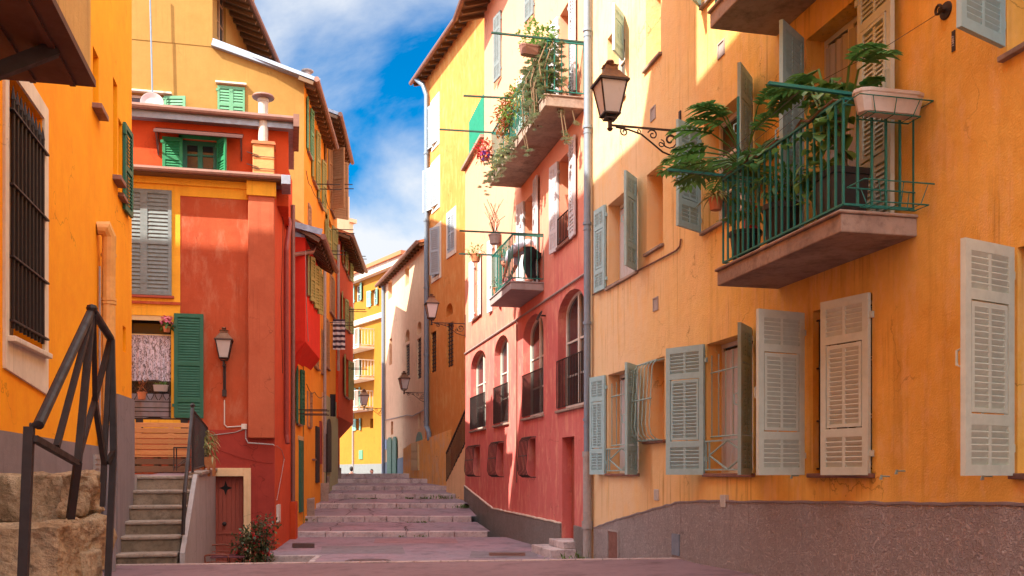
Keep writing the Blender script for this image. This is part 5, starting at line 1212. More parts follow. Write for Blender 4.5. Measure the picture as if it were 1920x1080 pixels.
# flue pole, satellite dish
M = WG.M @ T(U(289), -.35, Z(289, 205)); t = thing('satellite_dish', 'pinkish satellite dish at the foot of the tall mast on the red house roof', 'satellite dish', M)
mb = MB(); mb.M = Matrix.Rotation(R(80), 4, 'X') @ Matrix.Rotation(R(0), 4, 'Z'); mb.lathe([(.02, 0), (.18, .03), (.29, .09), (.28, .09), (.17, .04), (.01, .015)], n=22); mb.build('dish', paint('dish_pale', (.48,.37,.36), .5, .2), t, M)
mb = MB(); mb.tube([(0, .05, 0), (0, .3, .1), (0, .35, 0)], .02, 6); mb.build('dish_arm', PIPE_LOW, t, M)
M = WG.M @ T(U(291), -.3, zu+.2); t = thing('mast', 'thin grey mast rising in front of the pale yellow gable', 'antenna mast', M); mb = MB(); mb.tube([(0, 0, 0), (-.02, 0, 2), (-.10, 0, 5.5)], .022, 7); mb.build('pole', PIPE_GREY, t, M)
mb = MB(); mb.box(-.06, .06, -.06, .06, 0, .12); mb.box(-.05, .05, -.05, .05, .45, .52); mb.build('clamp', PIPE_LOW, t, M)

def row(name, label, xa, ya, xb, yb, zt, mat, wins=(), shm=SH_OLIVE, eo=.34, z0=-1, roof=True, thick=9, sp=.08, frame=FRAME_Y, rodp=(), rm=None):
    pa, pb = at(xa, ya), at(xb, yb); W = Wall(pa[:2], pb[:2]); h = thing(name, label, 'house', W.M)
    holes = []; 
    for w in wins: u0, u1 = W.U(w[0]), W.U(w[1]); xm = (w[0]+w[1])/2; holes.append((u0, u1, W.Z(xm, w[3]), W.Z(xm, w[2])))
    holes = [h_ for h_ in holes if h_[1]-h_[0] > .1]
    facade(W, rect(0, W.L, z0, zt), [rect(*q) for q in holes], thick, mat, 'wall', h, .2)
    if roof: eave(W, h, -.35, W.L+.1, zt, out=eo, slope=.35, raft=.4, back=7, mat=rm)
    for q, w in zip(holes, wins):
        m = w[4] if len(w) > 4 else shm
        window(W, h, q[0]+.003, q[1]-.003, q[2]+.003, q[3]-.003, .12, 2, 2, frame)
        k = w[5] if len(w) > 5 else 'open'
        wd = (q[1]-q[0])/2
        if k == 'shut':
            shutter_at(W, h, q[0], q[2], q[3], wd, 2, m, sp, d=0.02); shutter_at(W, h, q[1], q[2], q[3], wd, 178, m, sp, d=0.02)
        elif k == 'open':
            shutter_at(W, h, q[0], q[2], q[3], wd, 175, m, sp); shutter_at(W, h, q[1], q[2], q[3], wd, 9, m, sp)
        elif k == 'half': shutter_at(W, h, q[0], q[2], q[3], wd, 120, m, sp); shutter_at(W, h, q[1], q[2], q[3], wd, 60, m, sp)
        sill(W, h, q[0], q[1], q[2]-.002, .08, .05, GUTTER)
    for (x, y) in rodp:
        u, z = W.at(x, y); mb = MB()
        for k in range(2): mb.bar((u+.5*k, 0, z), (u+.5*k, -.75, z), .025, .025)
        mb.build('laundry_bracket', IRON, h, W.M)
    return W, h
# gable house flank up the street
Wg, _h = row('amber_house', 'amber house flank with green shutters under the highest eave on the left row', 570, 26.3, 608, 31.2, EZ+10.7, PL_ROWOR,
   [(576, 581, 195, 290, SH_LGREEN), (586, 592, 235, 345, SH_OLIVE), (597, 603, 290, 385, SH_OLIVE), (577, 582, 385, 440, SH_BROWN, 'shut'), (589, 596, 600, 690, SH_BROWN, 'shut'), (602, 606, 620, 700, SH_BROWN, 'shut'), (577, 583, 480, 540, SH_OLIVE), (597, 602, 470, 540, SH_OLIVE, 'shut')], rodp=((590, 345), (602, 470)), rm=ZINC)
Wh, _h2 = row('yellow_orange_house', 'narrow yellow orange house under the second projecting eave of the left row', 608, 31.2, 632, 35.5, EZ+11.65, PL_ROWOR,
   [(610, 615, 245, 345, SH_BROWN), (619, 625, 290, 400, SH_BROWN, 'half'), (614, 622, 412, 472, SH_OLIVE), (618, 626, 520, 590, SH_BROWN, 'shut'), (610, 614, 420, 475, SH_OLIVE), (610, 616, 600, 690, SH_BROWN, 'shut')], eo=.5, rodp=((620, 345), (622, 430), (618, 605)), rm=ZINC)
Wi, _h3 = row('crimson_house', 'tall crimson house with olive shutters projecting at the end of the left row', 634, 35.0, 662, 40.8, EZ+8.7, PL_RED2,
   [(642, 646, 445, 500, SH_OLIVE), (650, 655, 465, 520, SH_OLIVE), (641, 646, 555, 612, SH_OLIVE), (650, 655, 570, 620, SH_OLIVE), (646, 653, 672, 745, SH_OLIVE, 'open')], eo=.5, z0=EZ+2.1, rodp=((650, 480), (650, 580), (652, 690)))
mb = MB(); a = at(634, 35.0); 
# corbelled underside and recessed ground floor of the crimson house
pc, pd = at(634, 35.0), at(660, 40.6)
mb = MB(); v = Wi
mb.add([(0, 0, EZ+2.1), (v.L, 0, EZ+2.1), (v.L, .55, EZ+1.5), (0, .55, EZ+1.5), (0, 2, EZ+2.1), (v.L, 2, EZ+2.1), (v.L, 2, EZ+1.5), (0, 2, EZ+1.5)], [(0,1,2,3),(3,2,6,7),(0,3,7,4),(1,5,6,2),(0,4,5,1)])
mb.build('corbel', PL_RED2, _h3, Wi.M); mb = MB(); mb.box(0, v.L, .56, 2, -1, EZ+1.5); mb.box(1.2, 2.4, .50, .57, .8, EZ+1.2); mb.c = 1; mb.box(2.9, 4.2, .52, .56, .8, EZ+1.3); mb.build('ground_floor', [PL_REDLOW, IRON_BR], _h3, Wi.M)
# bay house: gray sloping roof, red box bay with chamfered foot
pa = at(549, 24.1)
cA = at(549, 24.0); cB = at(572, 24.0)
WBf = Wall((cB.x-1.2, cB.y), (cB.x, cB.y)); hbx = thing('bay_house', 'small scarlet projecting bay with zinc roof between the red and amber houses', 'house', WBf.M)
cC = at(600, 27.8); WBs = Wall((cB.x, cB.y), (cC.x, cC.y)); zbt = WBf.Z(572, 445); zbb = WBf.Z(572, 640)
SCAR = plaster('plaster_scarlet', (.62,.03,.012), (.52,.025,.012), .2, bump=.1)
mb = MB(); mb.box(0, WBf.L, 0, .3, zbb, zbt); mb.build('bay_front', SCAR, hbx, WBf.M)
hs = [(WBs.U(576), WBs.U(580)), (WBs.U(584), WBs.U(588)), (WBs.U(591), WBs.U(595))]
facade(WBs, rect(0, WBs.L, zbb, zbt), [rect(a, b, WBs.Z(578, 560), WBs.Z(578, 476)) for a, b in hs], .9, SCAR, 'bay_side', hbx, .15)
for a, b in hs:
    z0, z1 = WBs.Z(578, 560), WBs.Z(578, 476); window(WBs, hbx, a+.003, b-.003, z0+.003, z1-.003, .1, 1, 2, FRAME_Y); shutter_at(WBs, hbx, a, z0, z1, (b-a)/2, 172, SH_OLIVE, .07); shutter_at(WBs, hbx, b, z0, z1, (b-a)/2, 20, SH_OLIVE, .07)
mb = MB(); zc = zbb-.95; mb.M = WBs.M
mb.add([(0, 0, zbb), (WBs.L, 0, zbb), (WBs.L, .7, zc+.1), (0, .7, zc), (0, .9, zbb), (WBs.L, .9, zbb), (WBs.L, .9, zc+.1), (0, .9, zc)], [(0,1,2,3),(3,2,6,7),(0,3,7,4),(1,5,6,2),(0,4,5,1)])
mb.M = WBf.M; mb.add([(WBf.L, 0, zbb), (0, 0, zbb), (0, .25, zc), (WBf.L-.3, .35, zc)], [(0,1,2,3)])
mb.build('bay_foot', SCAR, hbx, Matrix())
ev = eave(WBs, hbx, -.2, WBs.L, zbt+.12, out=.42, slope=.55, raft=.4, back=1.4)
mb = MB(); mb.add([(-.15, -.25, zbt+.42), (WBf.L+.40, -.25, zbt+.02), (WBf.L+.4, .6, zbt+.02), (-.15, .6, zbt+.42), (-.15, -.25, zbt+.56), (WBf.L+.42, -.25, zbt+.17), (WBf.L+.42, .6, zbt+.17), (-.15, .6, zbt+.56)], [(0,3,2,1),(4,5,6,7),(0,1,5,4),(1,2,6,5),(2,3,7,6),(3,0,4,7)])
mb.add([(-.1, 0, zbt), (WBf.L, 0, zbt), (WBf.L, 0, zbt+.05), (-.1, 0, zbt+.5)], [(0,1,2,3)])
mb.build('roof', ZINC, hbx, WBf.M)
# wall under the bay, with green shutters, door, pale houses' ground floors
Wj, hj = row('street_level_house', 'ground floor of the row below the scarlet bay with green door and shutters', 549, 24.3, 572, 26.8, zbb+.3, PL_ROWOR,
   [(556, 562, 690, 795, SH_GREEN, 'open')], roof=False, z0=-1, thick=2, rodp=((560, 768), (560, 776)))
mb = MB(); mb.box(Wj.U(560), Wj.U(566), -.05, -.0, Wj.Z(563, 960), Wj.Z(563, 826)); mb.build('door', SH_GREEN, hj, Wj.M)
mb = MB(); mb.box(Wj.U(558.5), Wj.U(567.5), -.03, 0, Wj.Z(563, 826), Wj.Z(563, 818)); mb.build('door_surround', FRAME_Y, hj, Wj.M)
Wk, hk = row('cream_house', 'pale cream street front with arched green-framed door past the scarlet bay', 572, 26.78, 608, 31.15, EZ+2.6, PL_CREAM,
   [(575, 579, 735, 800, SH_BROWN, 'open'), (584, 588, 745, 860, SH_BROWN, 'none')], roof=False, z0=-1, thick=1)
for (x0, x1, yt, yb, m) in ((598, 601, 790, 870, PIPE_RED), (590, 596, 800, 905, IRON_BR)):
    mb = MB(); mb.box(Wk.U(x0), Wk.U(x1), -.06, 0, Wk.Z((x0+x1)/2, yb), Wk.Z((x0+x1)/2, yt)); mb.build('door', m, hk, Wk.M)
Wm, hm = row('mint_house', 'street front with a mint green coat and dark arched door before the crimson house', 608, 31.15, 634, 35.6, EZ+2.6, plaster('plaster_mint', (.36,.42,.26), (.4,.4,.25), .3),
   [], roof=False, z0=-1, thick=1)
mb = MB(); mb.prism(archloop(Wm.U(612), Wm.U(619), Wm.Z(615, 885), Wm.Z(615, 785), .4), -.05, 0); mb.build('door', IRON_BR, hm, Wm.M)
for (h_, W_, xx, y0, y1) in ((hj, Wj, 549.5, 400, 1000), (hm, Wm, 609, 480, 885), (_h3, Wi, 634.5, 470, 700)):
    uu = W_.U(xx, .1); pipe(W_, h_, [(uu, -.1, W_.Z(xx, y0)), (uu, -.1, max(.0, W_.Z(xx, y1)))], .05, PIPE_BROWN if xx < 600 else PIPE_LOW, 'downpipe', n=8)
uu = Wj.U(549.5, .1); pipe(Wj, hj, [(Wj.U(600)*.0+uu+2.2, -.55, WBs.Z(597, 456)), (uu+.6, -.5, Wj.Z(553, 480)), (uu, -.1, Wj.Z(549.5, 490))], .05, PIPE_BROWN, 'gutter_elbow', n=8)
sag(Wg, _h, [(574, 320), (583, 348), (600, 372), (607, 378)], .01, .12, IRON); sag(Wh, _h2, [(610, 365), (620, 392), (631, 410)], .01, .12, IRON)
sag(WBs, hbx, [(573, 470), (574, 560), (578, 640)], .009, .06, PIPE_LOW, s=0); sag(Wj, hj, [(552, 700), (553, 800), (552, 900)], .008, .06, PIPE_LOW, s=0); sag(Wk, hk, [(575, 720), (590, 735), (607, 742)], .01, .08, IRON)
# laundry: striped towel hanging in the street, dark socks
st = bpy.data.materials.new('stripes'); st.use_nodes = True; nt = st.node_tree; b = nt.nodes['Principled BSDF']; tcx = N(nt, 'ShaderNodeTexCoord').outputs['Object']
wv = N(nt, 'ShaderNodeTexWave', bands_direction='Z'); wv.inputs['Scale'].default_value = 1.7; nt.links.new(tcx, wv.inputs['Vector'])
nt.links.new(mixc(nt, ramp(nt, wv.outputs['Fac'], .48, .52), (.6,.55,.55), (.05,.03,.05)), b.inputs['Base Color']); b.inputs['Roughness'].default_value = .9
p = at(635, 33.5); M = T(p.x, p.y, EZ+(HY-655)/F*33.5) @ rotm(R(-10))
mb = MB(); drape(mb, -.2, .22, 0, 1.05, 0, n=16, amp=.05, fr=.9); o = mb.build('striped_towel', st, None, M, recalc=False); tag(o, 'black and white striped towel hanging out over the street', 'towel')
p = at(621, 33); M = T(p.x, p.y, EZ+(HY-780)/F*33); mb = MB(); drape(mb, -.15, .15, 0, .75, 0, n=8, amp=.05); o = mb.build('dark_garment', TROUSER, None, M, recalc=False); tag(o, 'dark garment drying low beside the mint green front', 'garment')
# ================================================================ far yellow house closing the street
WX = Wall(at(640, 56)[:2], at(735, 50.5)[:2]); U, Z = WX.U, WX.Z
hx = thing('far_yellow_house', 'bright yellow house with three railed balconies closing the end of the street', 'house', WX.M)
fz = Z(690, 522)
hol = [(U(665), U(676), Z(670, 566), Z(670, 534)), (U(696), U(706), Z(701, 573), Z(701, 543)), (U(666), U(673), Z(670, 655), Z(670, 618)), (U(667), U(674), Z(670, 712), Z(670, 675)), (U(667), U(674), Z(670, 765), Z(670, 727)), (U(668), U(675), Z(671, 807), Z(671, 785)), (U(694), U(700), Z(697, 803), Z(697, 785))]
facade(WX, rect(-3, WX.L+2, -2, fz), [rect(*q) for q in hol], 6, PL_FARY, 'wall', hx, .3)
for q in hol[:6]:
    window(WX, hx, q[0]+.003, q[1]-.003, q[2]+.003, q[3]-.003, .2, 2, 2, FRAME_W, GLASS_B); wd = (q[1]-q[0])/2
    shutter_at(WX, hx, q[0], q[2], q[3], wd, 165, paint('shutter_aqua', (.2,.4,.33), .5, .2), .1); shutter_at(WX, hx, q[1], q[2], q[3], wd, 15, MC['shutter_aqua'], .1)
mb = MB(); mb.box(-3, WX.L+2, -.35, 0, fz, fz+.35); mb.box(-3, WX.L+2, -.2, 0, Z(690, 605), Z(690, 596)); mb.build('cornice', PL_WHITE, hx, WX.M)
mb = MB(); mb.box(-3, WX.L+2, -.5, 6, fz+.35, fz+.55); mb.build('roof', TILE, hx, WX.M)
for (y0, y1, x0, x1) in ((655, 640, 662, 702), (712, 695, 662, 702), (768, 752, 665, 700)):
    zz = Z(682, y0); mb = MB(); mb.box(U(x0), U(x1), -.95, 0, zz-.12, zz); bb = mb.build('balcony', PL_WHITE, hx, WX.M)
    railing(WX, bb, [(U(x0)+.05, 0), (U(x0)+.05, -.9), (U(x1)-.05, -.9), (U(x1)-.05, 0)], zz+.08, zz+.95, FRAME_W, .16, .014, .03)
mb = MB(); mb.box(-3, WX.L+2, -.04, 0, -2, Z(690, 870)); mb.build('plinth', paint('base_pale_grey', (.16,.17,.165), .8, .2), hx, WX.M)
mb = MB(); a, b = WX.at(681, 860); mb.box(U(674), U(681), -.05, 0, Z(677, 861), Z(677, 844)); mb.build('notice_panel', SH_LGREEN, hx, WX.M)
p = at(718, 42); 
mb = MB(); mb.box(U(663), U(664), -.1, 0, 0, fz); mb.build('downpipe', PIPE_LOW, hx, WX.M)
mb = MB(); mb.box(WB.U(721.5), WB.U(726), -.04, -.0, WB.Z(724, 843), WB.Z(724, 824)); mb.build('street_plate', paint('plate_blue', (.25,.36,.5), .4, .1), hb, WB.M)
# pale block above the roofs
WK = Wall(at(610, 46)[:2], at(655, 47)[:2]); hkk = thing('rooftop_house', 'pale cream block peeping above the crimson house roof', 'house', WK.M)
mb = MB(); mb.box(0, WK.L, 0, 1.5, 4, WK.Z(650, 368)); mb.build('wall', PL_CREAM, hkk, WK.M); mb = MB(); mb.box(WK.L, WK.L+.45, .3, 1.5, 4, WK.Z(650, 412)); mb.box(WK.L-.02, WK.L+.6, .2, 1.6, WK.Z(650, 412), WK.Z(650, 405)); mb.build('parapet', PL_CREAM, hkk, WK.M)
# ================================================================ ground, street, steps
from mathutils import noise as mn
def quadstrip(name, rows, mat, kind='structure', sub=6, parent=None):
    """rows: list of [left point, right point]; lofted sheet"""
    mb = MB(); vs = []; n = sub
    for l, r in rows:
        for i in range(n+1): vs.append(Vector(l).lerp(Vector(r), i/n))
    mb.add(vs, [(j*(n+1)+i, j*(n+1)+i+1, (j+1)*(n+1)+i+1, (j+1)*(n+1)+i) for j in range(len(rows)-1) for i in range(n)])
    o = mb.build(name, mat, parent, None if parent is None else Matrix(), recalc=False)
    if parent is None: o['kind'] = kind
    return o
mb = MB(); mb.face([(-400, -400, -1.25), (400, -400, -1.25), (400, 500, -1.25), (-400, 500, -1.25)]); tag(mb.build('ground', ASPH_NEAR, recalc=False), kind='structure')
# near road with its crest
def nr(x, y): return .285+.012*(x+3)+.012*max(0, min(6, 13.2-y))
rows = []
for y in [-40, -10, 0, 4, 7, 9, 10.5, 12.0]: rows.append([(XL-.2 if y > -9 else -60, y, nr(XL, y)), (XR+.1 if y > -9 else 60, y, nr(XR, y))])
pl_, pr_ = at(175, 13.6), at(1283, 13.4)
rows.append([(pl_.x, pl_.y, nr(pl_.x, 13)), (pr_.x, pr_.y, nr(pr_.x, 13)+.02)])
quadstrip('road', rows, ASPH_NEAR)
mb = MB(); a = Vector(rows[-1][0]); b = Vector(rows[-1][1]); dv = (b-a); n = 22
for i in range(n):
    p = a.lerp(b, i/n+.0008); q = a.lerp(b, (i+1)/n-.0008); o_ = Vector((-dv.y, dv.x, 0)).normalized()
    for (pp, qq) in ((p, q),):
        z = .008; mb.add([pp-o_*.02+Vector((0,0,z)), qq-o_*.02+Vector((0,0,z)), qq+o_*.16+Vector((0,0,z)), pp+o_*.16+Vector((0,0,z)), pp-o_*.02-Vector((0,0,.9)), qq-o_*.02-Vector((0,0,.9)), qq+o_*.16-Vector((0,0,.9)), pp+o_*.16-Vector((0,0,.9))], [(0,3,2,1)[::-1],(4,7,6,5)[::-1],(0,1,5,4),(1,2,6,5),(2,3,7,6),(3,0,4,7)])
tag(mb.build('kerb', stone('kerb_pale', (.50,.36,.32), (.4,.28,.26), 4, .2)), kind='structure')
# court by the red house, lower
quadstrip('court', [[at(60, 13.5, z=-.66), at(640, 13.5, z=-.66)], [at(60, 21, z=-.66), at(640, 21, z=-.66)]], ASPH_NEAR)
# street between crest and first step
def XRw(yc): return at(545+9855/yc, yc)
rows = []
for yc, xl, z in ((13.45, 560, .27), (14.5, 562, .14), (15.5, 566, .05), (16.4, 572, .01), (17.6, 586, .0), (18.68, 597, 0), (18.70, 505, 0), (20.0, 505, .0), (22, 528, 0), (24.2, 540, .0)):
    l = at(xl, yc, z=z); r = XRw(yc); r = Vector((XR+.1, r.y, z)); rows.append([l, r])
quadstrip('street', rows, ASPH, sub=8)
mb = MB()      # low kerbs dropping into the court
def kerbline(mb, pts, w, h, z):
    for p, q in zip(pts, pts[1:]):
        p = Vector((p.x, p.y, z-h/2)); q = Vector((q.x, q.y, z-h/2)); mb.bar(p, q, w, h)
kerbline(mb, [at(598, 18.72, z=0), at(572, 16.45, z=0), at(562, 14.2, z=0)], .10, .5, .012)
kerbline(mb, [at(500, 18.6, z=0), at(596, 18.74, z=0)], .16, .14, .01); kerbline(mb, [at(490, 17.2, z=0), at(556, 17.5, z=0)], .5, .4, -.14)
tag(mb.build('court_kerb', STONE_KERB, bevel=.01), kind='structure')
# street steps
SY = [24.2, 26.6, 29.0, 31.4, 33.5, 35.5, 37.5]
SB = [1007, 979, 953, 935, 919, 906, 896]; STp = [997, 968, 944, 926, 911, 898, 888]
SLx = [548, 553, 566, 590, 603, 610, 614]; SRx = [906, 880, 866, 850, 843, 838, 836]
root = thing('street_steps', 'broad shallow stone-edged steps climbing the street', 'steps', Matrix(), kind='structure'); del root['category'], root['label']
for k in range(7):
    yc = SY[k]; zb_ = EZ+(HY-SB[k])/F*yc; zt_ = EZ+(HY-STp[k])/F*yc
    l, r = at(SLx[k], yc, z=0), at(SRx[k]+(4 if k else 8), yc, z=0)
    mb = MB(); n = 7+k % 3; cuts = [0]+sorted(rnd.uniform(.04, .96) if False else (i+rnd.uniform(-.25, .25))/n for i in range(1, n))+[1]
    for i in range(n):
        p = l.lerp(r, cuts[i]+.0015); q = l.lerp(r, cuts[i+1]-.0015); dz = rnd.uniform(-.006, .006); dy = rnd.uniform(-.012, .012)
        bk_ = Vector((-(r-l).y, (r-l).x, 0)).normalized()
        p = p+bk_*dy; q = q+bk_*dy; w_ = bk_*.34
        c = [p, q, q+w_, p+w_]; mb.add([(v.x, v.y, zb_-.12) for v in c]+[(v.x, v.y, zt_+dz) for v in c], [(0,3,2,1),(4,5,6,7),(0,1,5,4),(1,2,6,5),(2,3,7,6),(3,0,4,7)])
    s_ = mb.build('step', STONE_KERB, root, Matrix(), bevel=.012)
    y2 = SY[k+1] if k < 6 else 43.0; zn = EZ+(HY-SB[k+1])/F*y2 if k < 6 else zt_-.02
    x2l, x2r = (SLx[k+1], SRx[k+1]) if k < 6 else (625, 830)
    rows = [[at(SLx[k]-(0 if k == 0 else 40), yc+.30, z=zt_-.01), at(SRx[k]+14, yc+.30, z=zt_-.01)], [at(x2l-40, y2+.05, z=zn), at(x2r+14, y2+.05, z=zn)]]
    quadstrip('tread', rows, ASPH, parent=root, sub=4)
quadstrip('far_street', [[at(600, 43.0, z=EZ-.02), at(800, 43.0, z=EZ-.02)], [at(600, 48, z=EZ-.9), at(800, 48, z=EZ-.9)], [at(560, 60, z=EZ-1.2), at(820, 60, z=EZ-1.2)]], ASPH)
# stoops on the left of the street steps
mb = MB()
def blk(mb, x0, x1, yc0, yc1, zt_, zb_=-.3):
    a, b, c, d = at(x0, yc0, z=0), at(x1, yc0, z=0), at(x1-(x1-760)*(1-yc0/yc1)*0, yc1, z=0), at(x0, yc1, z=0)
    v = [a, b, c, d]; mb.add([(p.x, p.y, zb_) for p in v]+[(p.x, p.y, zt_) for p in v], [(0,3,2,1),(4,5,6,7),(0,1,5,4),(1,2,6,5),(2,3,7,6),(3,0,4,7)])
for x0, x1, y0, y1, yt, lb in ((563, 590, 26.9, 28.6, 935, 'low wide doorstep just past the grey downpipe left of the street steps'), (565, 583, 28.6, 29.6, 915, 'narrow doorstep standing on the low wide one by the green door'), (586, 616, 30.2, 31.6, 906, 'stone doorstep by the foot of the thin handrail'), (592, 618, 31.6, 33, 893, 'middle doorstep behind the thin handrail foot'), (594, 617, 33, 34.5, 876, 'uppermost doorstep before the mint green front'), (628, 640, 36.5, 38, 877, 'small doorstep at the crimson house door')):
    mb = MB(); blk(mb, x0, x1, y0, y1, EZ+(HY-yt)/F*y0); tag(mb.build('stoop', STONE_SLAB, bevel=.02), lb, 'doorstep', 'doorsteps of the left row')

mb = MB(); p = at(613, 30.5); 
for (x, yc) in ((612, 30.3), (616, 33.2)): q = at(x, yc, z=0); mb.tube([(q.x, q.y, .8), (q.x, q.y, EZ+1.25)], .018, 6)
q1 = at(612, 30.3, z=EZ+1.2); q2 = at(600, 30.3+3, z=EZ+2.0); mb.tube([q1, q2], .018, 6); tag(mb.build('hand_rail', IRON), 'thin iron handrail by the doorsteps of the left row', 'handrail')
# manholes, drain grates
def grate(px0, px1, yc0, yc1, z, label, m=IRON):
    a, b, c, d = at(px0, yc0, z=z), at(px1, yc0, z=z), at(px1, yc1, z=z), at(px0, yc1, z=z); mb = MB()
    n = 12
    for i in range(n): p = a.lerp(d, (i+.2)/n); q = b.lerp(c, (i+.2)/n); p2 = a.lerp(d, (i+.8)/n); q2 = b.lerp(c, (i+.8)/n); mb.add([p, q, q2, p2], [(0,1,2,3)])
    o = mb.build('drain_grate', m, recalc=False); tag(o, label, 'drain cover')
grate(548, 590, 20.6, 22.0, .006, 'dark drain grate near the foot of the red house corner'); grate(917, 985, 18.6, 19.4, .006, 'long flat drain cover near the pink doorstep', PIPE_BROWN)
q = at(690, 17.6, z=.006); mb = MB(); mb.M = T(q.x, q.y, q.z)
for r0, r1 in ((.0, .26), (.30, .34), (.36, .42)):
    m_ = 28; vs = [(rr*math.cos(2*math.pi*i/m_), rr*math.sin(2*math.pi*i/m_), 0) for rr in (max(r0, .001), r1) for i in range(m_)]; mb.add(vs, [(i, (i+1) % m_, m_+(i+1) % m_, m_+i) for i in range(m_)])
o = mb.build('manhole_cover', paint('manhole_iron', (.11,.06,.06), .6, .5), recalc=False); tag(o, 'round worn manhole cover in the mauve street just past the pale kerb', 'manhole')
# tar seams / cracks
mb = MB()
def crack(pts, w=.012, z=.007):
    P = [at(x, EZ*0+yc, z=z) for x, yc in pts]
    for i in range(len(P)-1):
        for k in range(6):
            a = P[i].lerp(P[i+1], k/6); b = P[i].lerp(P[i+1], (k+1)/6); j = .02; s = Vector((rnd.uniform(-j, j), rnd.uniform(-j, j), 0)); mb.add([a+Vector((0, -w, 0)), b+Vector((0, -w, 0))+s, b+Vector((0, w, 0))+s, a+Vector((0, w, 0))], [(0,1,2,3)])
crack([(862, 19.6), (890, 18.3), (950, 18.2)]); crack([(867, 22), (874, 21)]); crack([(930, 19.8), (985, 19.9), (1020, 19.0)]); crack([(600, 21.5), (630, 21.4)])
tag(mb.build('street_crack', paint('crack_dark', (.08,.045,.045), .9, .1), recalc=False), kind='structure')
# joints in the treads of the street steps
mb = MB()
for k in range(6):
    y0, y1 = SY[k]+.36, SY[k+1]; z0_, z1_ = EZ+(HY-STp[k])/F*SY[k], EZ+(HY-SB[k+1])/F*SY[k+1]
    def tp(f, t): 
        l = at(SLx[k]+(SLx[k+1]-SLx[k])*t, y0+(y1-y0)*t, z=0); r = at(SRx[k]+(SRx[k+1]-SRx[k])*t, y0+(y1-y0)*t, z=0); q = l.lerp(r, f); q.z = z0_+(z1_-z0_)*t+.0; return q
    for j in range(3):
        f0 = rnd.uniform(.1, .9); pts = [tp(f0+rnd.uniform(-.012, .012)*i+(.05*i/6 if j == 1 else 0), i/6) for i in range(7)]
        for a, b in zip(pts, pts[1:]): a = a+Vector((0,0,.004)); b = b+Vector((0,0,.004)); mb.add([a-Vector((.013,0,0)), b-Vector((.013,0,0)), b+Vector((.013,0,0)), a+Vector((.013,0,0))], [(0,1,2,3)])
    pts = [tp(.08+.84*i/16, .45+.3*rnd.random()) for i in range(rnd.randint(4, 12))]
    for a, b in zip(pts, pts[1:]): a = a+Vector((0,0,.004)); b = b+Vector((0,0,.004)); mb.add([a-Vector((0,.02,0)), b-Vector((0,.02,0)), b+Vector((0,.02,0)), a+Vector((0,.02,0))], [(0,1,2,3)])
tag(mb.build('tread_joints', MC['crack_dark'], recalc=False), kind='structure')
# repaired strips in the asphalt
def patch(x0, x1, y0, y1, m, z=.003):
    a, b, c, d = at(x0, y0, z=z), at(x1, y0, z=z), at(x1-6, y1, z=z), at(x0+4, y1, z=z); mb = MB(); mb.face([a, b, c, d]); tag(mb.build('asphalt_patch', m, recalc=False), kind='structure')
patch(600, 760, 19.2, 21.2, stone('asphalt_patch_grey', (.23,.19,.205), (.2,.165,.18), 3, .2, dark=(.12,.08,.09))); patch(880, 1010, 18.2, 19.7, MC['asphalt_patch_grey']); patch(700, 860, 22.0, 23.6, stone('asphalt_patch_rose', (.33,.19,.2), (.29,.165,.18), 3, .2, dark=(.15,.08,.09)))
# weeds in the joints: nobody could count them
mb = MB()
for x, yc, yp, n, s in ((677, 31.3, 936, 40, .12), (700, 31.3, 936, 40, .12), (712, 31.3, 936, 20, .1), (768, 31.3, 935, 26, .14), (802, 31.3, 935, 40, .18), (746, 28.9, 954, 16, .1), (770, 26.5, 980, 18, .12), (794, 26.5, 980, 24, .12), (746, 24.1, 1006, 12, .1), (792, 24.1, 1006, 14, .1), (865, 28.8, 952, 50, .2), (862, 27, 975, 20, .15), (566, 26.4, 976, 26, .15), (1081, 17.0, 1050, 36, .28), (836, 29.5, 935, 50, .22), (838, 34, 915, 26, .16)):
    c = at(x, yc, yp)
    for _ in range(n): leaf(mb, c+Vector((rnd.gauss(0, s*.8), rnd.gauss(0, s*.2), -.02)), (rnd.gauss(0,.7), rnd.gauss(0,.5), 1), s*rnd.uniform(.6, 1.4), .035, .4, seg=1)
tag(mb.build('weeds', GRASS, recalc=False), kind='stuff')

# ================================================================ left stairs, landing, bench, rails
SX0 = XL+.03; sx1 = at(336, 13.9).x
stf = [(13.9, 1038), (14.25, 1005), (14.6, 977), (14.95, 948), (15.3, 919), (15.65, 892)]
M0 = Matrix(); st = thing('stone_staircase', 'six worn stone steps with grey flank beside the orange house', 'staircase', T(SX0, 13.9, 0))
pz = .2; yS = []
for i, (yc, yt) in enumerate(stf):
    zt_ = EZ+(HY-yt)/F*yc; y = at(270, yc).y; yS.append((y, zt_))
    mb = MB(); y1 = y+.5 if i < 5 else y+.6
    mb.box(SX0, sx1-.04*(1-i/5), y, y1, pz-.05, zt_-.055); o = mb.build('step', STONE_STEP, st, M0, bevel=.02)
    mb = MB(); mb.box(SX0, sx1+.0-.04*(1-i/5), y-.035, y1, zt_-.055, zt_); mb.build('tread', stone('stone_tread', (.42,.32,.26), (.33,.25,.2), 5, .5, dark=(.12,.09,.06)), o, M0, bevel=.018); pz = zt_-.1
yend = pR.y
zl0 = yS[-1][1]
mb = MB(); mb.add([(SX0, yS[-1][0]+.5, zl0-.01), (sx1+.06, yS[-1][0]+.5, zl0-.01), (sx1+.06, yend, zl0+.07), (SX0, yend, zl0+.07)], [(0,1,2,3)]); mb.build('landing', ASPH_NEAR, st, M0, recalc=False)
mb = MB(); mb.box(SX0-1.3, SX0+.02, YE+.02, yend-.02, -.8, zl0+.02); mb.build('landing_base', PL_GREYWALL, st, M0)
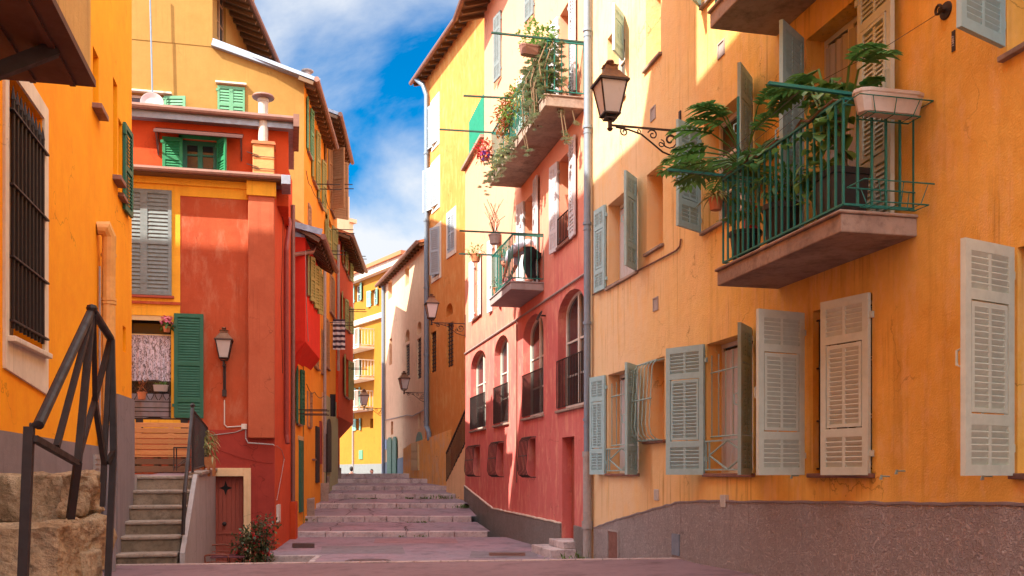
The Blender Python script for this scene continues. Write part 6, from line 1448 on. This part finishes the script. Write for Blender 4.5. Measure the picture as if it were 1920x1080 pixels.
mb = MB(); WF_ = Wall((sx1+.07, yS[0][0]-.05), (sx1+.07, yend)); pf = [(0, -.8), (WF_.L, -.8), (WF_.L, zl0+.10), (yS[-1][0]-yS[0][0]+.1, zl0+.02)]+[(y-yS[0][0]+.02, z-.0) for y, z in reversed(yS[:-1])]+[(0, yS[0][1]-.12)]
mb.prism(pf, -.0, .07); mb.build('flank', PL_GREYWALL, st, WF_.M); 
mb = MB(); mb.bar((sx1+.0, yS[-1][0]+.3, zl0+.03), (sx1+.0, yend, zl0+.12), .22, .06); mb.build('coping', STONE_SLAB, st, M0, bevel=.01)
# handrail
hrn = thing('stair_railing', 'dark brown iron handrail with ball top on the right of the stone staircase', 'railing', M0)
xr_ = sx1-.03
def P3(px, py, x): # point on the plane X=x
    r = c2w((px-CX)/F, 1, (HY-py)/F); t = x/r.x; return Vector((x, r.y*t, EZ+r.z*t))
mb = MB(); pA = P3(342, 1003, xr_); pB = P3(359, 768, xr_); pM = P3(352, 872, xr_)
yA, yB = 14.4, 16.3
pa_ = Vector((xr_, yA, EZ-.9)); pb_ = Vector((xr_, yA, EZ-.05)); pc_ = Vector((xr_, yB, EZ+1.02))
q0 = at(343, 14.2, 1003); q1 = at(346, 14.25, 925); q2 = at(353, 15.1, 855); q3 = at(361, 15.9, 765)
mb.tube([q0, q1, q2, q3], .028, 8); mb.lathe([(.0, 0), (.035, .02), (.04, .05), (.02, .08), (.0, .085)], q3, 10); mb.tube([q3, at(361, 15.9, 886)], .022, 7)
mb.build('rail', IRON_BR, hrn, M0)
mb = MB(); e0, e1 = at(362, 15.95, 770), at(388, 18.3, 802); f0, f1 = at(362, 15.95, 880), at(388, 18.3, 872)
mb.tube([e0, e1], .022, 6); mb.tube([f0, f1], .018, 6)
for i in range(13): mb.tube([e0.lerp(e1, i/12), f0.lerp(f1, i/12)], .010, 5)
mb.tube([e1, f1], .022, 6); mb.build('landing_rail', IRON_BR, hrn, M0)
# small iron stand
mb = MB(); a = at(326, 17.2, 839); b = at(356, 17.2, 839); a2 = at(326, 17.2, 883); b2 = at(356, 17.2, 883); dd = Vector((0, .4, 0))
for o_ in (Vector((0,0,0)), dd):
    mb.tube([a2+o_, a+o_, b+o_, b2+o_], .011, 5); mb.tube([a2+o_+Vector((0,0,.05)), b+o_-Vector((0,0,.15))], .007, 4)
mb.tube([a, a+dd], .011, 5); mb.tube([b, b+dd], .011, 5); tag(mb.build('side_table', IRON), 'slim bare iron frame table in front of the pallet bench', 'side table')
# pallet bench
M = T(at(297, 18.6).x, at(297, 18.6).y, zl0+.05); bn = thing('pallet_bench', 'wide bench of orange pallet planks on the landing', 'bench', M)
hw = (at(352, 18.7).x-at(241, 18.7).x)/2; mb = MB(); n = 6; bt = (HY-791)/F*18.7+EZ-(zl0+.05)
for i in range(n): z0 = .34+(bt-.34)*i/n; mb.box(-hw+rnd.uniform(0,.03), hw-rnd.uniform(0,.03), .25+.06*i/n-.011, .25+.06*i/n+.011, z0+.012, z0+(bt-.34)/n-.006)
for x in (-hw*.72, hw*.35): mb.box(x-.05, x+.05, .285, .33, 0, bt-.02)
mb.build('backrest', WOOD_BENCH, bn, M, bevel=.004)
mb = MB()
for i in range(5): mb.box(-hw-.05, hw, -.35+i*.12, -.35+i*.12+.105, .30, .325)
mb.build('seat', WOOD_BENCH, bn, M, bevel=.004)
mb = MB(); mb.box(-hw-.02, hw, -.33, -.31, .01, .13); mb.box(-hw-.02, hw, -.33, -.31, .16, .27)
for x in (-hw+.05, -.05, hw-.12): mb.box(x, x+.08, -.30, .24, .0, .295)
mb.build('base', wood('bench_base', (.22,.10,.045), (.13,.06,.03)), bn, M, bevel=.004)
# bamboo plant in crate
P = at(386, 17.9, 893)
M = T(*P); t = thing('crate_planter', 'slatted terracotta coloured crate with a drooping straw-green plant on the landing edge', 'planter', M); mb = MB()
mb.box(-.17, .17, -.11, .11, .17, .36)
for i in range(4): mb.box(-.16+i*.095, -.12+i*.095, -.12, -.10, 0, .3); mb.box(-.16+i*.095, -.12+i*.095, .10, .12, 0, .3)
mb.build('crate', paint('crate_orange', (.42,.15,.05), .7, .4), t, M)
mb = MB()
for i in range(150):
    a = rnd.uniform(0, 6.28); h = rnd.uniform(.32, .85); leaf(mb, (rnd.uniform(-.13,.13), rnd.uniform(-.08,.08), h), (math.cos(a), math.sin(a), rnd.uniform(-.5, .8)), rnd.uniform(.12, .24), .035, .7)
for i in range(8): mb.tube([(rnd.uniform(-.1,.1), 0, .3), (rnd.uniform(-.16,.16), rnd.uniform(-.1,.1), rnd.uniform(.6, .85))], .006, 3)
mb.build('leaves', LEAF_DRY, t, M, recalc=False)
# flowering shrubs by the door
for (x, yc, s, lab) in ((462, 18.0, .24, 'wispy dark shrub with small red flowers left of its pair by the red door'), (489, 18.3, .25, 'denser dark shrub with red flowers against the red house corner')):
    P = at(x, yc, z=-.66); M = T(*P); t = thing('flowering_shrub', lab, 'shrub', M, 'flowering shrubs by the red door')
    mb = MB(); pot_mesh(mb, (0, 0, 0), .2, .34); mb.build('pot', TERRA, t, M)
    mb = MB(); tp = 1.45 if x > 480 else 1.25
    for k in range(5): mb.tube([(0, 0, .3), (rnd.uniform(-.1,.1), rnd.uniform(-.1,.1), .8), (rnd.uniform(-.15,.15), rnd.uniform(-.15,.15), tp-.1)], .012, 4)
    mb.build('stems', STEM, t, M)
    mb = MB()
    for k in range(6): blob(mb, (rnd.uniform(-.12,.12), 0, .45+(tp-.6)*k/5), (s*1.15, s*.9, .2), 120, .085, .05)
    mb.build('leaves', leafmat('leaf_dark_mixed', (.03,.06,.02), (.12,.14,.05)), t, M, recalc=False)
    mb = MB()
    for k in range(22): blob(mb, (rnd.uniform(-s, s)*.9, rnd.uniform(-s, 0), rnd.uniform(.45, tp-.05)), (.035, .03, .03), 8, .04, .04)
    mb.build('flowers', FL_RED, t, M, recalc=False)
# bistro chairs and table in the court
def chair(M, lab):
    t = thing('bistro_chair', lab, 'chair', M, 'wooden chairs in the court'); W_ = wood('chair_wood', (.30,.07,.03), (.2,.04,.02))
    mb = MB(); mb.lathe([(.19, 0), (.205, .01), (.205, .03), (.19, .035)], (0, 0, .44), 18); mb.build('seat', W_, t, M)
    for sx, sy in ((-1,-1),(1,-1),(-1,1),(1,1)):
        mb = MB(); mb.tube([(sx*.17, sy*.17, 0), (sx*.14, sy*.14, .44)], .014, 6, .018); mb.build('leg', W_, t, M)
    mb = MB()
    for s_ in (-1, 1): mb.tube([(s_*.15, .16, .44), (s_*.19, .21, .68), (s_*.20, .25, .84)], .014, 6)
    mb.tube([(.2*math.sin(a), .25-.0+.05*math.cos(a)-.05, .84+.03*math.cos(a)) for a in [-1.57+3.14*i/8 for i in range(9)]], .017, 6)
    mb.tube([(.19*math.sin(a), .23+.05*math.cos(a)-.05, .72+.02*math.cos(a)) for a in [-1.57+3.14*i/8 for i in range(9)]], .012, 6)
    mb.build('backrest', W_, t, M)
P = at(412, 18.6, z=-.66); chair(T(*P), 'wooden chair seen over the table, its curved back top just above the road crest')
P = at(408, 17.2, z=-.70); chair(T(*P) @ rotm(R(180)), 'nearer wooden chair with its back to the viewer before the red door')
P = at(428, 17.9, z=-.66); M = T(*P); t = thing('cafe_table', 'small square dark plum table between the wooden chairs', 'table', M)
mb = MB(); mb.box(-.3, .3, -.3, .3, .71, .735); mb.build('tabletop', paint('plum_paint', (.12,.025,.035), .5, .2), t, M, bevel=.006)
mb = MB(); mb.tube([(0, 0, .02), (0, 0, .71)], .025, 8); mb.lathe([(.2, 0), (.2, .015), (.03, .05)], n=16); mb.build('pedestal', IRON, t, M)

# ================================================================ foreground stone blocks
def rock(mb, x0, x1, y0, y1, z0, z1, amp=.035, seed=0, n=30, rnd_=.025):
    bm = bmesh.new(); bmesh.ops.create_cube(bm, size=1)
    bmesh.ops.subdivide_edges(bm, edges=bm.edges[:], cuts=n, use_grid_fill=True)
    sx, sy, sz = x1-x0, y1-y0, z1-z0; c = Vector(((x0+x1)/2, (y0+y1)/2, (z0+z1)/2)); vs = []
    for v in bm.verts:
        p = Vector((v.co.x*sx, v.co.y*sy, v.co.z*sz)); q = Vector((max(-sx/2+rnd_, min(sx/2-rnd_, p.x)), max(-sy/2+rnd_, min(sy/2-rnd_, p.y)), max(-sz/2+rnd_, min(sz/2-rnd_, p.z))))
        d = p-q; nrm = d.normalized() if d.length > 1e-6 else Vector((0,0,1)); p = q+nrm*min(d.length, rnd_)
        w = c+p; s = Vector((seed*3.7, seed*1.3, 0)); f = mn.fractal(w*2.2+s, 1, 2, 5)+.9*mn.fractal(w*5+s, .9, 2, 6)-1.6*max(0, .18-abs(mn.noise(w*1.7+s)))
        vs.append(w+nrm*f*amp)
    mb.add(vs, [tuple(v.index for v in f.verts) for f in bm.faces]); bm.free()
def blockpx(xl, xr, yc, yt, yb, dep, lab, seed, amp=.034, name='stone_block'):
    a = at(xl, yc, yt); b = at(xr, yc, yb); mb = MB(); W_ = abs((b-a).length)
    L = (Vector((b.x, b.y))-Vector((a.x, a.y))).length
    rock(mb, 0, L, 0, dep, b.z, a.z, amp, seed)
    M = T(a.x, a.y, 0) @ rotm(math.atan2(b.y-a.y, b.x-a.x)*.6)
    o = mb.build(name, STONE_BLOCK, None, M, smooth=False); tag(o, lab, 'stone block', 'rough stone blocks at the left foreground')
blockpx(-160, 58, 7.2, 893, 981, .9, 'upper stone block at the far left edge, under the grey base', 1)
blockpx(54, 112, 7.25, 891, 985, .7, 'upper stone block just right of the nearest railing post', 2)
blockpx(109, 152, 7.2, 889, 966, .55, 'rounded upper right stone block at the end of the rough wall', 3, .05)
blockpx(-160, 100, 6.5, 986, 1100, 1.2, 'large lower stone block with a flat top behind the nearest post', 4, .04)
blockpx(98, 124, 6.9, 985, 1150, .5, 'tall narrow stone with a green stain right of the large lower block', 5, .04)
blockpx(122, 148, 7.0, 972, 1150, .45, 'tall pale stone at the right end of the rough wall', 6, .04)
blockpx(143, 166, 7.0, 1036, 1150, .3, 'small lowest stone at the right foot of the rough wall', 7, .02)
blockpx(-160, 135, 7.3, 962, 1150, .6, 'dark packed stone infill between the rough blocks', 8, .05, 'stone_infill')
# foreground railing
rl = thing('foreground_railing', 'angular dark brown iron railing rising in the left foreground', 'railing', M0)
dA, dX, dB = 5.3, 6.6, 7.2
def seg(pts, w, name, sq=True):
    mb = MB(); P = [at(x, d, y) for x, y, d in pts]
    if sq:
        for p, q in zip(P, P[1:]): mb.bar(p, q, w, w)
    else: mb.tube(P, w/2, 10)
    return mb.build(name, IRON_BR, rl, M0)
seg([(55, 800, dA), (42, 1110, dA)], .050, 'post'); seg([(58, 799, dA), (72, 797, dA), (170, 586, dX), (175, 584, dX), (207, 634, dB), (209, 650, dB)], .042, 'handrail', False)
seg([(64, 822, dA), (143, 867, 6.1), (146, 866, 6.1)], .036, 'lower_rail'); seg([(172, 590, dX), (106, 838, 5.7)], .034, 'baluster')
seg([(172, 590, dX), (146, 866, 6.4), (132, 972, 6.5)], .045, 'post'); seg([(206, 640, dB), (177, 752, 6.9), (143, 872, 6.4)], .034, 'brace')
seg([(176, 590, dX), (178, 755, 6.9), (196, 872, 7.1), (192, 950, 7.1)], .034, 'baluster'); seg([(207, 638, dB), (193, 905, 7.1)], .036, 'baluster')
seg([(209, 636, dB), (213, 845, dB), (201, 1110, dB)], .045, 'post'); seg([(214, 845, dB), (200, 868, 7.1)], .032, 'lower_rail')
mb = MB(); c = at(172, dX, 578); mb.lathe([(.0, -.03), (.03, -.02), (.038, 0), (.03, .02), (0, .03)], c, 12); mb.build('knuckle', IRON_BR, rl, M0)

# ================================================================ people
def person(name, label, M, J, edges, rad, parts):
    t = bpy.data.objects.new(name, bpy.data.meshes.new(name)); me = t.data
    keys = list(J); me.from_pydata([J[k] for k in keys], [(keys.index(a), keys.index(b)) for a, b in edges], []); me.materials.append(parts)
    COL.objects.link(t); WM[t.name] = M.copy(); t.matrix_basis = M
    t.modifiers.new('skin', 'SKIN'); 
    for i, k in enumerate(keys): v = me.skin_vertices[0].data[i]; v.radius = (rad[k], rad[k]); v.use_root = (i == 0)
    s = t.modifiers.new('sub', 'SUBSURF'); s.levels = 1; s.render_levels = 2
    return tag(t, label, 'person')
def hand(J, E, Rd, wrist, d, side, tag_):
    d = Vector(d).normalized(); w = Vector(J[wrist]); s = Vector(side).normalized(); palm = w+d*.07; J[tag_+'p'] = tuple(palm); Rd[tag_+'p'] = .026; E.append((wrist, tag_+'p'))
    for i, (o_, l) in enumerate(((-.03, .07), (-.01, .08), (.01, .075), (.03, .06))):
        a = palm+s*o_+d*.03; b = a+d*l*.6-Vector((0,0,.012)); c = b+d*l*.3-Vector((0,0,.02))
        for k, p in zip('abc', (a, b, c)): J[f'{tag_}{i}{k}'] = tuple(p); Rd[f'{tag_}{i}{k}'] = .009
        E += [(tag_+'p', f'{tag_}{i}a'), (f'{tag_}{i}a', f'{tag_}{i}b'), (f'{tag_}{i}b', f'{tag_}{i}c')]
    a = w+d*.03-s*.04; b = a+d*.04-s*.02; J[tag_+'ta'] = tuple(a); J[tag_+'tb'] = tuple(b); Rd[tag_+'ta'] = .012; Rd[tag_+'tb'] = .009; E += [(wrist, tag_+'ta'), (tag_+'ta', tag_+'tb')]
def headmesh(M, c, look, par, s=1.0):
    f = Vector(look).normalized(); z = Vector((0,0,1)); z = (z-f*z.dot(f)).normalized() if abs(z.dot(f)) < .95 else Vector((0,1,0)); x = f.cross(z)
    H = Matrix((x, f, z)).transposed().to_4x4(); H.translation = Vector(c); MM = M @ H
    mb = MB(); bm = bmesh.new(); bmesh.ops.create_uvsphere(bm, u_segments=20, v_segments=14, radius=1)
    vs = []
    for v in bm.verts:
        p = v.co; jaw = 1-.28*max(0, -p.z)*(1 if p.y > -.3 else .6); q = Vector((p.x*.076*jaw, p.y*.095*(1-.1*max(0, -p.z)), p.z*.118))
        if p.y > .75 and -.35 < p.z < .15: q.y += .022*(1-abs(p.x)*3) if abs(p.x) < .33 else 0
        vs.append(q)
    mb.add(vs, [tuple(v.index for v in f_.verts) for f_ in bm.faces]); bm.free()
    for s_ in (-1, 1): mb.lathe([(.004, -.028), (.016, -.01), (.016, .015), (.004, .03)], (s_*.078, -.005, .0), 6)
    hd = mb.build('head', SKIN, par, MM, smooth=True)
    mb = MB()
    for s_ in (-1, 1): mb.lathe([(.002, -.008), (.011, 0), (.002, .008)], (s_*.03, .088, .01), 8)
    mb.bar((-.024, .088, -.055), (.024, .088, -.055), .008, .006); mb.build('face_features', HAIR, hd, MM)
    mb = MB(); vs = []; bm = bmesh.new(); bmesh.ops.create_uvsphere(bm, u_segments=18, v_segments=12, radius=1)
    keep = [v for v in bm.verts]; 
    for v in keep: p = v.co; vs.append(Vector((p.x*.086, p.y*.102-.012, p.z*.122+.012)))
    mb.add(vs, [tuple(v.index for v in f_.verts) for f_ in bm.faces if not (sum(v.co.y for v in f_.verts)/len(f_.verts) > .25 and sum(v.co.z for v in f_.verts)/len(f_.verts) < .45)]); bm.free()
    mb.build('hair', HAIR, hd, MM, smooth=True); return hd
def tint(o, mats, rule):  # clothing as a second layer: slices of the same surface
    pass
# bending person on the small pink balcony; local frame = wall frame: +x towards the viewer end, -y out
Mp = WP.M @ T(us1-.34, -.16, zt) @ rotm(R(48))
J = {'hip': (0, 0, .84), 'waist': (-.14, 0, .88), 'chest': (-.42, 0, .80), 'neck': (-.57, 0, .70), 'hb': (-.63, 0, .64),
     'hl': (.0, -.09, .74), 'kl': (-.10, -.12, .44), 'al': (.04, -.12, .09), 'tl': (-.12, -.13, .03), 'hr': (.0, .09, .74), 'kr': (-.09, .12, .44), 'ar': (.06, .12, .09), 'tr': (-.10, .13, .03),
     'sl': (-.48, -.18, .77), 'el': (-.52, -.20, .50), 'wl': (-.62, -.16, .28), 'sr': (-.48, .18, .77), 'er': (-.54, .20, .50), 'wr': (-.64, .14, .28)}
E = [('hip','waist'),('waist','chest'),('chest','neck'),('neck','hb'),('hip','hl'),('hl','kl'),('kl','al'),('al','tl'),('hip','hr'),('hr','kr'),('kr','ar'),('ar','tr'),('chest','sl'),('sl','el'),('el','wl'),('chest','sr'),('sr','er'),('er','wr')]
Rd = dict(hip=.17, waist=.15, chest=.16, neck=.06, hb=.055, hl=.11, kl=.075, al=.05, tl=.045, hr=.11, kr=.075, ar=.05, tr=.045, sl=.065, el=.05, wl=.032, sr=.065, er=.05, wr=.032)
hand(J, E, Rd, 'wl', (-.3, 0, -1), (0, 1, 0), 'L'); hand(J, E, Rd, 'wr', (-.3, 0, -1), (0, 1, 0), 'R')
pn = person('person', 'person in white shirt and black trousers bending forward on the small pink balcony', Mp, J, E, Rd, SKIN)
headmesh(Mp, (-.70, 0, .57), (-.5, 0, -.86), pn)
def garment(name, keys, J, E, Rd, grow, mat, par, M):
    me = bpy.data.meshes.new(name); ks = list(keys); ed = [(ks.index(a), ks.index(b)) for a, b in E if a in ks and b in ks]; me.from_pydata([J[k] for k in ks], ed, []); me.materials.append(mat)
    o = bpy.data.objects.new(name, me); COL.objects.link(o); place(o, par, M); o.modifiers.new('skin', 'SKIN')
    for i, k in enumerate(ks): v = me.skin_vertices[0].data[i]; v.radius = (Rd[k]+grow, Rd[k]+grow); v.use_root = (i == 0)
    s = o.modifiers.new('sub', 'SUBSURF'); s.levels = 1; s.render_levels = 2
garment('shirt', ['hip', 'waist', 'chest', 'sl', 'el', 'sr', 'er'], J, E, Rd, .02, SHIRT, pn, Mp); garment('trousers', ['hip', 'hl', 'kl', 'al', 'hr', 'kr', 'ar'], J, E, Rd, .03, TROUSER, pn, Mp)
def standing(M, lab, hair_only=False):
    J = {'hip': (0, 0, .95), 'waist': (0, 0, 1.1), 'chest': (0, 0, 1.33), 'neck': (0, .0, 1.49), 'hb': (0, 0, 1.56), 'hl': (-.1, 0, .9), 'kl': (-.11, .02, .5), 'al': (-.11, -.02, .09), 'tl': (-.12, .12, .03),
         'hr': (.1, 0, .9), 'kr': (.11, .02, .5), 'ar': (.11, -.02, .09), 'tr': (.12, .12, .03), 'sl': (-.19, 0, 1.40), 'el': (-.25, 0, 1.12), 'wl': (-.25, .1, .88), 'sr': (.19, 0, 1.40), 'er': (.25, 0, 1.12), 'wr': (.25, .1, .88)}
    E2 = E[:18]; R2 = {k: Rd[k] for k in J}; R2['chest'] = .14; R2['waist'] = .12; R2['hip'] = .13; E2 = list(E2)
    hand(J, E2, R2, 'wl', (0, .2, -1), (0, 1, 0), 'L'); hand(J, E2, R2, 'wr', (0, .2, -1), (0, 1, 0), 'R')
    q = person('person', lab, M, J, E2, R2, SKIN); headmesh(M, (0, .01, 1.67), (0, 1, 0), q)
    garment('jacket', ['waist', 'chest', 'sl', 'el', 'sr', 'er'], J, E2, R2, .025, TROUSER, q, M); garment('trousers', ['hip', 'hl', 'kl', 'al', 'hr', 'kr', 'ar'], J, E2, R2, .015, TROUSER, q, M)
q = at(659, 46.5); standing(T(q.x, q.y, EZ+.32-1.77) @ rotm(R(-40)), 'person in a dark jacket whose head shows above the top step at the crimson house')
q = at(697, 48.5); standing(T(q.x, q.y, EZ+.20-1.77) @ rotm(R(180)), 'person with dark hair barely visible above the top step before the far yellow house')
